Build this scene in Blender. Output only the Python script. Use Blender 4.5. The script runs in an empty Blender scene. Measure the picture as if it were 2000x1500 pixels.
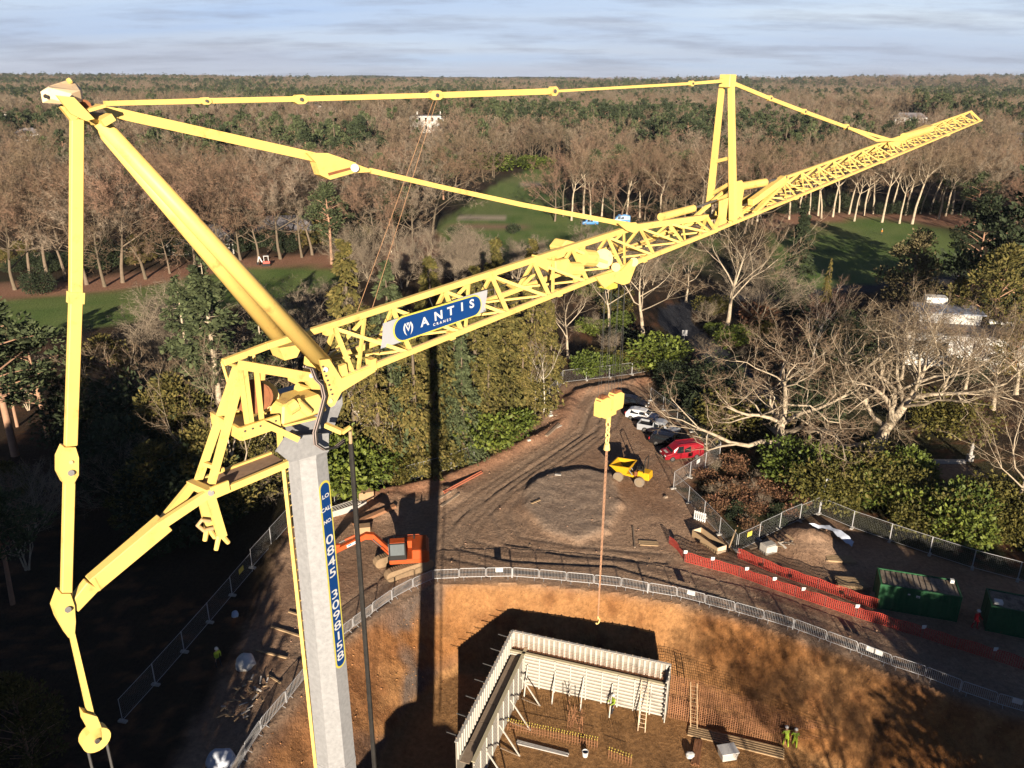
import bpy, bmesh, math, random
import numpy as np
from mathutils import Vector, Matrix
V = Vector
R = math.radians
random.seed(7)
scene = bpy.context.scene
COL = scene.collection

# ---------------------------------------------------------------- camera
F, CX, CY, PITCH, ROLL, CAMH = 1570.0, 1000.0, 750.0, R(20.9), R(0.3), 42.0
fwd = V((0, math.cos(PITCH), -math.sin(PITCH)))
_r0 = V((1, 0, 0)); _u0 = V((0, math.sin(PITCH), math.cos(PITCH)))
cr = _r0 * math.cos(ROLL) + _u0 * math.sin(ROLL)
cu = _u0 * math.cos(ROLL) - _r0 * math.sin(ROLL)
CAM = V((0, 0, CAMH))
cam_d = bpy.data.cameras.new('camera')
cam_d.sensor_width = 36; cam_d.lens = 36 * F / 2000; cam_d.clip_start = .5; cam_d.clip_end = 20000
cam = bpy.data.objects.new('camera', cam_d); COL.objects.link(cam)
M = Matrix((cr, cu, -fwd)).transposed().to_4x4(); M.translation = CAM
cam.matrix_world = M
scene.camera = cam

# ---------------------------------------------------------------- sky, sun, exposure
SUN_EL, SHX = R(12.6), -0.057            # elevation; shadows run towards (SHX, 1) on the ground
world = bpy.data.worlds.new('World'); scene.world = world; world.use_nodes = True
nt = world.node_tree; nt.nodes.clear(); N = nt.nodes.new; L = nt.links.new
wout = N('ShaderNodeOutputWorld'); bg = N('ShaderNodeBackground'); L(bg.outputs[0], wout.inputs[0])
sky = N('ShaderNodeTexSky'); sky.sky_type = 'NISHITA'; sky.sun_disc = False
sky.sun_elevation = SUN_EL; sky.sun_rotation = math.pi - math.atan(-SHX)
sky.altitude = 80; sky.air_density = 0.28; sky.dust_density = 0.1; sky.ozone_density = 2.0
tc = N('ShaderNodeTexCoord')
sep = N('ShaderNodeSeparateXYZ'); L(tc.outputs['Generated'], sep.inputs[0])
def wmath(op, a, b=None, clamp=False):
    m = N('ShaderNodeMath'); m.operation = op; m.use_clamp = clamp
    for i, v in ((0, a), (1, b)):
        if v is None: continue
        if isinstance(v, (int, float)): m.inputs[i].default_value = v
        else: L(v, m.inputs[i])
    return m.outputs[0]
zz = wmath('MAXIMUM', sep.outputs[2], 0.0)
den = wmath('ADD', zz, 0.10)
cx_ = wmath('DIVIDE', sep.outputs[0], den); cy_ = wmath('DIVIDE', sep.outputs[1], den)
comb = N('ShaderNodeCombineXYZ'); L(cx_, comb.inputs[0]); L(cy_, comb.inputs[1])
mp = N('ShaderNodeMapping'); L(comb.outputs[0], mp.inputs[0]); mp.inputs['Scale'].default_value = (.8, 1.3, 1); mp.inputs['Location'].default_value = (1.7, 3.1, 0)
n1 = N('ShaderNodeTexNoise'); L(mp.outputs[0], n1.inputs['Vector']); n1.inputs['Scale'].default_value = 1.0; n1.inputs['Detail'].default_value = 9; n1.inputs['Roughness'].default_value = .62
cr1 = N('ShaderNodeValToRGB'); L(n1.outputs[0], cr1.inputs[0]); cr1.color_ramp.elements[0].position = .47; cr1.color_ramp.elements[1].position = .66
# cloud deck thickens towards the horizon
hz = wmath('SUBTRACT', 1.0, wmath('DIVIDE', zz, .11, True), True)
hz = wmath('POWER', hz, 1.2)
n2 = N('ShaderNodeTexNoise'); mp2 = N('ShaderNodeMapping'); L(tc.outputs['Generated'], mp2.inputs[0]); mp2.inputs['Scale'].default_value = (3, 3, 22); L(mp2.outputs[0], n2.inputs['Vector']); n2.inputs['Scale'].default_value = 1.0; n2.inputs['Detail'].default_value = 6
hb = wmath('MULTIPLY', hz, wmath('MULTIPLY', wmath('ADD', n2.outputs[0], .25), 1.25), True)
high = N('ShaderNodeTexNoise'); mp3 = N('ShaderNodeMapping'); L(comb.outputs[0], mp3.inputs[0]); mp3.inputs['Scale'].default_value = (.12, .5, 1); L(mp3.outputs[0], high.inputs['Vector']); high.inputs['Scale'].default_value = 1.0; high.inputs['Detail'].default_value = 7
cr3 = N('ShaderNodeValToRGB'); L(high.outputs[0], cr3.inputs[0]); cr3.color_ramp.elements[0].position = .22; cr3.color_ramp.elements[1].position = .62
def wmix(fac, a, b):
    m = N('ShaderNodeMixRGB'); L(fac, m.inputs[0])
    for i, v in ((1, a), (2, b)):
        if isinstance(v, tuple): m.inputs[i].default_value = (*v, 1)
        else: L(v, m.inputs[i])
    return m.outputs[0]
SKY_K = 1.0
low = wmath('SUBTRACT', 1.0, wmath('DIVIDE', wmath('SUBTRACT', zz, .09), .14, True), True)
c_ = wmix(wmath('MULTIPLY', wmath('MULTIPLY', cr3.outputs[0], .95), low), sky.outputs[0], (7.0, 8.1, 9.0))
c_ = wmix(wmath('MULTIPLY', hb, .9), c_, (4.2, 4.5, 5.5))
c_ = wmix(wmath('MULTIPLY', wmath('MULTIPLY', cr1.outputs[0], .6), low), c_, (3.0, 3.25, 4.0))
L(c_, bg.inputs['Color']); bg.inputs['Strength'].default_value = 0.05
sun_d = bpy.data.lights.new('sun', 'SUN'); sun_d.energy = 5.0; sun_d.angle = R(.4); sun_d.color = (1, .86, .68)
sun = bpy.data.objects.new('sun', sun_d); COL.objects.link(sun)
sdir = V((SHX, 1, 0)).normalized() * math.cos(SUN_EL) - V((0, 0, math.sin(SUN_EL)))
sun.rotation_euler = sdir.to_track_quat('-Z', 'Y').to_euler(); sun.location = (0, -20, 90)
vs = scene.view_settings
vs.view_transform = 'Standard'; vs.look = 'None'; vs.gamma = 1; vs.exposure = 1.2; vs.use_curve_mapping = False
scene.render.engine = 'CYCLES'
cy = scene.cycles
cy.max_bounces = 5; cy.diffuse_bounces = 1; cy.glossy_bounces = 2; cy.transmission_bounces = 2; cy.transparent_max_bounces = 4; cy.volume_bounces = 0
cy.use_denoising = True; cy.denoiser = 'OPENIMAGEDENOISE'
cy.caustics_reflective = False; cy.caustics_refractive = False
cy.sample_clamp_indirect = 4

# ---------------------------------------------------------------- picture geometry helpers
def ray(px, py): return fwd + cr * ((px - CX) / F) + cu * ((CY - py) / F)
def at(px, py, z=0.0):
    d = ray(px, py); return CAM + d * ((z - CAMH) / d.z)
def at_y(px, py, Y):
    d = ray(px, py); return CAM + d * (Y / d.y)
def depth(p): return (V(p) - CAM).dot(fwd)

# ---------------------------------------------------------------- numpy noise
def _hash(ix, iy, s):
    h = (ix.astype(np.int64) * 374761393 + iy.astype(np.int64) * 668265263 + s * 1442695041) & 0xffffffff
    h = ((h ^ (h >> 13)) * 1274126177) & 0xffffffff
    return ((h ^ (h >> 16)) & 0xffff) / 65535.0
def vnoise(x, y, s=0):
    ix, iy = np.floor(x), np.floor(y); fx, fy = x - ix, y - iy
    fx = fx * fx * (3 - 2 * fx); fy = fy * fy * (3 - 2 * fy)
    a, b = _hash(ix, iy, s), _hash(ix + 1, iy, s); c, d = _hash(ix, iy + 1, s), _hash(ix + 1, iy + 1, s)
    return (a + (b - a) * fx) * (1 - fy) + (c + (d - c) * fx) * fy
def fbm(x, y, sc, o=4, s=0):
    t = 0; a = .5; f = 1 / sc; n = 0
    for i in range(o):
        t = t + a * vnoise(x * f + 17.3 * i, y * f - 9.1 * i, s + i); n += a; a *= .5; f *= 2.03
    return t / n
def sstep(a, b, x):
    t = np.clip((x - a) / (b - a), 0, 1); return t * t * (3 - 2 * t)
def seg_dist(poly, X, Y, closed=True):
    P = np.asarray(poly, float); n = len(P); D = np.full(np.shape(X), 1e9)
    for i in range(n if closed else n - 1):
        a, b = P[i], P[(i + 1) % n]; ab = b - a
        t = np.clip(((X - a[0]) * ab[0] + (Y - a[1]) * ab[1]) / max(ab @ ab, 1e-9), 0, 1)
        D = np.minimum(D, np.hypot(X - a[0] - ab[0] * t, Y - a[1] - ab[1] * t))
    return D
def inside(poly, X, Y):
    P = np.asarray(poly, float); n = len(P); c = np.zeros(np.shape(X), bool)
    for i in range(n):
        a, b = P[i], P[i - 1]
        if a[1] == b[1]: continue
        k = (a[1] > Y) != (b[1] > Y)
        c ^= k & (X < (b[0] - a[0]) * (Y - a[1]) / (b[1] - a[1]) + a[0])
    return c
def sdf(poly, X, Y):            # positive inside
    d = seg_dist(poly, X, Y); return np.where(inside(poly, X, Y), d, -d)

# ---------------------------------------------------------------- materials
MATS = {}
def mat(name, col, rough=.8, var=.18, scale=3.0, bump=0.0, metal=0.0, spec=.3, island=0.0, objr=0.0, col2=None, c2=(.62, .72), s2=1.5, stretch=None):
    if name in MATS: return MATS[name]
    m = bpy.data.materials.new(name); m.use_nodes = True; t = m.node_tree; b = t.nodes['Principled BSDF']
    n = t.nodes.new; l = t.links.new
    b.inputs['Roughness'].default_value = rough; b.inputs['Metallic'].default_value = metal
    b.inputs['Specular IOR Level'].default_value = spec
    co = n('ShaderNodeTexCoord'); src = co.outputs['Object']
    if stretch:
        mp = n('ShaderNodeMapping'); l(src, mp.inputs[0]); mp.inputs['Scale'].default_value = stretch; src = mp.outputs[0]
    no = n('ShaderNodeTexNoise'); no.inputs['Scale'].default_value = scale; no.inputs['Detail'].default_value = 6; no.inputs['Roughness'].default_value = .65
    l(src, no.inputs['Vector'])
    mx = n('ShaderNodeMixRGB'); l(no.outputs[0], mx.inputs[0])
    lo = [max(0, c * (1 - 2 * var)) for c in col]; hi = [c * (1 + 2 * var) for c in col]
    mx.inputs[1].default_value = (*lo, 1); mx.inputs[2].default_value = (*hi, 1); out = mx.outputs[0]
    if col2:
        n2 = n('ShaderNodeTexNoise'); n2.inputs['Scale'].default_value = s2; n2.inputs['Detail'].default_value = 8; n2.inputs['Roughness'].default_value = .7; l(src, n2.inputs['Vector'])
        rp = n('ShaderNodeValToRGB'); rp.color_ramp.elements[0].position, rp.color_ramp.elements[1].position = c2; l(n2.outputs[0], rp.inputs[0])
        m2 = n('ShaderNodeMixRGB'); l(rp.outputs[0], m2.inputs[0]); l(out, m2.inputs[1]); m2.inputs[2].default_value = (*col2, 1); out = m2.outputs[0]
    for amt, node, sock in ((island, 'ShaderNodeNewGeometry', 'Random Per Island'), (objr, 'ShaderNodeObjectInfo', 'Random')):
        if amt:
            g = n(node); hs = n('ShaderNodeHueSaturation'); mr = n('ShaderNodeMapRange'); l(g.outputs[sock], mr.inputs[0])
            mr.inputs[3].default_value = 1 - amt; mr.inputs[4].default_value = 1 + amt; l(mr.outputs[0], hs.inputs['Value'])
            mh = n('ShaderNodeMapRange'); l(g.outputs[sock], mh.inputs[0]); mh.inputs[3].default_value = .5 + amt * .035; mh.inputs[4].default_value = .5 - amt * .035; l(mh.outputs[0], hs.inputs['Hue'])
            l(out, hs.inputs['Color']); out = hs.outputs[0]
    l(out, b.inputs['Base Color'])
    if bump:
        bp = n('ShaderNodeBump'); bp.inputs['Strength'].default_value = bump; bp.inputs['Distance'].default_value = .05; l(no.outputs[0], bp.inputs['Height']); l(bp.outputs[0], b.inputs['Normal'])
    MATS[name] = m; return m

YEL = mat('crane_yellow', (.73, .50, .145), .5, .11, .8, col2=(.40, .20, .065), c2=(.56, .78), s2=2.3, spec=.4)
YELP = mat('crane_yellow_faded', (.50, .34, .17), .6, .1, 3, col2=(.38, .2, .1), c2=(.6, .8), s2=5)
RUST = mat('rusty_steel', (.22, .085, .035), .85, .25, 6)
STEEL = mat('bare_steel', (.16, .155, .15), .45, .15, 8, metal=.6)
GALV = mat('galvanised', (.29, .29, .295), .5, .2, 9, metal=.1, spec=.5)
GALV2 = mat('galvanised_fence', (.42, .42, .43), .5, .1, 20, metal=.2)
BLUE = mat('sign_blue', (.006, .042, .17), .4, .05, 2)
WHITE = mat('white_paint', (.56, .56, .55), .5, .05, 3)
DIRTYWHITE = mat('dirty_white', (.44, .41, .37), .75, .15, 3)
LEMON = mat('sign_yellow', (.55, .48, .08), .5, .04, 3)
BLACK = mat('black_rubber', (.018, .017, .016), .7, .3, 9)
GLASS = mat('dark_glass', (.012, .015, .018), .08, .1, 2, spec=.6)
TIMBER = mat('raw_timber', (.36, .25, .145), .8, .2, 5, stretch=(.6, .6, 6))
OLDWOOD = mat('weathered_timber', (.24, .18, .13), .9, .25, 5)
CONC = mat('concrete', (.36, .34, .31), .9, .15, 4, bump=.2)
ORANGE = mat('digger_orange', (.40, .068, .014), .5, .1, 2, col2=(.25, .12, .07), c2=(.6, .75), s2=2)
REDNET = mat('orange_net', (.40, .05, .035), .7, .15, 4)

# ---------------------------------------------------------------- mesh builder
def frame_from(d, ref=None):
    d = V(d).normalized(); ref = V(ref) if ref is not None else (V((0, 0, 1)) if abs(d.z) < .95 else V((1, 0, 0)))
    x = d.cross(ref)
    if x.length < 1e-5: x = d.cross(V((1, 0, 0)))
    x.normalize(); return x, x.cross(d).normalized()
def worigin(o):
    p = V((0, 0, 0))
    while o is not None: p = p + o.location; o = o.parent
    return p
class MB:
    def __init__(s): s.v = []; s.f = []
    def add(s, vs, fs):
        o = len(s.v); s.v += [V(v) for v in vs]; s.f += [tuple(i + o for i in f) for f in fs]; return s
    def box(s, c, sz, M=None, rz=0, taper=1.0):
        hx, hy, hz = sz[0] / 2, sz[1] / 2, sz[2] / 2
        vs = [V((x * hx * (taper if z > 0 else 1), y * hy * (taper if z > 0 else 1), z * hz)) for z in (-1, 1) for x, y in ((-1, -1), (1, -1), (1, 1), (-1, 1))]
        if rz: vs = [Matrix.Rotation(rz, 3, 'Z') @ v for v in vs]
        if M is not None: vs = [M @ v for v in vs]
        return s.add([v + V(c) for v in vs], [(3, 2, 1, 0), (4, 5, 6, 7), (0, 1, 5, 4), (1, 2, 6, 5), (2, 3, 7, 6), (3, 0, 4, 7)])
    def beam(s, a, b, w, h=None, side=None, w1=None, h1=None):
        """rectangular bar a->b: w across `side`, h across the other way"""
        a, b = V(a), V(b); h = w if h is None else h; w1 = w if w1 is None else w1; h1 = h if h1 is None else h1
        d = (b - a).normalized()
        if side is None: x, y = frame_from(d)
        else:
            x = V(side) - d * V(side).dot(d)
            x = x.normalized() if x.length > 1e-4 else frame_from(d)[0]
            y = x.cross(d).normalized()
        vs = []
        for p, ww, hh in ((a, w, h), (b, w1, h1)):
            vs += [p - x * ww / 2 - y * hh / 2, p + x * ww / 2 - y * hh / 2, p + x * ww / 2 + y * hh / 2, p - x * ww / 2 + y * hh / 2]
        return s.add(vs, [(0, 1, 2, 3), (7, 6, 5, 4), (4, 5, 1, 0), (5, 6, 2, 1), (6, 7, 3, 2), (7, 4, 0, 3)])
    def tube(s, pts, r, n=8, caps=True):
        pts = [V(p) for p in pts]; k = len(pts); rs = r if isinstance(r, (list, tuple)) else [r] * k
        vs = []; fs = []; px_ = None
        for i, p in enumerate(pts):
            d = (pts[min(i + 1, k - 1)] - pts[max(i - 1, 0)]); x, y = frame_from(d)
            if px_ is not None:
                dn = d.normalized(); x2 = px_ - dn * px_.dot(dn)
                if x2.length > 1e-4: x = x2.normalized(); y = x.cross(dn).normalized()
            px_ = x
            vs += [p + (x * math.cos(2 * math.pi * j / n) + y * math.sin(2 * math.pi * j / n)) * rs[i] for j in range(n)]
        for i in range(k - 1):
            for j in range(n): fs.append((i * n + j, (i + 1) * n + j, (i + 1) * n + (j + 1) % n, i * n + (j + 1) % n))
        if caps: fs.append(tuple(range(n))); fs.append(tuple(reversed(range((k - 1) * n, k * n))))
        return s.add(vs, fs)
    def prism(s, pts, off):
        pts = [V(p) for p in pts]; n = len(pts); off = V(off)
        nr = V((0, 0, 0))
        for i in range(n): nr += pts[i].cross(pts[(i + 1) % n])
        if nr.dot(off) > 0: pts = pts[::-1]
        fs = [tuple(range(n)), tuple(reversed(range(n, 2 * n)))] + [(i, i + n, (i + 1) % n + n, (i + 1) % n) for i in range(n)]
        return s.add(pts + [p + off for p in pts], fs)
    def lathe(s, prof, c=(0, 0, 0), n=12, axis='Z'):
        vs = []; fs = []; k = len(prof)
        for r, z in prof:
            for j in range(n):
                a = 2 * math.pi * j / n; p = V((r * math.cos(a), r * math.sin(a), z))
                if axis == 'Y': p = V((p.x, p.z, p.y))
                if axis == 'X': p = V((p.z, p.x, p.y))
                vs.append(p + V(c))
        for i in range(k - 1):
            for j in range(n): fs.append((i * n + j, i * n + (j + 1) % n, (i + 1) * n + (j + 1) % n, (i + 1) * n + j))
        fs += [tuple(reversed(range(n))), tuple(range((k - 1) * n, k * n))]
        return s.add(vs, fs)
    def mesh(s, name, m, org=None, smooth=False):
        me = bpy.data.meshes.new(name); o = org or V((0, 0, 0))
        me.from_pydata([tuple(v - o) for v in s.v], [], s.f)
        me.materials.append(m); 
        if smooth: me.shade_smooth()
        me.validate(); return me
    def build(s, name, m, parent=None, smooth=False, bevel=0, world=True):
        """world=True: the points are world coordinates; else they are local to the thing"""
        org = worigin(parent) if (parent is not None and world) else None
        o = bpy.data.objects.new(name, s.mesh(name, m, org, smooth)); COL.objects.link(o); o.parent = parent
        if bevel:
            md = o.modifiers.new('bevel', 'BEVEL'); md.width = bevel; md.segments = 1; md.limit_method = 'ANGLE'
        return o
def tag(o, label=None, cat=None, group=None, kind=None):
    for k, v in (('label', label), ('category', cat), ('group', group), ('kind', kind)):
        if v: o[k] = v
    return o
def thing(name, label, cat, loc=(0, 0, 0), rz=0, group=None):
    o = bpy.data.objects.new(name, None); COL.objects.link(o); o.location = loc; o.rotation_euler = (0, 0, rz); o.empty_display_size = .3
    return tag(o, label, cat, group)
def copy_tree(o, parent=None):
    c = o.copy(); COL.objects.link(c); c.parent = parent
    for ch in o.children: copy_tree(ch, c)
    return c
def text_geo(body, size=1.0, bold=.03, xs=1.0, shear=0.0, space=1.0):
    """flat lettering outline -> (2d points centred on 0, faces)"""
    cu_ = bpy.data.curves.new('lettering', 'FONT'); cu_.body = body; cu_.align_x = 'CENTER'; cu_.align_y = 'CENTER'; cu_.size = size; cu_.offset = bold * size; cu_.shear = shear; cu_.space_character = space
    cu_.resolution_u = 3
    ob = bpy.data.objects.new('lettering', cu_); COL.objects.link(ob)
    dg = bpy.context.evaluated_depsgraph_get(); dg.update()
    me = ob.evaluated_get(dg).to_mesh()
    vs = [V((v.co.x * xs, v.co.y, 0)) for v in me.vertices]; fs = [tuple(p.vertices) for p in me.polygons]
    ob.evaluated_get(dg).to_mesh_clear(); bpy.data.objects.remove(ob); bpy.data.curves.remove(cu_)
    return vs, fs
def put_flat(mb, geo, org, e1, e2, off=None):
    vs, fs = geo; n = V(e1).cross(V(e2)).normalized(); o = V(org) + n * (off or 0)
    return mb.add([o + V(e1) * v.x + V(e2) * v.y for v in vs], fs)
def resample(poly, step):
    pts = [V(p) for p in poly]; out = [pts[0]]; 
    seglen = [(pts[i + 1] - pts[i]).length for i in range(len(pts) - 1)]; tot = sum(seglen); n = max(1, round(tot / step)); 
    for k in range(1, n + 1):
        d = tot * k / n; i = 0
        while i < len(seglen) - 1 and d > seglen[i]: d -= seglen[i]; i += 1
        out.append(pts[i].lerp(pts[i + 1], min(1, d / seglen[i])))
    return out

# ================================================================ GROUND
FLOOR = -5.3
def pxl(lst, z=0): return [tuple(at(x, y, z)[:2]) for x, y in lst]
BARRIER_PX = [(452, 1530), (480, 1478), (511, 1430), (560, 1372), (604, 1316), (645, 1262), (690, 1227), (728, 1199), (766, 1172), (807, 1150), (846, 1133), (897, 1131), (949, 1130), (1001, 1129), (1053, 1133), (1106, 1138), (1160, 1143), (1213, 1149), (1266, 1159), (1321, 1168), (1376, 1182), (1434, 1197), (1490, 1213), (1549, 1231), (1612, 1255), (1672, 1277), (1738, 1303), (1805, 1325), (1875, 1352), (1945, 1376), (2020, 1398)]
BARRIER = [at(x, y, 0) for x, y in BARRIER_PX]
PIT = [(p.x, p.y) for p in BARRIER] + [(40, 36), (36, 22), (20, 12), (3, 12), (-1, 24), (-14, 28), (-19, 34)]
SITE = pxl([(300, 1600), (380, 1420), (500, 1200), (540, 1090), (575, 1030), (654, 985), (764, 951), (860, 924), (915, 907), (950, 883), (1010, 840), (1055, 801), (1088, 765), (1099, 748), (1144, 743), (1189, 738), (1274, 725), (1275, 783), (1306, 811), (1340, 835), (1405, 896), (1320, 953), (1365, 995), (1437, 1080), (1599, 1005), (1670, 1035), (1824, 1087), (2000, 1138), (2150, 1190)]) + [(60, 40), (45, 5), (-30, 5)]
FAIR = [pxl(p) for p in (
    [(-250, 592), (0, 588), (200, 570), (350, 546), (480, 523), (600, 519), (690, 527), (660, 562), (500, 596), (360, 606), (150, 648), (-250, 700)],
    [(930, 385), (985, 352), (1030, 331), (1095, 327), (1105, 370), (1090, 410), (1160, 432), (1300, 440), (1420, 470), (1370, 525), (1150, 548), (1000, 520), (870, 500), (850, 445), (890, 410)],
    [(1500, 452), (1570, 440), (1700, 422), (1870, 452), (1900, 520), (1760, 556), (1610, 566), (1540, 600), (1500, 560)])]
LITTER = [pxl(p) for p in (
    [(-250, 556), (130, 552), (330, 523), (430, 508), (640, 492), (740, 494), (730, 530), (600, 522), (480, 526), (350, 550), (200, 576), (-250, 600)],
    [(1480, 425), (1560, 415), (1900, 420), (1960, 445), (1880, 450), (1700, 424), (1570, 445), (1490, 455)],
    [(840, 455), (1000, 450), (1010, 480), (870, 500), (740, 520), (730, 480)])]
BUNKER = [pxl(p) for p in ([(893, 425), (930, 418), (1000, 419), (985, 428), (900, 432)], [(1012, 361), (1060, 359), (1052, 366), (1015, 366)], [(1150, 462), (1195, 458), (1180, 468), (1150, 470)])]
PATH = pxl([(820, 446), (900, 444), (1060, 441), (1240, 440), (1420, 450)])
ROADL = pxl([(1500, 800), (1440, 735), (1375, 675), (1318, 632), (1318, 607), (1380, 588), (1500, 577), (1640, 566), (1770, 556), (1900, 540)])
YARD2 = pxl([(1790, 905), (1880, 905), (1990, 960), (1960, 985), (1860, 945)])
DRY = pxl([(1040, 935), (1120, 915), (1200, 925), (1215, 985), (1190, 1040), (1130, 1062), (1060, 1040), (1020, 990), (1020, 960)])
BERM = pxl([(575, 1030), (660, 995), (770, 962), (870, 938), (945, 908), (1010, 875), (1060, 852), (1100, 828), (1116, 800), (1112, 782), (1130, 768), (1190, 755), (1270, 742)])
TRACKS = [pxl(p) for p in (
    [(1200, 742), (1160, 770), (1140, 800), (1120, 850), (1030, 910), (950, 960), (880, 1010), (800, 1090), (700, 1180), (600, 1270)],
    [(1225, 748), (1185, 775), (1160, 810), (1150, 850), (1060, 910), (985, 960), (930, 1010), (900, 1060), (1000, 1085), (1200, 1095), (1400, 1150), (1700, 1260), (2050, 1385)],
    [(1170, 790), (1150, 840), (1045, 905), (970, 960), (905, 1020), (880, 1080), (1000, 1105), (1200, 1115), (1400, 1172), (1700, 1285), (2050, 1395)],
    [(1215, 770), (1190, 830), (1110, 890), (1020, 945), (975, 1000), (1000, 1055), (1120, 1075), (1290, 1090)],
    [(840, 1120), (740, 1200), (640, 1290), (540, 1400), (470, 1480)],
    [(800, 1120), (700, 1200), (610, 1280), (510, 1400)])]
def ground_h(X, Y):
    X = np.asarray(X, float); Y = np.asarray(Y, float)
    d = sdf(PIT, X, Y)
    run = 5.0 + 1.6 * sstep(12, 26, X) + 1.0 * sstep(-4, -12, X)
    dd = d - .75 + .5 * (fbm(X, Y, 2.2, 3, 5) - .5)
    t = np.clip(dd / run, 0, 1)
    z = FLOOR * (t + .05 * np.sin(t * np.pi * 2))
    slope = (t > 0.02) & (t < .98)
    # erosion: gullies and clods on the cut face
    u = fbm(X * 1.0 + .35 * Y, Y * .30, .75, 4, 21) - .5
    z = z + np.where(slope, .60 * u * np.sin(np.pi * t) + .16 * (fbm(X, Y, .8, 3, 33) - .5), 0)
    z = z + np.where(d > 0, .05 * (fbm(X, Y, 1.2, 3, 8) - .5), 0)
    s = sdf(SITE, X, Y)
    site = sstep(-1.5, 1.5, s) * (d <= .75)
    z = z + site * (.10 * (fbm(X, Y, 3.0, 4, 3) - .5) + .05 * (fbm(X, Y, .9, 2, 4) - .5))
    for k, tr in enumerate(TRACKS):
        q = seg_dist(tr, X, Y, False)
        w = .75 + .15 * fbm(X, Y, 4, 2, 50 + k)
        rut = np.exp(-((q - w) / .2) ** 2) - .5 * np.exp(-((q - w - .38) / .2) ** 2)
        z = z - site * rut * .085
    z = z + site * .55 * np.exp(-(seg_dist(BERM, X, Y, False) / 1.0) ** 2) * (.6 + .8 * fbm(X, Y, 2.5, 3, 12))
    m = sdf(DRY, X, Y)
    z = z + .42 * sstep(-.4, .7, m + 1.0 * (fbm(X, Y, 2.0, 3, 14) - .5)) + np.where(m > 0, .16 * (fbm(X * 1.0 + Y * .4, Y, 1.3, 3, 15) - .5), 0)
    # spoil heaps beside the track and in the compound
    for (hx, hy, hr, hh) in HEAPS: z = z + hh * np.exp(-((X - hx) ** 2 + (Y - hy) ** 2) / hr ** 2) * (.6 + .8 * fbm(X, Y, 1.3, 4, 61))
    # woods, golf course, hills
    off = 1 - sstep(-14, -2, s)
    z = z + off * .5 * (fbm(X, Y, 9, 3, 41) - .5)
    w = sstep(260, 600, Y)
    z = z + w * 9 * (fbm(X, Y, 330, 3, 71) - .5)
    for (hx, hy, hr) in HILLS: z = z + 10 * np.exp(-((X - hx) ** 2 + ((Y - hy) * .7) ** 2) / hr ** 2)
    far = sstep(900, 3800, Y)
    z = z + far * (8 + 80 * (fbm(X, Y, 1300, 4, 77) - .46))
    z = z + sstep(2300, 4300, Y) * 75 * np.maximum(0, fbm(X, Y * .6, 1000, 4, 79) - .45)
    return z
HILLS = [(*at(838, 250, 9)[:2], 60), (*at(615, 232, 9)[:2], 70), (*at(2, 245, 9)[:2], 50), (*at(1775, 236, 6)[:2], 60)]
HEAPS = [(*at(870, 965)[:2], 1.6, .7), (*at(760, 985)[:2], 2.2, .9), (*at(1580, 1060)[:2], 2.6, 1.3), (*at(1090, 800)[:2], 1.8, .5), (*at(1085, 815)[:2], 1.5, .5), (*at(505, 1070)[:2], 2.5, 1.0)]
def gz(x, y): return float(ground_h(np.array([x]), np.array([y]))[0])
def on(px, py, it=6):
    z = 0.0
    for _ in range(it):
        p = at(px, py, z); z = .5 * z + .5 * gz(p.x, p.y)
    p = at(px, py, z); return V((p.x, p.y, gz(p.x, p.y)))
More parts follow.
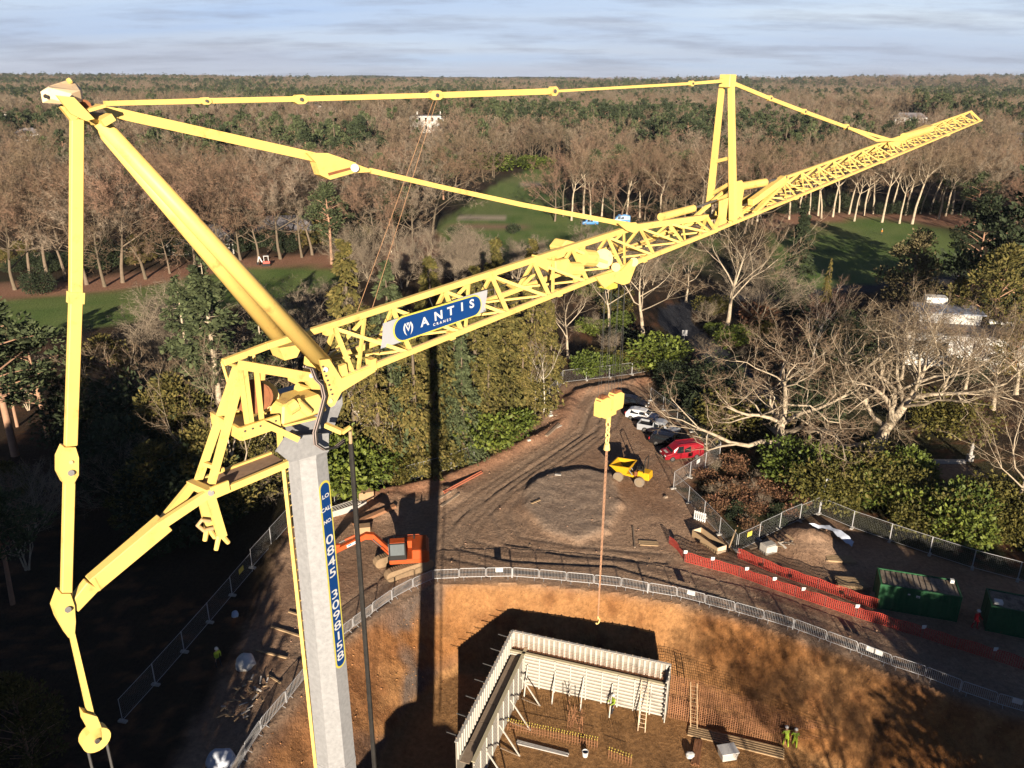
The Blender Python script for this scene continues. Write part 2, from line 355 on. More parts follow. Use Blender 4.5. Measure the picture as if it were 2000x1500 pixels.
def ground_c(X, Y, Z):
    n1 = fbm(X, Y, 5, 4, 101); n2 = fbm(X, Y, 1.1, 3, 102); n3 = fbm(X, Y, 40, 3, 103)
    def C(*c): return np.array(c)[None, :]
    def mix(a, b, t): return a + (b - a) * t[:, None]
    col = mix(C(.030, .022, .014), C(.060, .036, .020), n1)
    col = mix(col, C(.035, .045, .016), sstep(.5, .7, n3) * .6); col = mix(col, C(.13, .062, .032), sstep(.5, .72, n2) * sstep(.4, .6, n1) * (Y < 160))
    for p in LITTER: col = mix(col, mix(C(.26, .13, .08), C(.36, .20, .13), n2), sstep(-2, 3, sdf(p, X, Y) + 8 * (n1 - .5)))
    gr = mix(C(.10, .165, .04), C(.15, .20, .06), sstep(.35, .65, n1)); gr = mix(gr, C(.17, .19, .07), sstep(.5, .75, n3))
    for p in FAIR: col = mix(col, gr, sstep(-1.5, 2.5, sdf(p, X, Y) + 4 * (n1 - .5)))
    for p in BUNKER: col = mix(col, C(.42, .34, .26), sstep(-.6, .6, sdf(p, X, Y)))
    col = mix(col, C(.26, .17, .11), sstep(2.2, 1.2, seg_dist(PATH, X, Y, False)))
    col = mix(col, C(.045, .047, .056), sstep(3.2, 2.9, seg_dist(ROADL, X, Y, False)))
    col = mix(col, C(.22, .16, .11), sstep(-.4, .4, sdf(YARD2, X, Y)))
    s = sdf(SITE, X, Y); st = sstep(-.8, .8, s + 1.2 * (n2 - .5))
    dirt = mix(C(.28, .17, .108), C(.40, .262, .172), sstep(.3, .7, n1)); dirt = mix(dirt, C(.32, .21, .14), sstep(.55, .8, n2))
    col = mix(col, dirt, st)
    # red leaf and clay bank behind the track edge
    red = sstep(1.0, 2.5, s) * sstep(7.5, 5.0, s) * (X < 25) * (Y > 62) * (X < 20)
    bd = seg_dist(BERM, X, Y, False)
    col = mix(col, mix(C(.27, .12, .07), C(.40, .21, .12), n2), np.clip(sstep(3.2, .4, bd) * st, 0, 1) * .85)
    for tr in TRACKS:
        q = seg_dist(tr, X, Y, False)
        col = mix(col, C(.17, .13, .10), st * np.exp(-((q - .8) / .3) ** 2) * .55 * (.4 + n2))
        col = mix(col, C(.34, .235, .16), st * np.exp(-(q / 2.6) ** 2) * .30)
    col = mix(col, mix(C(.27, .20, .15), C(.38, .29, .22), n2), sstep(-.3, .6, sdf(DRY, X, Y)) * .8)
    d = sdf(PIT, X, Y); pm = sstep(.3, 1.0, d)
    cut = mix(C(.29, .128, .044), C(.37, .19, .078), sstep(.3, .7, n1)); cut = mix(cut, C(.19, .08, .03), sstep(.5, .75, n2) * .7)
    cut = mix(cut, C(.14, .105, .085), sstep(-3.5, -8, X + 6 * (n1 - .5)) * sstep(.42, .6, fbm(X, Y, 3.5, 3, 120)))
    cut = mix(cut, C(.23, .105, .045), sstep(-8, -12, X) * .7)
    cut = mix(cut, C(.20, .14, .10), sstep(1.4, .4, d) * .6)
    flo = mix(C(.28, .145, .058), C(.37, .205, .09), n1)
    cut = mix(cut, flo, sstep(FLOOR + .8, FLOOR + .25, Z))
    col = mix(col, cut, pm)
    return np.clip(col, 0.004, 1)
def lines(lo, a, b, hi, h, g):
    c = list(np.arange(a, b + h / 2, h)); x, s = c[-1], h
    while x < hi: s *= g; x += s; c.append(x)
    x, s = c[0], h; pre = []
    while x > lo: s *= g; x -= s; pre.append(x)
    return np.array(pre[::-1] + c)
gx = lines(-5200, -30, 46, 5200, .27, 1.09); gy = lines(-160, 34, 104, 6200, .27, 1.055)
GX, GY = np.meshgrid(gx, gy); GX = GX.ravel(); GY = GY.ravel()
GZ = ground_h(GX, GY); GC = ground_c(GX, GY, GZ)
nx, ny = len(gx), len(gy)
ii, jj = np.meshgrid(np.arange(nx - 1), np.arange(ny - 1)); ii = ii.ravel(); jj = jj.ravel()
quads = np.stack([jj * nx + ii, jj * nx + ii + 1, (jj + 1) * nx + ii + 1, (jj + 1) * nx + ii], 1)
qx = GX[quads].mean(1); qy = GY[quads].mean(1); qz = GZ[quads].mean(1)
_G = GZ.reshape(ny, nx)
def gz(x, y):
    i = min(max(int(np.searchsorted(gx, x)) - 1, 0), nx - 2); j = min(max(int(np.searchsorted(gy, y)) - 1, 0), ny - 2)
    u = (x - gx[i]) / (gx[i + 1] - gx[i]); v = (y - gy[j]) / (gy[j + 1] - gy[j])
    return float((_G[j, i] * (1 - u) + _G[j, i + 1] * u) * (1 - v) + (_G[j + 1, i] * (1 - u) + _G[j + 1, i + 1] * u) * v)
zone = np.zeros(len(quads), int)
zone[sdf(SITE, qx, qy) > 0] = 1
for p in FAIR: zone[sdf(p, qx, qy) > 0] = 4
zone[(seg_dist(ROADL, qx, qy, False) < 3.0) & (zone != 1)] = 5
dq = sdf(PIT, qx, qy); zone[dq > .8] = 2; zone[(dq > .8) & (qz < FLOOR + .35)] = 3
gm = bpy.data.materials.new('earth'); gm.use_nodes = True; t = gm.node_tree; b = t.nodes['Principled BSDF']; n = t.nodes.new; l = t.links.new
b.inputs['Roughness'].default_value = .92; b.inputs['Specular IOR Level'].default_value = .15
vc = n('ShaderNodeVertexColor'); vc.layer_name = 'Col'; co = n('ShaderNodeTexCoord')
no = n('ShaderNodeTexNoise'); no.inputs['Scale'].default_value = 2.6; no.inputs['Detail'].default_value = 9; no.inputs['Roughness'].default_value = .75; l(co.outputs['Object'], no.inputs['Vector'])
mr = n('ShaderNodeMapRange'); l(no.outputs[0], mr.inputs[0]); mr.inputs[1].default_value = .25; mr.inputs[2].default_value = .75; mr.inputs[3].default_value = .5; mr.inputs[4].default_value = 1.5
mm = n('ShaderNodeMixRGB'); mm.blend_type = 'MULTIPLY'; mm.inputs[0].default_value = 1; l(vc.outputs[0], mm.inputs[1]); l(mr.outputs[0], mm.inputs[2]); l(mm.outputs[0], b.inputs['Base Color'])
ms = n('ShaderNodeMapping'); ms.inputs['Scale'].default_value = (3.2, .75, .75); ms.inputs['Rotation'].default_value = (0, 0, .12); l(co.outputs['Object'], ms.inputs[0]); ns = n('ShaderNodeTexNoise'); ns.inputs['Scale'].default_value = 1.0; ns.inputs['Detail'].default_value = 8; ns.inputs['Roughness'].default_value = .68; l(ms.outputs[0], ns.inputs['Vector'])
vo = n('ShaderNodeTexVoronoi'); vo.feature = 'DISTANCE_TO_EDGE'; vo.inputs['Scale'].default_value = .9; wn = n('ShaderNodeTexNoise'); wn.inputs['Scale'].default_value = 1.6; wn.inputs['Detail'].default_value = 5; l(co.outputs['Object'], wn.inputs['Vector'])
wa = n('ShaderNodeMixRGB'); wa.blend_type = 'ADD'; wa.inputs[0].default_value = 1.4; l(co.outputs['Object'], wa.inputs[1]); l(wn.outputs['Color'], wa.inputs[2]); l(wa.outputs[0], vo.inputs['Vector'])
vr = n('ShaderNodeMapRange'); l(vo.outputs['Distance'], vr.inputs[0]); vr.inputs[2].default_value = .09; ad = n('ShaderNodeMath'); ad.operation = 'MULTIPLY_ADD'; l(ns.outputs[0], ad.inputs[0]); ad.inputs[1].default_value = 1.3; l(no.outputs[0], ad.inputs[2])
bp = n('ShaderNodeBump'); bp.inputs['Strength'].default_value = .8; bp.inputs['Distance'].default_value = .22; l(ad.outputs[0], bp.inputs['Height']); l(bp.outputs[0], b.inputs['Normal'])
def sub_mesh(name, sel, kind='structure'):
    q = quads[sel]; used, inv = np.unique(q, return_inverse=True); q = inv.reshape(-1, 4)
    me = bpy.data.meshes.new(name); me.vertices.add(len(used)); me.vertices.foreach_set('co', np.stack([GX[used], GY[used], GZ[used]], 1).ravel())
    me.loops.add(q.size); me.loops.foreach_set('vertex_index', q.ravel()); me.polygons.add(len(q)); me.polygons.foreach_set('loop_start', np.arange(0, q.size, 4))
    me.update(calc_edges=True); at_ = me.color_attributes.new('Col', 'FLOAT_COLOR', 'POINT')
    at_.data.foreach_set('color', np.concatenate([GC[used], np.ones((len(used), 1))], 1).ravel())
    me.materials.append(gm); me.shade_smooth(); o = bpy.data.objects.new(name, me); COL.objects.link(o); o['kind'] = kind; return o
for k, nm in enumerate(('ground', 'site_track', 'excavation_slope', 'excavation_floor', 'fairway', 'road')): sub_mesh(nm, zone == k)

# ================================================================ CRANE
HD = V((.695, .719, 0)).normalized(); SD = V((HD.y, -HD.x, 0))        # jib heading; sideways, towards the viewer's side
mast_p = at_y(601, 900, 17.5); MASTX, MASTY = mast_p.x, mast_p.y
HINGE = V((at_y(640, 735, 17.5).x, 17.5, 0))
def C(px, py, off=0.0):
    """point of the crane's upright plane (shifted sideways by off) behind a spot of the photograph"""
    o = HINGE + SD * off; d = ray(px, py); t = (o - CAM).dot(SD) / d.dot(SD); return CAM + d * t
def Cl(lst, off=0.0): return [C(x, y, off) for x, y in lst]
def pw(w, p): return w * depth(p) / F
crane = thing('tower_crane', 'tall yellow self-erecting tower crane on a galvanised mast', 'crane', (MASTX, MASTY, 0))

# ---- mast, base and ballast
view = (V((0, 0, 0)) - V((MASTX, MASTY, 0))).normalized(); vright = V((-view.y, view.x, 0))
def mast_r(z): return .455 + (34.2 - z) * .0068                       # apothem
a0 = math.atan2(view.y, view.x)
def octa(z, k=1.0): 
    r = mast_r(z) * k / math.cos(math.pi / 8)
    return [V((MASTX + r * math.cos(a0 + math.pi / 8 + i * math.pi / 4), MASTY + r * math.sin(a0 + math.pi / 8 + i * math.pi / 4), z)) for i in range(8)]
def loft(mb, rings, caps=True):
    n = len(rings[0]); vs = [p for r in rings for p in r]; fs = []
    for i in range(len(rings) - 1):
        for j in range(n): fs.append((i * n + j, i * n + (j + 1) % n, (i + 1) * n + (j + 1) % n, (i + 1) * n + j))
    if caps: fs += [tuple(reversed(range(n))), tuple(range((len(rings) - 1) * n, len(rings) * n))]
    return mb.add(vs, fs)
mast = loft(MB(), [octa(1.2), octa(12), octa(22), octa(30), octa(34.2)]).build('mast', GALV, crane)
loft(MB(), [octa(33.55, 1.06), octa(33.75, 1.10), octa(33.8, 1.10)]).build('mast_collar', GALV, mast)
mb = MB()                                                               # welded gussets spreading the mast head backwards
for s in (-.42, .42):
    mb.prism(Cl([(565, 902), (538, 880), (556, 852), (640, 845), (640, 880)], s), SD * .05)
mb.prism([C(538, 880, -.42), C(556, 852, -.42), C(556, 852, .42), C(538, 880, .42)], V((0, 0, -.05)))
mb.build('mast_gusset', GALV, mast)
hd_top = C(612, 792).z
mb = MB(); q = [V((MASTX, MASTY, 0)) + HD * a + SD * b for a, b in ((-.62, -.55), (.75, -.55), (.75, .55), (-.62, .55))]
loft(mb, [[V((p.x, p.y, 34.0)) for p in [V((MASTX, MASTY, 0)) + HD * a + SD * b for a, b in ((-.40, -.42), (.46, -.42), (.46, .42), (-.40, .42))]], [V((p.x, p.y, hd_top - .15)) for p in q], [V((p.x, p.y, hd_top + .2)) for p in q]])
mb.build('mast_head', GALV, crane)
mb = MB()
for z in (4.5, 14.0, 24.0): loft(MB(), [octa(z - .08, 1.02), octa(z + .08, 1.02)]).build('mast_joint_band', GALV, mast)
mb = MB().box((MASTX, MASTY, .45), (4.6, 4.6, .5), rz=.77).box((MASTX, MASTY, .95), (2.4, 2.4, .6), rz=.77)
for sx in (-1, 1):
    for sy in (-1, 1): mb.box((MASTX + sx * 2.4, MASTY + sy * 2.4, .12), (.9, .9, .24))
mb.build('base_frame', YEL, crane)
for k in range(5):
    p = V((MASTX, MASTY, 0)) - HD * (1.9 + .01 * k) ; MB().box((p.x, p.y, .95 + .46 * k), (1.1, 3.2, .44), rz=math.atan2(HD.y, HD.x)).build('ballast_block', CONC, crane)

# ---- phone number strip on the mast facet (flat print)
fn = (view + vright).normalized(); ft = V((-fn.y, fn.x, 0)); 
def facet(z, u=0, lift=.004): return V((MASTX, MASTY, z)) + fn * (mast_r(z) + lift) + ft * u
zt = None
for z in np.arange(33.6, 24, -.02):
    p = facet(z); v = p - CAM; py = CY - F * v.dot(cu) / v.dot(fwd)
    if py >= 938 and zt is None: zt = z
    if py <= 1304: zb = z
def strip(hw, z0, z1, lift):
    k = hw; pts = [(math.cos(a) * k, z1 - k + math.sin(a) * k) for a in np.linspace(0, math.pi, 9)] + [(math.cos(a) * k, z0 + k + math.sin(a) * k) for a in np.linspace(math.pi, 2 * math.pi, 9)]
    return [facet(z, u, lift) for u, z in pts]
sign = MB().prism(strip(.195, zb, zt, .006), -fn * .004).build('phone_sign', LEMON, mast)
MB().prism(strip(.15, zb + .06, zt - .06, .010), -fn * .003).build('sign_field', BLUE, sign)
mb = MB(); Hs = zt - zb
def face_text(body, fz, size, xs, bold=.03):
    z = zb + Hs * fz; up = (facet(z + .5) - facet(z - .5)).normalized()
    put_flat(mb, text_geo(body, size, bold, xs), facet(z, 0, .0135), ft, up)
for body, fz, sz, xs in (('LO', .925, .15, 1.25), ('CALL', .862, .15, 1.1), ('NO.', .80, .14, 1.2)): face_text(body, fz, sz, xs)
for i, ch in enumerate('0845 3098158'):
    if ch != ' ': face_text(ch, .705 - i * .0582, .36, 1.6, .006)
mb.build('lettering', WHITE, mast)['kind'] = 'stuff'

# ---- ladder beside the mast
def vert_at(px, py, Y): p = at_y(px, py, Y); return V((p.x, p.y, 0))
lf = vert_at(556, 930, 17.3); lb = lf + vright * .30 + V((0, .42, 0))
ladder = None
mb = MB().box((lf.x, lf.y, 17.9), (.085, .09, 32.0)); ladder = mb.build('ladder', YEL, crane)
MB().box((lb.x, lb.y, 17.9), (.05, .05, 32.0)).build('ladder_rail', YEL, ladder)
rung_me = None
for k in range(100):
    z = 3.0 + k * .31
    if z > 33.6: break
    MB().tube([V((lf.x, lf.y, z)), V((lb.x, lb.y, z))], .017, 5).build('rung', YEL, ladder)

# ---- jib: one top chord, two bottom chords, lattice bracing
W = .60
def jib_bottom(s): 
    return None
B0, B1, B2 = C(672, 738, W), C(1400, 449, W), C(1918, 235, W)
T0, T1, T1b = C(560, 668), C(1236, 444), C(1380, 424)
U0, U1, U2 = C(1446, 418), C(1538, 345), C(1897, 217)
jib = MB().beam(C(436, 708, 0), C(520, 676, 0), pw(11, T0), pw(13, T0), SD).beam(C(520, 676, 0), T1, pw(12, T0), pw(13, T0), SD, pw(10, T1), pw(11, T1)).build('jib_top_chord', YEL, crane, bevel=.012)
MB().beam(T1, T1b, pw(10, T1), pw(12, T1), SD).build('chord_end', YEL, jib)
otc = MB().beam(U0, U1, .15, .14, SD).beam(U1, U2, .12, .11, SD, .08, .08).build('outer_top_chord', YEL, crane, bevel=.01)
def shift(p, off0, off1): return p + SD * (off1 - off0)
for off in (W, -W):
    mb = MB(); a, b_, c_ = (shift(p, W, off) for p in (B0, B1, B2))
    mb.beam(a, b_, .13, .14, SD).beam(b_, c_, .10, .11, SD, .07, .07)
    ch = mb.build('jib_bottom_chord', YEL, crane, bevel=.01)
    mb = MB(); up = V((0, 0, .075)); mb.beam(a + up, b_ + up, .05, .02, SD).beam(b_ + up, c_ + up, .05, .02, SD); mb.build('trolley_rail', YELP, ch)
def on_line(a, b_, s): return a.lerp(b_, s)
def bot(f, off):                                                        # f: 0..1 inner jib, 1..2 outer jib
    p = B0.lerp(B1, f) if f <= 1 else B1.lerp(B2, f - 1)
    return p + SD * (off - W) + V((0, 0, .05))
def top_at(f):
    """top chord point straight above the bottom chord at f"""
    m_ = bot(f, 0); s_ = (m_ - HINGE).dot(HD)
    for a, b_ in ((T0, T1), (T1, T1b), (U0, U1), (U1, U2)):
        sa, sb = (a - HINGE).dot(HD), (b_ - HINGE).dot(HD)
        if sa <= s_ <= sb: return a.lerp(b_, (s_ - sa) / (sb - sa))
    return None
def brace(a, b_, w, parent): MB().beam(a, b_, w, w, SD).build('brace', YEL, parent)
NB = 9
for side in (W, -W):
    prev = None
    for i in range(NB + 1):
        f = .015 + i * (.955 / NB); t_ = top_at(f)
        if t_ is None: continue
        w = .085 if f < .6 else .075
        brace(bot(f, side), t_ - V((0, 0, .04)), w, jib)
        f2 = f + .955 / NB * .92
        if i < NB and f2 < .99: brace(t_ - V((0, 0, .05)), bot(f2, side), w, jib)
        fm = f + .955 / NB * .5; tm = top_at(fm)
        if i < NB and tm is not None and i % 2 == 0: brace(bot(f + .01, side), tm - V((0, 0, .05)), w * .8, jib)
for i in range(NB):
    f = .015 + i * (.955 / NB); f2 = f + .955 / NB
    brace(bot(f, W), bot(f, -W), .06, jib); brace(bot(f, -W), bot(f2, W), .055, jib)
NO = 17
for i in range(NO + 1):
    f = 1.10 + i * (.885 / NO); t_ = top_at(f); w = .052 if i < 10 else .04
    fn2 = f + .885 / NO
    for side in (W, -W):
        if t_ is not None:
            brace(bot(f, side), t_ - V((0, 0, .03)), w, otc)
            if i < NO:
                t2 = top_at(fn2)
                if t2 is not None: brace(bot(f + .442 / NO, side), t2 - V((0, 0, .03)), w * .9, otc); brace(bot(f + .442 / NO, side), t_ - V((0, 0, .03)), w * .9, otc)
    if i < NO: brace(bot(f, W), bot(f, -W), w * .9, otc); brace(bot(f, -W), bot(fn2, W), w * .8, otc)
brace(bot(1.99, W), U2, .06, otc); brace(bot(1.99, -W), U2, .06, otc); brace(bot(1.99, W), bot(1.99, -W), .06, otc)
# heavy fold frame between inner and outer jib
for side in (W, -W):
    brace(bot(1.09, side), U1 - V((0, 0, .06)), .15, otc); brace(bot(1.03, side), U0, .12, otc)
    brace(bot(.99, side), T1b, .13, jib); brace(bot(.93, side), T1b, .09, jib); brace(bot(.99, side), C(1436, 356, 0), .11, jib); brace(bot(1.06, side), C(1440, 358, 0), .09, otc)

# ---- strut frame standing on the jib, with its head
fr_top = C(1421, 158); fr = MB().box(fr_top, (.42, .42, .42), rz=math.atan2(HD.y, HD.x)).build('strut_head', YEL, crane, bevel=.02)
fa, fb = C(1386, 398, -W * .9), C(1432, 434, W * .9)
ta, tb = C(1411, 160, -.16), C(1428, 162, .16)
MB().beam(fa, ta, .20, .20, SD, .15, .15).build('strut_leg', YEL, fr); MB().beam(fb, tb, .22, .22, SD, .17, .17).build('strut_leg', YEL, fr)
for k in (.36, .08, .0): MB().beam(fa.lerp(ta, k), fb.lerp(tb, k + (.22 if k < .3 else .12)), .11, .12).build('crossbar', YEL, fr)
MB().tube(Cl([(1290, 424), (1354, 407)], .1), .13, 12).build('ram_cylinder', YEL, jib); MB().tube(Cl([(1354, 407), (1400, 391)], .1), .045, 8).build('ram_rod', STEEL, jib)
MB().tube(Cl([(1448, 364), (1494, 356)], .1), .15, 12).build('ram_cylinder', YEL, otc); MB().tube(Cl([(1494, 356), (1536, 346)], .1), .05, 8).build('ram_rod', STEEL, otc)
MB().beam(C(1466, 396, .2), C(1530, 349, .2), .26, .26, SD).build('fold_arm', YEL, otc, bevel=.02)
mb = MB()
for s in (W * .7, -W * .7):
    mb.prism(Cl([(1404, 392), (1420, 386), (1414, 440), (1402, 446)], s), SD * .06); mb.prism(Cl([(1428, 356), (1446, 352), (1452, 362), (1440, 430), (1424, 432)], s), SD * .06)
mb.build('fold_bracket', YEL, jib)
mb = MB().tube(Cl([(1412, 400), (1422, 420)], 0), .16, 8).box(C(1432, 412), (.5, .4, .35)).tube(Cl([(1406, 424), (1416, 436)], .3), .12, 8)
mb.build('fold_winch', YEL, jib)
MB().beam(C(1735, 283, 0), C(1815, 250, 0), .45, .32, SD).build('jib_sheave_box', YEL, otc); MB().tube(Cl([(1765, 268), (1812, 254)], .25), .2, 10).build('rope_guide', YEL, otc)

# ---- tie bars
def tie(name, pts, ws, off=0.0, parent=None, lugs=()):
    P = Cl(pts, off); mb = MB()
    for i in range(len(P) - 1): mb.beam(P[i], P[i + 1], .06 if ws[i] > 12 else .05, pw(ws[i], P[i]), SD, .05, pw(ws[i + 1], P[i + 1]))
    o = mb.build(name, YEL, parent or crane)
    for (x, y, w, l_) in lugs:
        c = C(x, y, off); d_ = (C(x + 10, y + (-.4 if name == 'upper_tie' else 2.2), off) - c).normalized(); ln = pw(l_, c); hh = pw(w, c)
        q = frame_from(d_, SD)[0]
        pts_ = [c - d_ * ln * .5 + q * hh * .25, c - d_ * ln * .25 + q * hh * .5, c + d_ * ln * .25 + q * hh * .5, c + d_ * ln * .5 + q * hh * .25, c + d_ * ln * .5 - q * hh * .25, c + d_ * ln * .25 - q * hh * .5, c - d_ * ln * .25 - q * hh * .5, c - d_ * ln * .5 - q * hh * .25]
        lug = MB().prism([p + SD * .06 for p in pts_], -SD * .12).build('tie_lug', YEL, o)
        MB().tube([c + SD * .05, c + SD * .10], hh * .22, 8).build('pin', STEEL, lug)
    return o
tie('upper_tie', [(203, 202), (400, 197), (585, 193), (850, 186)], [9, 10, 10, 9], lugs=((400, 197, 13, 22), (585, 194, 17, 30), (850, 186, 17, 34)))
tie('upper_tie', [(850, 186), (1082, 178)], [11, 11], lugs=((1080, 178, 17, 22),))
tie('upper_tie', [(1086, 178), (1350, 163), (1412, 158)], [4.5, 5, 6], lugs=((1350, 163, 10, 12),))
tie('outer_tie', [(1435, 164), (1500, 191), (1570, 218), (1655, 249)], [7.5, 7, 7, 6], lugs=((1503, 192, 10, 16), (1570, 218, 10, 14), (1653, 248, 11, 16)))
for off, e in ((.25, (1712, 274)), (-.25, (1738, 273))): tie('outer_tie', [(1658, 250), e, (1775, 272)], [5, 5, 6], off)
lt = tie('lower_tie', [(202, 210), (232, 222), (620, 308)], [6, 20, 17])
lp = MB().prism(Cl([(600, 299), (640, 299), (695, 318), (700, 328), (694, 337), (645, 351), (626, 342), (618, 318)], .12), -SD * .24).build('tie_link', YEL, lt)
MB().prism(Cl([(640, 338), (683, 327), (685, 331), (642, 343)], .125), SD * .012).build('link_slot', RUST, lp); MB().tube([C(693, 328, .12), C(693, 328, .18)], pw(8, C(693, 328)), 10).build('pin', STEEL, lp)
MB().prism(Cl([(692, 319), (724, 331), (724, 336), (692, 338)], .1), -SD * .2).build('link_fork', YEL, lp)
tie('lower_tie', [(722, 333), (860, 365), (1020, 400), (1190, 432), (1238, 442)], [10, 9, 9, 9, 13])
mb = MB()
for s in (.2, -.24): mb.prism(Cl([(1205, 436), (1240, 434), (1250, 446), (1240, 456), (1222, 450)], s), SD * .04)
mb.build('tie_anchor', YEL, jib)

# ---- head frame: two big tubes up to the apex, and the back tie
TW = .34
for off, a, b_ in ((TW, (196, 238), (634, 712)), (-TW, (180, 228), (557, 672))):
    p0, p1 = C(*a, off), C(*b_, off); MB().tube([p0, p1], [pw(14.5, p0), pw(17, p1)], 16).build('head_tube', YEL, crane, smooth=False).data.shade_smooth()
apex = MB()
for s in (TW + .18, -TW - .24): apex.prism(Cl([(108, 186), (142, 190), (182, 232), (166, 236), (136, 222)], s), SD * .06)
apex.beam(C(176, 238, 0), C(196, 226, 0), TW * 2 + .5, .12, SD).beam(C(150, 214, 0), C(182, 205, 0), TW * 2 + .4, .05, SD)
apex = apex.build('apex_box', YEL, crane)
mb = MB(); hw = TW + .3
def lid(x, y, o): return C(x, y, o)
top = [C(80, 184, .2), C(96, 176, .35), C(140, 188, .42), C(157, 182, .30), C(160, 178, -.25), C(146, 165, -.55), C(130, 162, -.55), C(96, 173, -.2)]
vs_ = [p + V((0, 0, .04)) for p in top] + [p - V((0, 0, .13)) for p in top]
mb.add(vs_, [tuple(range(8)), tuple(reversed(range(8, 16)))] + [(i, i + 8, (i + 1) % 8 + 8, (i + 1) % 8) for i in range(8)])
cap = mb.build('apex_cover', mat('faded_cover', (.78, .58, .36), .6, .12, 3, col2=(.5, .33, .2), c2=(.55, .7), s2=4), apex)
for x, y, o in ((89, 188, .36), (141, 190, .46)): MB().tube([C(x, y, o), C(x, y, o + .03)], .035, 8).build('bolt_hole', BLACK, cap)
MB().tube(Cl([(133, 160), (138, 157)], -.4), .05, 8).build('lifting_eye', YEL, cap)
MB().tube([C(165, 208, -.3), C(165, 208, .3)], .11, 12).build('apex_pulley', RUST, apex)
bt = MB(); P = Cl([(150, 205), (150, 232), (148, 580)], .05); P2 = Cl([(148, 580), (138, 870)], .05); 
bt.beam(C(128, 200, .05), P[1], .16, pw(30, P[0]), SD, .14, pw(24, P[1])); bt.beam(P[1], P[2], .14, pw(23, P[1]), SD, .14, pw(23, P[2]))
bt = bt.build('back_tie', YEL, crane, bevel=.015)
MB().beam(P2[0], P2[1], .14, pw(23, P2[0]), SD, .14, pw(22, P2[1])).build('back_tie', YEL, crane, bevel=.015)
MB().beam(C(148, 570, .05), C(147, 592, .05), .18, pw(27, P[2]), SD).build('tie_joint', YEL, bt)
jp = MB().prism(Cl([(126, 874), (148, 874), (154, 894), (154, 928), (144, 946), (126, 946), (116, 926), (116, 896)], .16), -SD * .24).build('tie_plate', YEL, bt)
MB().tube([C(139, 924, .16), C(139, 924, .2)], pw(6, C(139, 924)), 10).build('pin', STEEL, jp); MB().tube([C(139, 903, .16), C(139, 903, .18)], pw(4, C(139, 903)), 8).build('pin', YELP, jp)
p0, p1 = C(135, 940, .05), C(129, 1172, .05)
MB().beam(p0, p1, .14, pw(20, p0), SD, .14, pw(19, p1)).build('back_tie', YEL, crane, bevel=.015)
jp = MB().prism(Cl([(120, 1160), (138, 1160), (146, 1184), (148, 1215), (146, 1240), (134, 1246), (116, 1215), (108, 1192)], .16), -SD * .3).build('tie_plate', YEL, bt)
MB().tube([C(133, 1191, .16), C(133, 1191, .21)], pw(6, C(133, 1191)), 10).build('pin', STEEL, jp)
p0, p1 = C(139, 1232, 0), C(178, 1400, 0)
MB().beam(p0, p1, .09, pw(9, p0), SD, .09, pw(11, p1)).build('pulley_rod', YEL, crane)
pu = MB().prism(Cl([(163, 1392), (190, 1400), (198, 1420), (200, 1445), (185, 1452), (176, 1430), (166, 1412)], .12), -SD * .24).build('pulley_cheek', YEL, crane)
cpt = C(185, 1440); MB().tube([cpt + SD * .12, cpt - SD * .12], pw(26, cpt), 20).build('pulley_wheel', YEL, pu); MB().tube([cpt + SD * .12, cpt + SD * .17], pw(5, cpt), 10).build('pin', STEEL, pu)
for x0, x1 in ((168, 178), (208, 226)):
    a = C(x0, 1450, .02 if x0 < 200 else -.05); MB().tube([a, V((a.x, a.y, 2.5))], .028, 6).build('back_stay_rope', STEEL, pu)

# ---- rear spreader boom, platform and hanger
for off in (.32, -.32):
    MB().beam(C(465 if off < 0 else 476, 712, off), C(385 if off < 0 else 413, 944, off), .11, pw(15, C(465, 720)), SD, .11, pw(13, C(400, 940))).build('spreader_strut', YEL, crane)
sp = MB().beam(C(140, 1186, 0), C(180, 1140, 0), .20, pw(26, C(140, 1186)), SD, .22, pw(32, C(180, 1140))).beam(C(180, 1140, 0), C(322, 1020, 0), .24, pw(34, C(180, 1140)), SD, .3, pw(34, C(322, 1020))).build('spreader_boom', YEL, crane, bevel=.015)
MB().beam(C(178, 1125, 0), C(190, 1148, 0), .27, .05, SD).build('boom_band', YEL, sp)
for off, e in ((-.32, (376, 946)), (.32, (412, 960))): MB().beam(C(312, 1026, off * .5), C(*e, off), .12, pw(19, C(312, 1026)), SD, .11, pw(17, C(400, 950))).build('boom_fork', YEL, sp)
MB().beam(C(372, 944, -.4), C(412, 962, .4), .16, .16).build('boom_crosshead', YEL, sp); MB().tube([C(412, 963, .42), C(412, 963, .47)], pw(6, C(412, 963)), 10).build('pin', STEEL, sp)
MB().beam(C(398, 905, -.3), C(436, 918, .3), .07, .09).build('strut_crossbar', YEL, sp)
wk = MB()
a, b_, c_, d_ = C(385, 940, -.38), C(415, 962, .38), C(562, 904, .38), C(530, 886, -.38)
wk.prism([a, b_, c_, d_], V((0, 0, -.03))); wk = wk.build('walkway_deck', mat('timber_deck', (.34, .22, .14), .85, .2, 8), crane)
MB().beam(b_ + V((0, 0, -.06)), c_ + V((0, 0, -.02)), .08, .16).build('walkway_edge', YEL, wk); MB().beam(a, d_, .07, .1).build('walkway_edge', YEL, wk)
MB().beam(C(412, 962, .44), C(447, 948, .44), .05, .24, SD).build('walkway_bracket', YEL, wk)
hg = MB()
for off, (x0, y0), (x1, y1) in ((-.15, (393, 962), (409, 1030)), (.2, (410, 968), (434, 1048))): hg.beam(C(x0, y0, off), C(x1, y1, off), .12, pw(17, C(x0, y0)), SD)
hg = hg.build('hanger_arm', YEL, crane)
mb = MB()
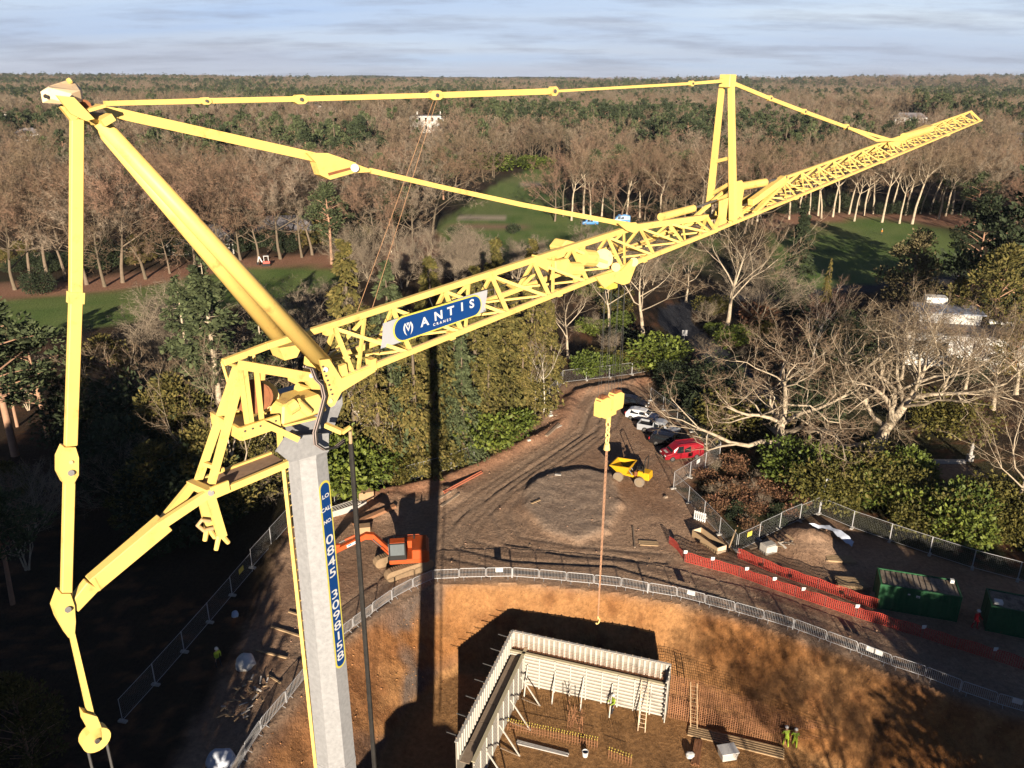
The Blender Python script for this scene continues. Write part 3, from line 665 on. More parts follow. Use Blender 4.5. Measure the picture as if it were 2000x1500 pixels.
for off, pts in ((-.15, [(404, 1034), (400, 1056)]), (.2, [(428, 1046), (422, 1074)]), (.2, [(434, 1046), (446, 1060)]), (-.15, [(408, 1032), (420, 1050)])): P = Cl(pts, off); mb.tube(P, [.06, .05], 7)
mb.build('hanger_claw', YEL, hg)
MB().tube(Cl([(410, 1018), (394, 1016), (386, 1026), (398, 1036), (416, 1032)], 0), .045, 8).build('hanger_ring', YELP, hg)

# ---- machinery platform at the mast head
dk = MB(); zdk = C(520, 838).z
def pl(a, b, z): return V((MASTX, MASTY, 0)) + HD * a + SD * b + V((0, 0, z))
A0 = (C(470, 850, .6) - V((MASTX, MASTY, 0))).dot(HD)
mach = MB()
mach.beam(C(470, 848, .62), C(546, 822, .62), .07, pw(26, C(500, 840)), SD); mach.beam(C(458, 815, -.62), C(520, 790, -.62), .07, .26, SD)
mach.beam(C(470, 848, .62), C(470, 848, .62) - SD * 1.24, .07, .28)
mach.prism([C(470, 850, .6), C(620, 815, .6), C(620, 815, .6) - SD * 1.2, C(470, 850, .6) - SD * 1.2], V((0, 0, -.05)))
mach = mach.build('machinery_deck', YEL, crane)
def guard(name, pts, w=.055):
    mb = MB()
    for a, b_ in zip(pts[:-1], pts[1:]): mb.beam(a, b_, w, w)
    return mb.build(name, YEL, mach)
guard('guard_rail', [C(434, 706, -.6), C(462, 800, -.6)]); guard('guard_rail', [C(496, 678, -.6), C(498, 760, -.6)]); guard('guard_rail', [C(434, 706, -.6), C(470, 690, -.6), C(540, 668, -.6)])
guard('guard_rail', [C(434, 706, -.6), C(466, 716, .3)])
for x0, y0, x1, y1 in ((468, 718, 484, 836), (500, 717, 511, 820), (514, 715, 512, 742), (478, 722, 492, 832)): MB().beam(C(x0, y0, .5), C(x1, y1, .5), .07, .09, SD).build('guard_post', YEL, mach)
MB().beam(C(466, 712, .6), C(608, 736, .6), .09, pw(17, C(540, 725)), SD).build('platform_tie', YEL, mach)
MB().tube([C(608, 734, .66), C(608, 734, .7)], .05, 8).build('pin', STEEL, mach)
# gearbox and motors
g = MB(); gc = C(575, 790, .25); Mg = Matrix((HD, SD, V((0, 0, 1)))).transposed()
g.box(gc, (1.15, .85, .42), Mg, taper=.82); g = g.build('gearbox', YEL, mach, bevel=.04)
MB().tube([C(562, 800, .7), C(578, 790, .7)], .15, 12).build('hoist_motor', YEL, mach, smooth=False); MB().tube([C(580, 785, .72), C(603, 806, .72)], .10, 12).build('hoist_motor', YEL, mach); MB().tube([C(580, 757, .0), C(600, 763, .0)], .11, 10).build('slew_motor', YEL, mach)
MB().tube([C(505, 775, .35), C(505, 775, -.35)], .30, 18).build('rope_drum', RUST, mach); MB().tube([C(512, 775, .0), C(512, 775, -.04)], .36, 18).build('drum_flange', YEL, mach)
for k in range(3): MB().tube([C(492 + k * 7, 775, .3 - .2 * k), C(492 + k * 7, 775, .24 - .2 * k)], .37, 18).build('drum_flange', YEL if k else RUST, mach)
MB().prism(Cl([(546, 680), (592, 672), (580, 698), (556, 704)], .1), -SD * .5).build('cable_box', YEL, mach); MB().prism(Cl([(575, 732), (602, 742), (600, 755), (576, 750)], -.2), -SD * .3).build('cable_box', YEL, mach)
MB().beam(C(516, 828, .72), C(582, 858, .72), .09, .13, SD).build('bracket_arm', YEL, mach); MB().beam(C(545, 830, -.3), C(548, 880, -.3), .1, .1, SD).build('bracket_leg', YEL, mach)
MB().prism(Cl([(604, 700), (612, 694), (628, 772), (612, 768), (600, 740)], .1), -SD * .2).build('hinge_plate', YEL, jib)
mb = MB()
for s in (W + .02, -W - .08):
    mb.prism(Cl([(622, 702), (640, 700), (664, 738), (672, 734), (726, 714), (730, 724), (664, 764), (650, 790), (643, 794), (636, 786), (632, 740)], s), SD * .07)
hp = mb.build('hinge_plate', YEL, jib)
MB().tube([C(636, 722, W + .08), C(636, 722, W + .12)], pw(5, C(636, 722)), 10).build('pin', STEEL, hp); MB().tube([C(645, 783, W + .08), C(645, 783, W + .11)], pw(5, C(645, 783)), 10).build('pin', YELP, hp)
MB().beam(C(724, 700, W), C(726, 722, W), .2, .16, SD).build('trolley_stop', YEL, jib); MB().beam(C(668, 712, W), C(672, 732, W), .1, .16, SD).build('trolley_stop', YEL, jib)
# hoses looping over the head and down to the long hanging cable
for k in range(4):
    o = .72 + .03 * k; j = k * 2.2
    MB().tube(Cl([(592 + j, 716), (606 + j, 719), (614 + j, 740), (626 + j, 752), (631 + j, 775), (622 + j, 810), (612 + j, 845), (614 + j, 868), (630 + j, 878), (652 + j, 874), (672, 858 + j)], o), .022, 6).build('hose', (BLACK if k % 2 else mat('hose_grey', (.30, .24, .22), .6)), mach, smooth=True)
ba = MB().beam(C(636, 830, .5), C(668, 844, .9), .1, .11).beam(C(668, 846, .9), C(684, 834, .9), .07, .07).build('cable_arm', YEL, mach)
cp = C(684, 842, .9); cq = C(685, 866, .9)
MB().tube([cp, cq], .04, 8).build('cable_grip', TIMBER, ba); MB().tube([V((cq.x, cq.y, cq.z)), V((cq.x, cq.y, 20)), V((cq.x, cq.y, 2.2))], .062, 8).build('power_cable', mat('cable_black', (.022, .02, .018), .6, .4, 6), ba)

# ---- hoist machinery hung inside the jib
hm = MB().prism(Cl([(1096, 484), (1108, 469), (1145, 478), (1142, 500), (1100, 498)], -.35), -SD * .5).build('hoist_cover', YEL, crane, bevel=.03)
MB().tube(Cl([(1136, 503), (1158, 505)], .1), .26, 14).build('hoist_motor', YEL, hm); MB().tube(Cl([(1158, 505), (1172, 507)], .1), .17, 12).build('hoist_motor', YEL, hm)
MB().prism(Cl([(1085, 510), (1112, 505), (1118, 516), (1112, 536), (1086, 530)], .25), -SD * .6).build('hoist_gearbox', YEL, hm, bevel=.03); MB().tube(Cl([(1108, 526), (1130, 526)], .3), .22, 12).build('hoist_motor', YEL, hm)
MB().tube([C(1178, 505, .35), C(1178, 505, .25)], .30, 16).build('drum_flange', YEL, hm); MB().tube([C(1178, 505, .25), C(1178, 505, -.4)], .26, 14).build('rope_drum', RUST, hm)
MB().prism(Cl([(1122, 538), (1134, 536), (1130, 553), (1124, 553)], .5), -SD * .08).build('hoist_foot', YEL, hm); MB().prism(Cl([(1054, 500), (1078, 512), (1070, 530), (1052, 520)], .2), -SD * .3).build('cable_box', YEL, hm)
# trolley
tr = MB()
for s in (.66, -.72): tr.prism(Cl([(1160, 540), (1196, 530), (1210, 528), (1232, 506), (1242, 510), (1226, 552), (1214, 556), (1196, 550), (1178, 562), (1172, 556)], s), SD * .07)
tr = tr.build('trolley_frame', YEL, crane)
MB().prism(Cl([(1190, 552), (1206, 550), (1206, 562), (1191, 566)], .3), -SD * .5).build('trolley_plate', LEMON, tr)
for x, y in ((1203, 518), (1238, 508)):
    for s in (W + .08, -W - .14): MB().tube([C(x, y + 4, s), C(x, y + 4, s + .08)], .14, 12).build('trolley_wheel', YEL, tr)
MB().beam(C(1206, 524, .62), C(1240, 510, .62), .06, .07, SD).build('trolley_bar', YEL, tr); MB().beam(C(1206, 518, .3), C(1236, 508, .3), .06, .06, SD).build('trolley_bar', YEL, tr)

# ropes and chord collars along the jib
ROPE = mat('wire_rope', (.06, .055, .05), .6)
for a, b_, o in (((640, 690), (1080, 520), .1), ((1190, 500), (1400, 425), .05), ((1440, 405), (1890, 226), .05), ((1235, 512), (1900, 232), .3), ((690, 700), (1165, 535), -.25)): MB().tube([C(*a, o), C(*b_, o)], .012, 4).build('jib_rope', ROPE, jib)
for x, y in ((640, 645), (958, 537), (1090, 494)): MB().beam(C(x - 7, y + 2.4), C(x + 7, y - 2.4), pw(15, C(x, y)), pw(16, C(x, y)), SD).build('chord_collar', YEL, jib)
for f in (.2, .46, .72, 1.2, 1.5, 1.8):
    for s in (W, -W): p0, p1 = bot(f, s) - V((0, 0, .05)), bot(f + .01, s) - V((0, 0, .05)); MB().beam(p0, p1, .18 if f < 1 else .14, .19 if f < 1 else .15, SD).build('chord_collar', YEL, jib)
for k in range(7): a = C(630 + k * 3, 716 + k * 9, W + .1); MB().tube([a, a + SD * .03], .022, 6).build('bolt', STEEL, hp)
for k in range(5): a = C(478 + k * 15, 842 - k * 5, .66); MB().tube([a, a + SD * .02], .022, 6).build('bolt', STEEL, mach)
# ---- guy ropes up to the tie
for (x, y), (x2, y2) in (((848, 192), (694, 620)), ((854, 192), (724, 612))): MB().tube([C(x, y, 0), C(x2, y2, 0)], .008, 4).build('guy_rope', mat('old_rope', (.30, .17, .09), .9), crane)

# ---- hook block, chains and hook (hang from the trolley ropes)
tp = C(1202, 552, 0); hx, hy = tp.x, tp.y
def hang(py, lat=0.0, dx=0.0):
    d = ray(1170, py); t_ = hy / d.y; return V((hx + dx, hy, (CAM + d * t_).z)) + HD * lat
bz0, bz1 = hang(812).z, hang(770).z
hb = thing('hook_block', 'yellow twin hook block hung on four thin ropes below the trolley', 'hook block', (hx, hy, bz0))
for lat in (-.36, .36):
    c0 = hang(790, lat); 
    blk = MB().prism([c0 + HD * a + V((0, 0, b)) + SD * .14 for a, b in ((-.29, -.26), (.24, -.26), (.29, -.1), (.29, .26), (.1, .37), (-.2, .37), (-.29, .2))], -SD * .28).build('sheave_cheek', YEL, hb)
    MB().tube([c0 + V((0, 0, .2)) + SD * .1, c0 + V((0, 0, .2)) - SD * .1], .26, 16).build('sheave', RUST, blk)
    for s in (-.06, .06):
        for e in (-.2, .2): MB().tube([c0 + HD * e + SD * s + V((0, 0, .4)), V(((c0 + HD * e * .8).x, (c0 + HD * e * .8).y, tp.z))], .006, 4).build('hoist_rope', STEEL, hb)
MB().beam(hang(806, -.3), hang(806, .3), .2, .22, SD).build('hook_yoke', YEL, hb); MB().tube([hang(806), hang(824)], .09, 10).build('swivel', YEL, hb)
CHAIN = mat('chain_rust', (.40, .22, .13), .8, .2, 9); CHY = mat('chain_yellow', (.74, .52, .20), .6, .1, 6)
ch = thing('lifting_chain', 'long rusty lifting chain with hook hanging over the excavation', 'chain', tuple(hang(1222)))
def link(c, r, l_, ax, m, name='chain_link', n=10, tube=.022):
    P = [c + ax * (r * math.cos(a)) + V((0, 0, l_ * math.sin(a))) for a in np.linspace(0, 2 * math.pi, n, endpoint=False)]
    MB().tube(P + [P[0]], tube, 6, caps=False).build(name, m, ch, smooth=True)
z = hang(824).z; k = 0; z2 = hang(872).z
while z > z2: link(V((hx, hy, z - .1)), .075, .14, (HD if k % 2 else SD), CHY, tube=.032); z -= .2; k += 1
MB().tube([V((hx, hy, z2 + .1)), V((hx, hy, z2 - .12))], [.09, .12], 8).build('master_link', CHY, ch)
z3 = hang(1208).z; mb = MB(); k = 0; z = z2 - .1
for leg in (-.03, .03):
    z = z2 - .1; k = 0
    while z > z3:
        ax = HD if k % 2 else SD; c = V((hx, hy, z - .05)) + HD * leg * min(1, (z - z3) / 5)
        P = [c + ax * (.026 * math.cos(a)) + V((0, 0, .07 * math.sin(a))) for a in np.linspace(0, 2 * math.pi, 6, endpoint=False)]; mb.tube(P + [P[0]], .010, 4, caps=False); z -= .105; k += 1
o = mb.build('chain_leg', CHAIN, ch); o['kind'] = 'stuff'
hk = [V((hx, hy, z3)) + HD * (.11 * math.sin(a)) + V((0, 0, -.12 + .11 * math.cos(a))) for a in np.linspace(0, 4.6, 12)]
MB().tube([V((hx, hy, z3 + .1))] + hk, [.03] * 12 + [.012], 7).build('hook', CHY, ch, smooth=True)

# ---- name banners tied to the jib
def banner(off, label, front):
    TL, TR, BR, BL = C(748, 632, off), C(951, 566, off), C(949, 608, off), C(744, 681, off)
    b = MB(); n = SD * (.012 if front else -.012); GR = 8
    vs_ = []; fs_ = []
    for i in range(GR + 1):
        for j in range(4):
            p = BL.lerp(BR, i / GR).lerp(TL.lerp(TR, i / GR), j / 3); vs_.append(p + SD * .025 * math.sin(i * 1.3 + j))
    for i in range(GR):
        for j in range(3): a = i * 4 + j; fs_.append((a, a + 4, a + 5, a + 1))
    m_ = len(vs_); vs_ += [v - n for v in vs_]; fs_ += [tuple(reversed([q + m_ for q in f])) for f in fs_]
    root = thing('name_banner', label, 'banner', tuple(BL))
    MB().add(vs_, fs_).build('banner_sheet', mat('banner_vinyl', (.36, .37, .39), .55, .06, 2), root, smooth=True)
    if not front: return root
    e1 = (BR - BL).normalized(); e2 = (TL - BL); e2 = (e2 - e1 * e2.dot(e1)).normalized(); nn = e1.cross(e2)
    if nn.dot(SD) < 0: nn = -nn
    def q(px, py): 
        d = ray(px, py); return CAM + d * ((BL - CAM).dot(nn) / d.dot(nn))
    l0, l1 = q(786, 641), q(922, 597); ax = (l1 - l0).normalized(); ay = nn.cross(ax).normalized(); rr = pw(23, l0)
    def pill(r, lift): 
        P = [l0 + (ay * math.cos(a) - ax * math.sin(a)) * r for a in np.linspace(0, math.pi, 12)] + [l1 + (-ay * math.cos(a) + ax * math.sin(a)) * r * .9 for a in np.linspace(0, math.pi, 12)]
        return [p + nn * lift for p in P]
    s = MB().prism(pill(rr * 1.14, .055), -nn * .01).build('banner_border', LEMON, root); MB().prism(pill(rr, .062), -nn * .006).build('banner_field', BLUE, root)
    mb = MB()
    for ch_, x, y in (('A', 826, 628), ('N', 853, 616), ('T', 877, 607), ('I', 899, 599), ('S', 918, 593)): put_flat(mb, text_geo(ch_, pw(25, l0), .03, 1.2), q(x, y), ax, ay, .068)
    put_flat(mb, text_geo('CRANES', pw(7.5, l0), .03, 1.15, space=1.75), q(860, 628), ax, ay, .068)
    c = q(794, 641); u = pw(12, l0)
    half = [[(-.95, .55), (-.62, .85), (-.30, .1), (0, -.45), (0, -.05), (-.42, .95), (-.62, 1.1)],
            [(-.95, .55), (-1.02, 0), (-.80, -.62), (-.35, -1.12), (-.62, -.5), (-.68, .1), (-.62, .85)],
            [(0, .45), (-.2, .9), (-.32, 1.05), (0, 1.05)]]
    for poly in half:
        for sx in (1, -1):
            P = [c + ax * (x * sx * u) + ay * (y * u) + nn * .068 for x, y in poly]; 
            if sx < 0: P = P[::-1]
            mb.add(P, [tuple(range(len(P)))])
    o = mb.build('lettering', WHITE, root); o['kind'] = 'stuff'
    # tie straps
    for x, y in ((750, 634), (948, 568), (946, 606), (747, 678), (846, 600)): p = C(x, y, off); MB().tube([p, p + V((0, 0, .22 if y in (634, 568, 600) else -.2)) - SD * .15], .012, 4).build('tie_strap', BLACK, root)
    return root
banner(.46, 'blue and white name banner tied to the near face of the crane jib', True)
banner(-.46, 'grey back of a second banner behind the jib lattice', False)

# ================================================================ FENCES AND BARRIERS
def place_between(proto, a, b, base_len, first):
    o = proto if first else copy_tree(proto)
    d = b - a; o.location = a; o.rotation_euler = (0, 0, math.atan2(d.y, d.x)); o.scale = (V((d.x, d.y)).length / base_len, 1, 1)
    return o
def make_barrier():
    t_ = thing('crowd_barrier', 'x', 'barrier', group='steel crowd barriers along the pit edge')
    Lb, Hb = 2.2, 1.08; r = .026
    P = [(.0, .22), (.0, Hb - .12), (.03, Hb - .04), (.12, Hb), (Lb - .12, Hb), (Lb - .03, Hb - .04), (Lb, Hb - .12), (Lb, .22), (Lb - .03, .19), (.03, .19), (0, .22)]
    MB().tube([V((x, 0, z)) for x, z in P], r, 6, caps=False).build('barrier_frame', GALV2, t_, world=False)
    mb = MB()
    for k in range(17): x = .12 + k * (Lb - .24) / 16; mb.tube([V((x, 0, .19)), V((x, 0, Hb))], .0105, 4, caps=False)
    mb.build('infill_bars', GALV2, t_, world=False)['kind'] = 'stuff'
    for x in (.35, Lb - .35): MB().tube([V((x, -.28, .02)), V((x, -.05, .10)), V((x, 0, .2)), V((x, .05, .10)), V((x, .28, .02))], .018, 5).build('foot', GALV2, t_, world=False)
    return t_
bar0 = make_barrier()
nbar = len(BARRIER) - 1
side_words = []
for i in range(nbar):
    a, b = BARRIER[i], BARRIER[i + 1]; d = (b - a); a = a + d * .02; b = b - d * .02
    a.z = gz(a.x, a.y); b.z = gz(b.x, b.y); a.z = (a.z + b.z) / 2 + .02
    o = place_between(bar0, a, b, 2.2, i == 0)
    px = (BARRIER_PX[i][0] + BARRIER_PX[i + 1][0]) / 2
    sgn = {12: 'with one white notice', 19: 'with a white notice', 25: 'with two white notices', 29: 'with a striped white notice'}.get(i)
    if i < 10: lab = 'galvanised crowd barrier at the left pit edge behind the crane mast'
    elif i < 20: lab = 'galvanised crowd barrier along the far edge of the excavation'
    else: lab = 'galvanised crowd barrier along the right pit edge beside the orange netting'
    if sgn: lab = {12: 'crowd barrier bearing a white notice below the yard', 19: 'crowd barrier with a white notice above the rebar wall', 25: 'crowd barrier with twin white notices in the tree shade', 29: 'crowd barrier with a lined white notice at the frame edge'}[i]
    o['label'] = lab
    if sgn:
        for sx in ((.0,) if i != 25 else (-.3, .3)):
            c = a.lerp(b, .5) + d.normalized() * sx; nrm = V((d.y, -d.x, 0)).normalized()
            if nrm.y > 0: nrm = -nrm
            s_ = MB().box((1.1 + sx, -.035 if True else 0, .86), (.62 if i != 25 else .5, .012, .42)).build('notice', WHITE, o, world=False)
    if i % 5 == 2: MB().box((2.2, -.05, .55), (.10, .05, 1.0)).build('connector_post', GALV2, o, world=False)

def make_mesh_panel():
    t_ = thing('mesh_fence_panel', 'x', 'fence panel', group='temporary mesh fence panels round the site')
    Lb, Hb = 3.45, 2.0
    for x in (0, Lb): MB().tube([V((x, 0, .05)), V((x, 0, Hb))], .024, 6).build('post', GALV2, t_, world=False)
    for z in (.16, Hb - .03): MB().tube([V((0, 0, z)), V((Lb, 0, z))], .021, 6).build('rail', GALV2, t_, world=False)
    mb = MB()
    for k in range(1, 23): x = k * Lb / 23; mb.tube([V((x, 0, .16)), V((x, 0, Hb - .03))], .0024, 3, caps=False)
    for k in range(1, 10): z = .16 + k * (Hb - .19) / 10; mb.tube([V((0, 0, z)), V((Lb, 0, z))], .0024, 3, caps=False)
    mb.build('wire_mesh', mat('fence_wire', (.34, .34, .33), .6, .1, 9), t_, world=False)['kind'] = 'stuff'
    for x in (0,): MB().box((x, 0, .07), (.24, .62, .14)).build('base_block', CONC, t_, world=False)
    return t_
pan0 = make_mesh_panel(); pan_used = [False]
def fence(px_pts, label, extra=None):
    P = resample([at(x, y, 0) for x, y in px_pts], 3.5)
    for i in range(len(P) - 1):
        a, b = P[i].copy(), P[i + 1].copy(); a.z = .5 * (gz(a.x, a.y) + gz(b.x, b.y))
        o = place_between(pan0, a, b, 3.5, not pan_used[0]); pan_used[0] = True; o['label'] = label
        if extra and i in extra:
            o['label'] = extra[i][1]
            MB().box((1.7, -.04, 1.45), (.75, .012, .5)).build('notice', extra[i][0], o, world=False)
fence([(654, 985), (764, 951), (860, 924), (915, 907), (950, 883), (1010, 840), (1055, 801), (1088, 765), (1099, 748)], 'mesh fence panel below the conifers on the left of the yard', {9: (LEMON, 'mesh fence panel with a small yellow notice by the bank')})
fence([(1099, 748), (1144, 743), (1189, 738), (1230, 733), (1274, 725)], 'mesh fence panel across the far end of the track')
fence([(1270, 783), (1306, 811), (1340, 835), (1375, 862), (1405, 893)], 'mesh fence panel behind the row of parked cars')
fence([(1405, 896), (1360, 925), (1315, 953)], 'mesh fence panel beside the red van', {1: (WHITE, 'mesh fence panel with white notice beside the red van')})
fence([(1315, 955), (1365, 1002), (1437, 1080)], 'mesh fence panel along the right side of the dirt yard')
fence([(1440, 1078), (1520, 1040), (1599, 1005)], 'mesh fence panel closing the storage compound on the left', {0: (LEMON, 'mesh fence panel with white and yellow notices at the compound corner')})
fence([(1599, 1005), (1670, 1035), (1741, 1059), (1824, 1087), (1914, 1116), (2000, 1138), (2080, 1165)], 'mesh fence panel between the compound and the evergreen shrubs')
fence([(240, 1410), (330, 1310), (420, 1205), (500, 1110), (566, 1035)], 'mesh fence panel along the dark wood on the left', {4: (LEMON, 'mesh fence panel with orange notice at the edge of the dark wood')})

# orange plastic netting
def netting(px_pts, label, caps, h=1.05):
    P = resample([at(x, y, 0) for x, y in px_pts], .62); base = P[0]
    t_ = thing('barrier_netting', label, 'netting', tuple(base)); 
    top = []; bot_ = []
    for i, p in enumerate(P): z = gz(p.x, p.y); bot_.append(V((p.x, p.y, z + .08))); top.append(V((p.x, p.y, z + h + .07 * math.sin(i * 1.7))))
    mb = MB()
    for i in range(len(P) - 1):
        for k in range(4):
            f = k / 4; a, b = bot_[i].lerp(bot_[i + 1], f), top[i].lerp(top[i + 1], f); mb.beam(a, b, .055, .012, (P[i + 1] - P[i]))
        for k in range(7): mb.beam(bot_[i].lerp(top[i], k / 6), bot_[i + 1].lerp(top[i + 1], k / 6), .05 if k in (0, 6) else .028, .012, V((0, 0, 1)))
    mb.build('net', REDNET, t_)['kind'] = 'stuff'
    for i in range(0, len(P), 4): MB().tube([bot_[i] - V((0, 0, .2)), top[i] + V((0, 0, .12))], .016, 5).build('post', STEEL, t_)
    for x, y in caps:
        q = at(x, y, h); j = min(range(len(P)), key=lambda k: (P[k] - V((q.x, q.y, 0))).length); c = top[j] + V((0, -.06, .1)); MB().box(c, (.34, .03, .34)).build('marker_board', WHITE, t_)
netting([(1337, 1098), (1420, 1119), (1530, 1158), (1670, 1206), (1790, 1243), (1940, 1290), (2050, 1325)], 'long orange plastic netting beside the shaded haul road', [(1340, 1083), (1387, 1096), (1452, 1114), (1510, 1134), (1566, 1150), (1668, 1188), (1807, 1230), (1940, 1264)])
netting([(1440, 1090), (1530, 1128), (1640, 1166), (1714, 1192)], 'short orange plastic netting in front of the storage compound', [])
netting([(1306, 1062), (1322, 1075), (1337, 1096)], 'crumpled end of orange netting at the yard corner', [], .8)

# ================================================================ FORMWORK IN THE PIT
fo = at(1000, 1232, -.8); fp = at(1310, 1298, -.8); fa_ = (fp - fo); FL = V((fa_.x, fa_.y)).length; fa_ = V((fa_.x, fa_.y, 0)).normalized(); fb_ = V((fa_.y, -fa_.x, 0))
if fb_.y > 0: fb_ = -fb_
FO = V((fo.x, fo.y, FLOOR))
def fw(a, b, z): return FO + fa_ * a + fb_ * b + V((0, 0, z))
FORM = mat('form_ply', (.27, .24, .20), .8, .2, 2.5, col2=(.25, .22, .19), c2=(.55, .75), s2=3)
FORMW = mat('form_white', (.46, .43, .38), .7, .12, 3)
FORMY = mat('form_timber_new', (.46, .40, .27), .7, .1, 2)
form = thing('wall_formwork', 'white timber wall formwork standing in the corner of the excavation', 'formwork', tuple(FO))
HT = -.8 - FLOOR; HI = HT - 1.35
def panel_run(along, L_, b0, sgn, outer_h, inner_h, gap):
    """along: 0 back wall (a axis), 1 side wall (b axis)"""
    def q(u, v, z): return fw(u, v, z) if along == 0 else fw(v, u, z)
    n = int(L_ / 1.25); st = L_ / n
    for i in range(n):
        u0, u1 = i * st + .01, (i + 1) * st - .01
        p = MB().prism([q(u0, b0, .02), q(u1, b0, .02), q(u1, b0, outer_h - .03 * (i % 2)), q(u0, b0, outer_h - .03 * (i % 2))], (q(0, .06, 0) - q(0, 0, 0))).build('outer_panel', FORM, form)
        for k in range(3): u = u0 + .2 + k * .42; MB().beam(q(u, b0 + .11, outer_h - 1.6), q(u, b0 + .11, outer_h - .02), .16, .09, fa_ if along == 0 else fb_).build('stud', FORMW, p)
        for k in range(2): u = u0 + .3 + k * .6; MB().beam(q(u, b0 - .06, 0), q(u, b0 - .06, outer_h + .12), .08, .09, fa_ if along == 0 else fb_).build('outer_soldier', OLDWOOD, p)
        v = b0 + gap
        p2 = MB().prism([q(u0, v, .02), q(u1, v, .02), q(u1, v, inner_h), q(u0, v, inner_h)], (q(0, .05, 0) - q(0, 0, 0))).build('inner_panel', FORM, form)
        for k in range(9): z = .2 + k * (inner_h - .45) / 8; MB().beam(q(u0, v + .09, z), q(u1, v + .09, z), .075, .15, V((0, 0, 1)) if False else (q(0, 1, 0) - q(0, 0, 0))).build('waler', FORMW, p2)
        MB().beam(q(u0 + .05, v + .15, 0), q(u0 + .05, v + .15, inner_h - .05), .10, .08, fa_ if along == 0 else fb_).build('soldier', FORMW, p2)
        MB().beam(q(u0 - .01, v + .02, inner_h + .03), q(u1 + .01, v + .02, inner_h + .03), .26, .06, (q(0, 1, 0) - q(0, 0, 0))).build('capping_board', FORMY, p2)
        MB().beam(q(u0, b0 + .02, outer_h + .03), q(u1, b0 + .02, outer_h + .03), .2, .05, (q(0, 1, 0) - q(0, 0, 0))).build('capping_board', DIRTYWHITE, p)
panel_run(0, FL, 0, 1, HT, HI, .75); panel_run(1, 12.6, 0, 1, HT, HI, 1.25)
for i in range(5):
    u = 1.7 + i * 2.35; MB().beam(fw(u, 1.0, HI * .72), fw(u + .1, 2.3, .05), .09, .09).build('raking_prop', FORMW, form)
for i in range(4):
    u = 2.6 + i * 2.7; MB().beam(fw(1.6, u, HI * .75), fw(3.3, u + .2, .05), .08, .08).build('raking_prop', FORMW, form); MB().beam(fw(1.6, u, .2), fw(3.3, u + .2, .06), .08, .06).build('sole_board', OLDWOOD, form)
for i in range(6): MB().beam(fw(.62, .9 + i * 1.95, HI - .3), fw(.62, .9 + i * 1.95 + 1.9, HI - .3), .7, .05, fa_).build('walkway_board', OLDWOOD, form)
for i in range(7):
    u = .9 + i * 1.85; MB().beam(fw(.0, u, HT + .02), fw(-.9, u, HT + .12), .05, .05).build('bracket_bar', STEEL, form)
# end panel with stepped bracing on the right
for k in range(4): MB().prism([fw(FL - .02 - .0, -.05 + k * .38, .02), fw(FL - .02, .32 + k * .38, .02), fw(FL - .02, .32 + k * .38, HT - .12 * k), fw(FL - .02, -.05 + k * .38, HT - .12 * k)], fa_ * .07).build('end_panel', FORMW, form)
for k in range(8): MB().beam(fw(FL - .1, 0, .4 + k * .5), fw(FL - .1, 1.45, .4 + k * .5), .07, .13).build('end_waler', FORMW, form)
# rebar between the leaves
REB = mat('rebar', (.30, .14, .07), .85, .2, 9)
mb = MB()
for i in range(int(FL / .16)): mb.beam(fw(.2 + i * .16, .38, 0), fw(.2 + i * .16, .38, HI + .35), .016, .016)
for k in range(26): mb.beam(fw(.1, .40, .15 + k * .15), fw(FL - .1, .40, .15 + k * .15), .016, .016)
mb.build('wall_rebar', REB, form)['kind'] = 'stuff'
# starter-bar wall carrying on to the right
rw = thing('rebar_wall', 'rusty steel reinforcement mesh standing right of the white formwork', 'reinforcement', tuple(fw(FL + .2, .5, 0)))
mb = MB(); LR = 15.5
for i in range(int(LR / .17)):
    a = FL + .2 + i * .17; h = 3.9 * (1 - .35 * min(1, i * .17 / 7)) if i * .17 < 7.5 else (2.3 - .12 * (i * .17 - 7.5)); h += random.uniform(-.15, .15)
    for b in (.2, .75): mb.beam(fw(a, b, 0), fw(a + random.uniform(-.03, .03), b + random.uniform(-.03, .03), h * (1 if b < .5 else .55)), .032, .032)
for k in range(22): e = LR * (1 if k < 9 else max(.15, 1 - (k - 9) * .07)); mb.beam(fw(FL + .2, .22, .1 + k * .17), fw(FL + .2 + e, .22, .1 + k * .17), .026, .026)
for k in range(9): mb.beam(fw(FL + .2, .77, .1 + k * .17), fw(FL + .2 + LR, .77, .1 + k * .17), .017, .017)
mb.build('rebar_mesh', REB, rw)['kind'] = 'stuff'
for k in range(5): MB().beam(fw(FL + 1.9, 1.25 + k * .22, .06), fw(FL + 9, 1.3 + k * .24, .06), .12, .10).build('kicker_board', TIMBER, rw)
# starter bar rows with yellow caps on the slab
def starters(a0, b0, a1, b1, n, h, label):
    t_ = thing('starter_bars', label, 'reinforcement', tuple(fw(a0, b0, 0))); mb = MB(); mc = MB()
    for i in range(n):
        f = i / (n - 1)
        for s in (-.12, .12):
            p = fw(a0 + (a1 - a0) * f, b0 + (b1 - b0) * f + s, 0); q = p + V((random.uniform(-.03, .03), random.uniform(-.03, .03), h)); mb.beam(p, q, .02, .02); mc.box(q, (.05, .05, .06))
    for k in range(2): mb.beam(fw(a0, b0, .2 + k * .3), fw(a1, b1, .2 + k * .3), .02, .02)
    mb.build('bars', REB, t_)['kind'] = 'stuff'; mc.build('caps', LEMON, t_)['kind'] = 'stuff'
starters(1.6, 5.9, 8.6, 5.6, 34, .95, 'row of capped rusty starter bars on the pit slab')
starters(9.6, 6.2, 11.3, 6.4, 9, .9, 'short row of capped starter bars right of the timber shadow')
t_ = thing('column_rebar', 'dark bundle of upright column reinforcement in the formwork bay', 'reinforcement', tuple(fw(6.6, 4.2, 0)))
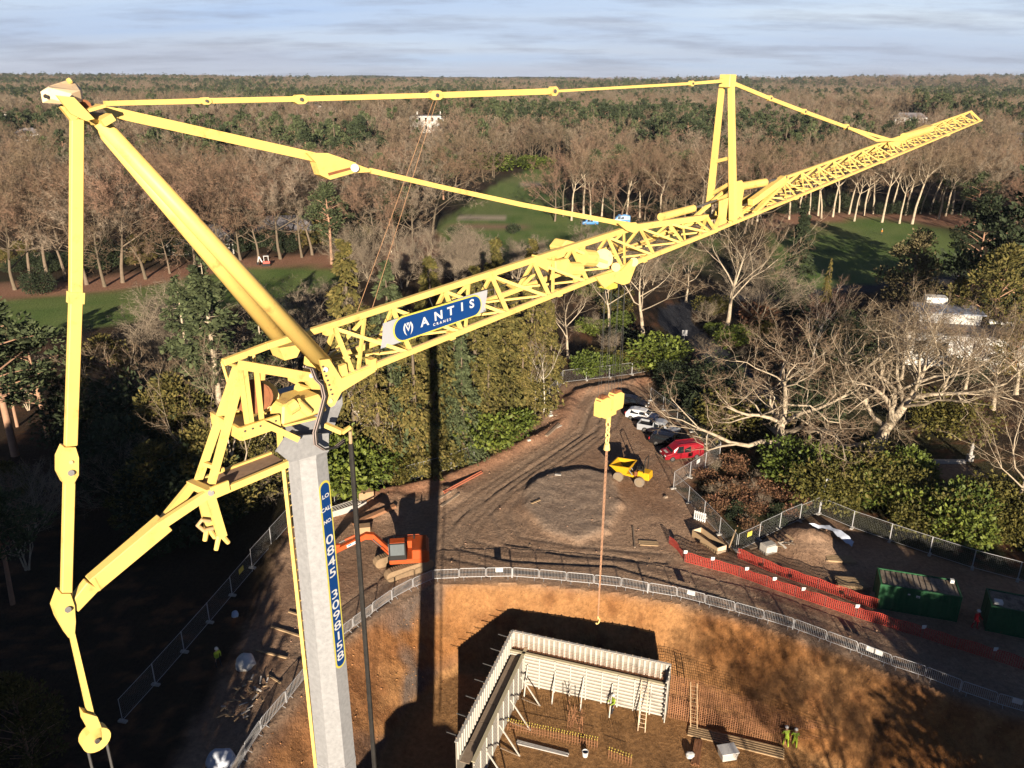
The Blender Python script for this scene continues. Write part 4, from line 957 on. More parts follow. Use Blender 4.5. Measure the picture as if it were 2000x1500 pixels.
for k in range(11): MB().tube([fw(5.9 + random.random() * 1.4, 3.8 + random.random() * .8, 0), fw(5.8 + random.random() * 1.6, 3.7 + random.random(), 1.6 + random.random() * .8)], .02, 5).build('bar', REB, t_)
for z in (.5, 1.0, 1.4): 
    P = [fw(6, 3.9, z), fw(7.2, 3.9, z), fw(7.2, 4.6, z), fw(6, 4.6, z), fw(6, 3.9, z)]; MB().tube(P, .014, 4, caps=False).build('link_bar', REB, t_)
def ladder_thing(p0, p1, w, label, m):
    t_ = thing('ladder', label, 'ladder', tuple(p0)); d = p1 - p0; x = V((fa_.x, fa_.y, 0)) * (w / 2)
    for s in (-1, 1): MB().beam(p0 + x * s, p1 + x * s, .06, .07).build('stile', m, t_)
    n = int(d.length / .3)
    for k in range(1, n): q = p0 + d * (k / n); MB().tube([q - x, q + x], .022, 5).build('rung', m, t_)
ladder_thing(fw(11.5, 2.9, 0), fw(11.3, 1.1, 3.4), .55, 'pale ladder leaning on the right end of the formwork', mat('ladder_pale', (.62, .45, .30), .7))
ladder_thing(fw(FL + 2.3, 1.35, 0), fw(FL + 1.9, .4, 3.6), .5, 'timber ladder leaning on the rebar wall', TIMBER)
# loose site things in the pit
def plank(p, q, w=.2, h=.05, m=TIMBER, label='', name='timber_plank', cat='plank', group=None):
    d = (q - p); t_ = MB().beam(V((0, 0, 0)), d, w, h).build(name, m, None); t_.location = p; tag(t_, label, cat, group); return t_
def bundle(name, label, cat, c, ang, L_, n, w=.1, h=.06, m=TIMBER, rows=1, gap=1.35):
    t_ = thing(name, label, cat, tuple(c), ang)
    for r in range(rows):
        for k in range(n): MB().box((random.uniform(-.1, .1), (k - n / 2) * w * gap, h / 2 + r * h * 1.1), (L_ * random.uniform(.9, 1), w, h), rz=random.uniform(-.02, .02)).build('board', m, t_, world=False)
    return t_
bundle('pipe_bundle', 'grey poles lying beside the starter bars in the pit', 'poles', fw(4.6, 6.9, .02), math.atan2(fa_.y, fa_.x), 4.2, 3, .09, .09, mat('pole_grey', (.42, .40, .38), .5))
t_ = thing('bucket', 'white plastic bucket standing on the pit slab', 'bucket', tuple(fw(7.9, 6.6, 0))); MB().lathe([(.19, 0), (.24, .42), (.25, .42), (.25, .45), (.21, .45), (.17, .04)], tuple(fw(7.9, 6.6, 0)), 14).build('bucket_shell', WHITE, t_)
p = at(1420, 1480, FLOOR)
t_ = thing('concrete_skip', 'white box skip beside stacked rebar at the picture bottom', 'skip', tuple(p), .2)
MB().box((0, 0, .45), (1.1, .8, .7), taper=1.15).build('skip_body', DIRTYWHITE, t_, world=False); MB().box((0, 0, .83), (1.35, 1.0, .07)).build('skip_rim', WHITE, t_, world=False)
p = at(1360, 1470, FLOOR); bundle('rebar_stack', 'rusty reinforcing bars stacked in the pit beside a white bag', 'rebar stack', p, 1.25, 2.6, 9, .05, .05, REB, 3)
def bag(px, py, z, sx, sy, sz, label, m=None):
    p = at(px, py, z); p.z = max(gz(p.x, p.y), z - .3); bm = bmesh.new(); bmesh.ops.create_icosphere(bm, subdivisions=3, radius=1)
    for v in bm.verts:
        n_ = float(fbm(np.array([v.co.x * 2 + px]), np.array([v.co.y * 2 + v.co.z * 1.5]), 1.0, 3, 9)[0]); v.co *= .75 + .5 * n_; v.co.z = max(v.co.z, -.35); v.co = V((v.co.x * sx, v.co.y * sy, (v.co.z + .35) * sz))
    me = bpy.data.meshes.new('bag'); bm.to_mesh(me); bm.free(); me.materials.append(m or WHITE); me.shade_smooth(); o = bpy.data.objects.new('rubble_bag', me); COL.objects.link(o); o.location = p; tag(o, label, 'bag'); return o
bag(479, 1300, 0, .75, .7, .7, 'white rubble bag in the shade left of the mast'); bag(432, 1490, 0, .9, .8, .7, 'bluish white bag at the bottom edge near the barriers', mat('bag_blue', (.50, .54, .62), .8)); bag(1348, 1478, FLOOR, .35, .3, .3, 'small white bag in the pit beside the stacked bars'); bag(459, 1203, 0, .3, .3, .35, 'small pale blue drum lid in the dark wood edge', mat('lid_blue', (.35, .45, .6), .6))
# planks and offcuts left of the mast
plank(on(530, 1226) + V((0, 0, .1)), on(588, 1245) + V((0, 0, .1)), .16, .12, TIMBER, 'long timber plank lying left of the mast ladder'); plank(on(500, 1272) + V((0, 0, .1)), on(560, 1287) + V((0, 0, .1)), .14, .12, TIMBER, 'timber plank lying on the mud near the white bag')
plank(on(564, 1196) + V((0, 0, .08)), on(586, 1203) + V((0, 0, .08)), .16, .1, TIMBER, 'short timber plank half behind the mast ladder'); plank(on(524, 1320) + V((0, 0, .08)), on(548, 1336) + V((0, 0, .08)), .12, .08, TIMBER, 'small timber offcut on the mud below the long planks')
for k, (x, y, lab) in enumerate(((488, 1352, 'heap of pale timber offcuts by the left barriers'), (464, 1388, 'heap of broken offcuts nearer the picture bottom'))):
    t_ = thing('offcut_heap', lab, 'timber heap', tuple(on(x, y)))
    for j in range(16):
        c = on(x, y) + V((random.uniform(-1.1, 1.1), random.uniform(-.9, .9), .08 + random.random() * .25)); a = random.uniform(0, 6.3); l_ = random.uniform(.25, .7); MB().beam(c, c + V((math.cos(a) * l_, math.sin(a) * l_, random.uniform(-.05, .2))), .1, .05).build('offcut', TIMBER if j % 3 else DIRTYWHITE, t_)
# yard clutter
t_ = thing('beam_form', 'long white slatted steel form lying behind the mast', 'steel form', tuple(on(680, 1008)), 0)
a, b = at(648, 1012, .05), at(716, 990, .05); d = (b - a).normalized(); s_ = V((-d.y, d.x, 0)); ln = (b - a).length
for k, w in ((0, .05), (1.0, .05)): MB().beam(a + s_ * k + V((0, 0, .35)), b + s_ * k + V((0, 0, .35)), w, .7, s_).build('side_rail', DIRTYWHITE, t_)
for k in range(13): q = a + d * (ln * (k + .4) / 13); MB().beam(q + V((0, 0, .66)), q + s_ * 1.0 + V((0, 0, .66)), .14, .06).build('slat', DIRTYWHITE, t_)
for k, e in ((0, a), (1, b)): MB().beam(e + V((0, 0, .35)), e + s_ + V((0, 0, .35)), .05, .7).build('end_plate', DIRTYWHITE, t_)
plank(on(862, 990) + V((0, 0, .1)), on(896, 966) + V((0, 0, .1)), .3, .15, OLDWOOD, 'weathered timber baulk by the track shadow'); plank(on(858, 975) + V((0, 0, .1)), on(880, 962) + V((0, 0, .1)), .3, .15, OLDWOOD, 'shorter timber baulk behind the weathered one')
PIPE = mat('clay_pipe', (.50, .16, .09), .7, .1, 3)
for k, (p, q, lab) in enumerate((((866, 962), (940, 922), 'long red plastic pipe along the yard fence'), ((868, 965), (942, 925), 'second red plastic pipe lying against the first'))):
    p, q = on(*p) + V((0, 0, .12)), on(*q) + V((0, 0, .12)); o = MB().tube([V((0, 0, 0)), (q - p) * .5, q - p], .08, 8).build('drain_pipe', PIPE); o.location = p; tag(o, lab, 'pipe', 'red pipes by the yard fence')
for x, y, sx, sy, sz, rz, lab in ((715, 972, 1.5, 1.0, .8, .3, 'brown plywood crate behind the slatted steel form'), (708, 1040, 1.5, .8, .7, .2, 'brown plywood crate beside the digger boom')):
    p = on(x, y); t_ = thing('plywood_crate', lab, 'crate', tuple(p), rz); PLY = mat('plywood', (.36, .23, .13), .8, .15, 2)
    for s in (-1, 1): MB().box((0, s * sy / 2, sz / 2 + .05), (sx, .04, sz)).build('side_board', PLY, t_, world=False); MB().box((s * sx / 2, 0, sz / 2 + .05), (.04, sy - .05, sz)).build('end_board', PLY, t_, world=False)
    MB().box((0, 0, sz + .06), (sx + .06, sy + .06, .03)).build('lid', PLY, t_, world=False)
plank(on(690, 1028) + V((0, 0, .25)), on(772, 992) + V((0, 0, .25)), .55, .3, mat('clay_lump', (.30, .15, .08), .9), 'long heap of red clay beside the digger', 'clay_ridge', 'spoil heap')
# pallets, planks and trough at the yard's right edge
bundle('plank_pair', 'two pale planks lying on the yard left of the orange netting', 'planks', on(1266, 1060), -.1, 1.9, 3, .22, .08); plank(on(1236, 1030) + V((0, 0, .06)), on(1240, 1070) + V((0, 0, .06)), .14, .1, OLDWOOD, 'narrow dark plank lying towards the camera in the yard')
p = on(1384, 1062); t_ = thing('timber_trough', 'long open timber trough beside the yard fence', 'trough', tuple(p), R(118))
for s in (-1, 1): MB().box((0, s * .55, .35), (3.6, .06, .7)).build('side_board', TIMBER, t_, world=False); MB().box((s * 1.8, 0, .35), (.06, 1.04, .7)).build('end_board', mat('pale_board', (.6, .46, .32), .8), t_, world=False)
MB().box((0, 0, .05), (3.5, 1.0, .06)).build('floor_board', OLDWOOD, t_, world=False)
p = on(1366, 1018); t_ = thing('white_pallet', 'white slatted pallet leaning on the yard fence', 'pallet', tuple(p), R(-35))
for k in range(6): MB().box((-.55 + k * .22, 0, .55), (.12, .03, 1.05)).build('slat', WHITE, t_, world=False)
for z in (.2, .9): MB().box((0, .05, z), (1.25, .08, .1)).build('bearer', WHITE, t_, world=False)
o = plank(on(1422, 1075), on(1424, 1072) + V((.5, .2, 2.0)), .08, .08, TIMBER, 'upright timber stake at the compound corner', 'timber_stake', 'stake')
p = on(1500, 1078); t_ = thing('boxed_pallet', 'wrapped pallet of pale boxes in the compound', 'pallet', tuple(p), .4); MB().box((0, 0, .5), (1.3, 1.0, .8)).build('carton', DIRTYWHITE, t_, world=False, bevel=.03); MB().box((0, 0, .06), (1.35, 1.05, .12)).build('pallet_base', OLDWOOD, t_, world=False); MB().box((0, 0, .92), (1.0, .7, .05)).build('lid_board', CONC, t_, world=False)
p = on(1536, 1068); t_ = thing('scrap_heap', 'tangled heap of pale boards and sheeting in the compound', 'scrap heap', tuple(p))
for j in range(12): c = p + V((random.uniform(-.7, .7), random.uniform(-.7, .7), .15 + random.random() * .5)); MB().beam(c, c + V((random.uniform(-.8, .8), random.uniform(-.8, .8), random.uniform(-.2, .5))), .25, .03).build('board', (DIRTYWHITE, OLDWOOD, TIMBER)[j % 3], t_)
# blue-white tarpaulin draped over the heap
bm = MB(); P0 = [at(1580, 1022, 1.0), at(1620, 1027, 1.1), at(1650, 1040, 1.0), at(1668, 1058, .6)]; P1 = [at(1590, 1030, .7), at(1622, 1034, 1.2), at(1640, 1050, .9), at(1664, 1068, .25)]
vs_ = []
for k in range(13):
    f = k / 12 * 3; i = min(int(f), 2); a, b = P0[i].lerp(P0[i + 1], f - i), P1[i].lerp(P1[i + 1], f - i)
    for j in range(4): q = a.lerp(b, j / 3); q.z = max(q.z, gz(q.x, q.y) + .06) + .08 * math.sin(k * 2.1 + j); vs_.append(q)
fs_ = [(k * 4 + j, k * 4 + 4 + j, k * 4 + 5 + j, k * 4 + 1 + j) for k in range(12) for j in range(3)]; nv = len(vs_)
bm.add(vs_ + [v - V((0, 0, .02)) for v in vs_], fs_ + [tuple(reversed([q + nv for q in f])) for f in fs_]); o = bm.build('tarpaulin', mat('tarp', (.50, .55, .66), .5, .1, 3), None, smooth=True); tag(o, 'bluish white tarpaulin draped over the earth heap', 'tarpaulin')
bundle('timber_stack', 'stack of long timber boards near the dark fence', 'timber stack', on(1640, 1092), -.12, 2.6, 4, .2, .06, TIMBER, 3); bundle('board_stack', 'stack of pale boards left of the green container', 'timber stack', on(1660, 1140), -.15, 2.6, 5, .22, .08, TIMBER, 4)
bundle('board_bundle', 'bundle of long scaffold boards along the compound fence', 'boards', on(1490, 1060), .45, 4.0, 4, .15, .05, OLDWOOD, 2)
o = plank(on(1697, 1180), on(1706, 1166) + V((0, 0, .5)), .5, .06, TIMBER, 'broken board tilted against the netting end'); 

# green containers
GREEN = mat('container_green', (.020, .085, .035), .5, .2, 2, col2=(.10, .07, .04), c2=(.62, .75)); ROOFM = mat('container_roof', (.27, .22, .17), .7, .25, 1.5, col2=(.12, .09, .06), c2=(.45, .6))
def container(c00, c10, L_, W_, H_, label, box_on):
    a, b = at(*c00, H_), at(*c10, H_); d = (b - a); ang = math.atan2(d.y, d.x); base = V((a.x, a.y, gz(a.x, a.y)))
    t_ = thing('shipping_container', label, 'container', tuple(base), ang, 'green storage containers')
    H2 = H_
    def corr(n, depth_): return [(k / n * L_, (depth_ if (k // 2) % 2 else 0)) for k in range(n + 1)]
    for y, s in ((0, -1), (W_, 1)):
        mb = MB(); P = corr(44, .05); vs_ = [V((x, y + s * dd, z)) for x, dd in P for z in (.15, H2 - .1)]; mb.add(vs_, [(2 * k, 2 * k + 2, 2 * k + 3, 2 * k + 1) if s < 0 else (2 * k + 1, 2 * k + 3, 2 * k + 2, 2 * k) for k in range(44)]); mb.build('side_wall', GREEN, t_, world=False)
    mb = MB().box((L_ / 2, W_ / 2, H2 - .11), (L_ - .05, W_ - .1, .04)); rf = mb.build('roof', ROOFM, t_, world=False)
    nr = 14
    for k in range(nr): MB().box((L_ * (k + .5) / nr, W_ / 2, H2 - .07), (L_ / nr * .5, W_ - .12, .06), taper=.9).build('roof_rib', ROOFM, rf, world=False)
    for x in (0, L_):
        for y in (0, W_): MB().box((x, y, H2 / 2), (.16, .16, H2)).build('corner_post', GREEN, t_, world=False); 
    for z in (.08, H2 - .06):
        for y in (-.02, W_ + .02): MB().box((L_ / 2, y, z), (L_ - .17, .1, .14)).build('edge_rail', GREEN, t_, world=False)
        for x in (0, L_): MB().box((x, W_ / 2, z), (.12, W_ - .17, .14)).build('edge_rail', GREEN, t_, world=False)
    for y in (W_ * .25, W_ * .75): MB().box((-.03, y, H2 / 2), (.05, W_ / 2 - .1, H2 - .3)).build('door', GREEN, t_, world=False); MB().box((L_ + .03, y, H2 / 2), (.05, W_ / 2 - .1, H2 - .3)).build('end_wall', GREEN, t_, world=False)
    for k in (0.42, .62, .8): MB().box((L_ * k, -.07, H2 * .72), (.9, .04, .08)).build('strap_bar', GREEN, t_, world=False)
    for x, z, w in box_on: MB().box((x, -.08, z), (w, .02, w * .7)).build('notice', WHITE, t_, world=False)
    return t_, H2
ct, H2 = container((1722, 1140), (1927, 1173), 6.06, 2.44, 2.45, 'green shipping container with striped ribbed roof behind the netting', ((2.2, 1.9, .18), (2.9, 1.8, .3)))
MB().box((5.7, 2.0, H2 + .12), (.3, .3, .3)).build('vent_box', WHITE, ct, world=False)
ct2, H2 = container((1938, 1182), (2060, 1206), 6.06, 2.44, 2.45, 'second green container cut off by the right picture edge', ())
MB().box((.5, .5, H2 + .12), (.6, .5, .25)).build('vent_box', WHITE, ct2, world=False)
# lamp post at the compound corner
p = on(1600, 1003); t_ = thing('lamp_post', 'slim grey lamp post at the compound fence corner', 'lamp post', tuple(p)); MB().tube([p, p + V((.2, 0, 4.0))], [.06, .04], 8).build('pole', GALV2, t_); MB().box(p + V((.3, -.1, 4.02)), (.5, .25, .1)).build('lamp_head', WHITE, t_)
# heap of stones, kerbs and debris by the bank
for k, (x, y, lab) in enumerate(((1070, 808, 'heap of pale stones on the red bank by the fence'), (1078, 800, 'smaller scatter of white stones behind the stone heap'))):
    t_ = thing('stone_heap', lab, 'stones', tuple(on(x, y)))
    for j in range(12 - 4 * k): c = on(x, y) + V((random.uniform(-1.5, 1.5), random.uniform(-1.0, 1.0), .1)); s_ = random.uniform(.18, .42); MB().box(c, (s_ * 1.5, s_, s_ * .6), rz=random.random() * 3, taper=.7).build('stone', DIRTYWHITE if j % 2 else OLDWOOD, t_)
plank(on(1067, 853) + V((0, 0, .12)), on(1092, 830) + V((0, 0, .12)), .35, .2, OLDWOOD, 'mossy timber baulk lying beside the track bend'); plank(on(1083, 838) + V((0, 0, .08)), on(1096, 832) + V((0, 0, .08)), .3, .08, DIRTYWHITE, 'broken pale pallet piece beside the track bend')
plank(on(1038, 985) + V((0, 0, .1)), on(1055, 978) + V((0, 0, .1)), .2, .08, TIMBER, 'small pale plank on the earth pad'); plank(on(1035, 975) + V((0, 0, .05)), on(1056, 988) + V((0, 0, .05)), .06, .06, OLDWOOD, 'thin dark stick across the earth pad'); plank(on(1084, 928) + V((0, 0, .1)), on(1096, 929) + V((0, 0, .1)), .3, .08, DIRTYWHITE, 'pale board scrap on the rim of the earth pad')
for x, y, lab in ((1033, 861, 'white scrap lying on the red bank'), (1300, 972, 'small dark stone on the yard'), (935, 1330, 'x')):
    if lab == 'x': continue
    o = MB().box((0, 0, .1), (.45, .3, .2), rz=.5, taper=.7).build('stone', DIRTYWHITE if 'white' in lab else OLDWOOD); o.location = on(x, y); tag(o, lab, 'stone')

# ================================================================ VEHICLES
def station_loft(mb, st):
    """st: list of rings (same count) of local points"""
    return loft(mb, st)
def wheel(parent, c, r, w, tyre=BLACK, rim=STEEL, n=16):
    o = MB().lathe([(r * .72, -w / 2), (r * .95, -w / 2), (r, -w * .32), (r, w * .32), (r * .95, w / 2), (r * .72, w / 2)], c, n, 'Y').build('wheel', tyre, parent, world=False, smooth=False)
    MB().lathe([(r * .25, -w * .5 - .012), (r * .62, -w * .5 - .004), (r * .7, -w * .40), (r * .7, w * .40), (r * .62, w * .5 + .004), (r * .25, w * .5 + .012)], c, n, 'Y').build('rim', rim, o, world=False)
def car_body(prof_low, prof_top, W_, tumble=.14, belt=None):
    """prof_low: (x, zbelt) along the shoulder, prof_top: (x, zroof); returns body ring list"""
    rings = []
    for (x, zb, zr, wb) in prof_low:
        h = W_ / 2 * wb; t_ = h - tumble * (1 if zr > zb + .1 else 0)
        z0 = .28
        rings.append([V((x, -h * .93, z0)), V((x, -h, .5)), V((x, -h, zb - .12)), V((x, -h * .97, zb)), V((x, -t_ * .97, zr - .06 if zr > zb + .1 else zb + .01)), V((x, -t_ * .80, zr)), V((x, t_ * .80, zr)), V((x, t_ * .97, zr - .06 if zr > zb + .1 else zb + .01)), V((x, h * .97, zb)), V((x, h, zb - .12)), V((x, h, .5)), V((x, h * .93, z0))])
    return rings
def car(label, px, py, heading, paint, kind, name='car', cat='car', group='cars parked along the yard fence', parts_extra=None):
    p = on(px, py); t_ = thing(name, label, cat, tuple(p), heading, group)
    if kind == 'hatch': L_, W_ = 4.3, 1.78; st = [(-2.12, .72, .74, .82), (-2.05, .86, .92, .93), (-1.75, .92, 1.30, .98), (-1.25, .93, 1.46, 1), (-.3, .92, 1.50, 1), (.45, .90, 1.40, 1), (1.05, .88, .98, 1), (1.2, .86, .88, 1), (1.85, .76, .78, .95), (2.1, .60, .62, .84)]; ax = (-1.30, 1.32); r = .32
    if kind == 'estate': L_, W_ = 4.6, 1.82; st = [(-2.3, .70, .72, .84), (-2.22, .90, 1.0, .94), (-1.95, .95, 1.42, .98), (-1.3, .96, 1.54, 1), (-.2, .95, 1.56, 1), (.5, .93, 1.46, 1), (1.1, .9, 1.0, 1), (1.25, .88, .9, 1), (2.0, .8, .82, .95), (2.28, .62, .64, .85)]; ax = (-1.35, 1.42); r = .34
    if kind == 'van': L_, W_ = 4.9, 1.9; st = [(-2.45, 1.0, 1.75, .93), (-2.38, 1.05, 1.88, .98), (-1.5, 1.05, 1.95, 1), (0, 1.05, 1.95, 1), (.75, 1.05, 1.88, 1), (1.35, 1.05, 1.45, 1), (1.62, 1.04, 1.08, 1), (2.2, .92, .95, .95), (2.42, .68, .7, .86)]; ax = (-1.55, 1.5); r = .33
    if kind == 'pickup': L_, W_ = 5.2, 1.85; st = [(-.62, .98, 1.0, 1), (-.55, 1.0, 1.62, 1), (-.2, 1.0, 1.74, 1), (.55, 1.0, 1.74, 1), (.85, 1.0, 1.60, 1), (1.3, .99, 1.08, 1), (1.45, .98, 1.0, 1), (2.35, .9, .92, .95), (2.6, .68, .7, .88)]; ax = (-1.55, 1.62); r = .38
    body = loft(MB(), car_body(st, None, W_)).build('body', paint, t_, world=False, bevel=.03)
    for x in ax:
        for s in (-1, 1): wheel(t_, (x, s * (W_ / 2 - .10), r), r, .22)
    # glazing: side windows, windscreen, rear window as panes proud of the body
    roof = max(s[2] for s in st); cab = [s for s in st if s[2] > s[1] + .3]; x0, x1 = cab[0][0], cab[-1][0]; zb = cab[0][1]
    T = .14
    def side(xa, xb, s, zt0, zt1, nm='side_window'):
        h = W_ / 2; yb, yt = s * (h * .97 + .008), s * ((h - T) * .97 + .012)
        P = [V((xa, yb, zb + .05)), V((xb, yb, zb + .03)), V((xb - (.25 if xb > .5 else 0), yt, zt1)), V((xa + (.12 if xa < -1 else 0), yt, zt0))]; MB().prism(P, V((0, -s * .012, 0))).build(nm, GLASS, t_, world=False)
    n_w = 1 if kind == 'van' else 2
    if kind == 'van': xs_ = ((.15, 1.05), (-.75, .05))
    elif kind == 'pickup': xs_ = ((-.45, .12), (.2, .98))
    else: xs_ = ((x0 + .3, -.32), (-.24, x1 + .25))
    for xa, xb in xs_:
        for s in (-1, 1): side(xa, xb, s, roof - .14, roof - .16)
    w1 = [s for s in st if s[0] > 0 and s[2] <= s[1] + .15][0]; w0 = [s for s in st if s[2] > s[1] + .3][-1]
    hw = W_ / 2
    def pane(xa, za, xb, zb2, nm):
        o_ = V((.02 if xa > xb else -.02, 0, .02)) if True else None
        if nm == 'rear_window': o_ = V((-.02, 0, .02))
        else: o_ = V((.02, 0, .02))
        MB().prism([V((xa, -hw * .78, za)) + o_, V((xa, hw * .78, za)) + o_, V((xb, (hw - T) * .76, zb2)) + o_, V((xb, -(hw - T) * .76, zb2)) + o_], -o_ * .5).build(nm, GLASS, t_, world=False)
    pane(w1[0] - .03, w1[2] + .02, w0[0] - .02, w0[2] - .03, 'windscreen')
    if kind in ('hatch', 'estate'): pane(st[1][0] + .03, st[1][2] + .03, st[2][0] + .08, st[2][2] - .02, 'rear_window')
    if kind == 'van': MB().box((-2.43, 0, 1.5), (.03, 1.4, .5)).build('rear_window', GLASS, t_, world=False)
    fx, bx_ = st[-1][0], st[0][0] if kind != 'pickup' else -2.6
    HL = mat('headlamp', (.7, .7, .68), .2); TL_ = mat('tail_lamp', (.45, .02, .02), .3)
    for s in (-1, 1):
        MB().box((fx - .10, s * hw * .66, st[-1][1] + .06), (.2, .34, .14)).build('headlight', HL, t_, world=False); MB().box((bx_ + .02, s * hw * .78, .85), (.1, .2, .28)).build('tail_light', TL_, t_, world=False)
        MB().box((w1[0] - .25, s * (hw + .08), zb + .08), (.12, .16, .12)).build('mirror', paint if kind == 'van' else BLACK, t_, world=False)
    MB().box((fx + .0, 0, .42), (.12, W_ * .84, .22)).build('front_bumper', BLACK, t_, world=False, bevel=.03); MB().box((bx_ - .0, 0, .45), (.12, W_ * .86, .22)).build('rear_bumper', BLACK, t_, world=False, bevel=.03)
    MB().box((fx + .07, 0, .45), (.01, .5, .11)).build('number_plate', WHITE, t_, world=False); MB().box((bx_ - .07, 0, .55), (.01, .5, .11)).build('number_plate', LEMON, t_, world=False)
    if kind == 'pickup':
        bed = MB().box((-1.62, 0, .55), (1.96, W_ * .96, .5)); 
        for s in (-1, 1): bed.box((-1.62, s * W_ * .47, .95), (1.96, .08, .36))
        bed.box((-2.57, 0, .93), (.08, W_ * .9, .4)); bed.build('load_bed', paint, t_, world=False, bevel=.02); MB().box((-1.62, 0, .84), (1.86, W_ * .86, .06)).build('bed_liner', BLACK, t_, world=False)
    if kind == 'van': 
        for s in (-1, 1): MB().box((-.55, s * .62, 1.99), (2.4, .05, .05)).build('roof_rail', paint, t_, world=False)
    return t_
BLK = mat('car_black', (.012, .012, .014), .15, .1, 2, spec=.6); WHT = mat('car_white', (.6, .61, .63), .25, .05, 2, spec=.5); SLV = mat('car_silver', (.40, .42, .45), .3, .05, 2, metal=.3, spec=.5); RED = mat('van_red', (.24, .009, .018), .3, .08, 2, spec=.5)
HDG = R(-26)
car('black car parked at the far end of the row', 1236, 794, HDG, BLK, 'hatch')
car('white hatchback parked between the two dark cars', 1254, 819, HDG, WHT, 'hatch')
car('silver and white pickup truck with dark load bed in the parked row', 1286, 845, HDG, SLV, 'pickup', 'pickup_truck', 'pickup')
car('black estate car squeezed between the pickup and the red van', 1306, 870, HDG, BLK, 'estate')
rv = car('red van parked nearest the camera in the row', 1330, 893, R(180 + 14), RED, 'van', 'red_van', 'van')
MB().box((2.0, 0, 1.02), (.35, .8, .012)).build('bonnet_notice', DIRTYWHITE, rv, world=False)
BLUV = mat('van_blue', (.06, .22, .48), .35, .08, 2)
car('blue van parked on the golf course path, left of the two', 1152, 439, R(185), BLUV, 'van', 'blue_van', 'van', 'blue vans parked by the golf grove'); car('taller blue van parked under the bare grove on the right', 1212, 436, R(180), BLUV, 'van', 'blue_van', 'van', 'blue vans parked by the golf grove').scale = (1.15, 1.15, 1.3)

# ---- yellow site dumper
DY = mat('dumper_yellow', (.60, .33, .012), .45, .08, 2, col2=(.35, .22, .1), c2=(.66, .8)); MUD = mat('muddy_tyre', (.20, .16, .12), .9, .2, 6)
t_ = thing('site_dumper', 'yellow site dumper with raised skip and hoop in the dirt yard', 'dumper', tuple(on(1233, 938)), R(150)); t_.scale = (1.14, 1.14, 1.14); q = t_
sk = [(1.95, 1.55), (1.15, .80), (.35, .78), (-.05, 1.75)]
mb = MB(); rings = []
for (x, z) in sk: rings.append((x, z))
Wd = 1.0
out_ = [V((x, -Wd * (1 if z > 1.2 else .72), z)) for x, z in sk] ; out2 = [V((x, Wd * (1 if z > 1.2 else .72), z)) for x, z in sk]
vs_ = out_ + out2; fs_ = [(0, 1, 5, 4), (1, 2, 6, 5), (2, 3, 7, 6)]
mb.add(vs_, fs_ + [(3, 2, 1, 0), (4, 5, 6, 7)]); inner = [V((v.x * .96 + .02, v.y * .93, v.z + .05)) for v in vs_]; mb.add(inner, [tuple(reversed(f)) for f in fs_ + [(3, 2, 1, 0), (4, 5, 6, 7)]]); 
for i_, j_ in ((0, 4), (3, 7), (0, 3), (4, 7)): mb.beam(vs_[i_], vs_[j_], .07, .07)
mb.build('skip', DY, t_, world=False)
for x, r in ((1.05, .50), (-1.15, .50)):
    for s in (-1, 1): wheel(t_, (x, s * .82, r), r, .38, MUD, mat('rim_cream', (.22, .17, .11), .7), 18)
MB().box((-.1, 0, .62), (2.9, .6, .22)).build('chassis', DY, t_, world=False, bevel=.02); MB().box((-1.35, 0, 1.02), (1.25, 1.15, .75), taper=.92).build('engine_cover', DY, t_, world=False, bevel=.06)
MB().box((-.62, .0, 1.0), (.35, .9, .5)).build('footwell', RUST, t_, world=False); MB().box((-.95, 0, 1.48), (.5, .55, .16)).build('seat', BLACK, t_, world=False, bevel=.03); MB().box((-1.18, 0, 1.72), (.12, .5, .4)).build('seat_back', BLACK, t_, world=False)
MB().tube([V((-1.4, -.52, 1.35)), V((-1.45, -.52, 2.65)), V((-1.45, -.40, 2.85)), V((-1.45, .40, 2.85)), V((-1.45, .52, 2.65)), V((-1.4, .52, 1.35))], .045, 8).build('roll_hoop', BLACK, t_, world=False, smooth=True)
MB().tube([V((-.45, 0, 1.2)), V((-.62, 0, 1.65))], .03, 6).build('steering_column', BLACK, t_, world=False); MB().lathe([(.19, -.015), (.21, 0), (.19, .015)], (-.64, 0, 1.68), 14).build('steering_wheel', BLACK, t_, world=False)
for s in (-.3, .3): MB().tube([V((-.2, s, .75)), V((.25, s, 1.25))], .06, 8).build('tip_ram', STEEL, t_, world=False)

# ---- orange excavator
TRK = mat('track_clay', (.27, .185, .11), .9, .2, 5)
e = thing('excavator', 'orange tracked excavator with boom stretched to the left', 'excavator', tuple(on(788, 1108)), R(32)); e.scale = (1.18, 1.18, 1.18)
for s in (-1, 1):
    P = []
    for a in np.linspace(math.pi / 2, 3 * math.pi / 2, 7): P.append((-1.55 + .42 * math.cos(a), .42 + .42 * math.sin(a)))
    for a in np.linspace(-math.pi / 2, math.pi / 2, 7): P.append((1.55 + .42 * math.cos(a), .42 + .42 * math.sin(a)))
    tk = MB().prism([V((x, s * 1.05 - .28, z)) for x, z in P], V((0, .56, 0))).build('track', TRK, e, world=False)
    mb = MB()
    for k in range(17): mb.box((-1.5 + k * .188, s * 1.05, .85), (.09, .6, .05))
    mb.build('track_shoes', TRK, tk, world=False)['kind'] = 'stuff'
MB().box((0, 0, .6), (1.9, 1.6, .45)).build('undercarriage', BLACK, e, world=False)
us = bpy.data.objects.new('upper_structure', MB().box((0, 0, 0), (.1, .1, .1)).mesh('upper_structure', ORANGE)); 
mb = MB().box((-.45, 0, 1.22), (2.9, 2.3, .4)).box((-1.3, 0, 1.75), (1.2, 2.28, .8), taper=.96); up = mb.build('upper_structure', ORANGE, e, world=False, bevel=.06)
up.rotation_euler = (0, 0, R(155))
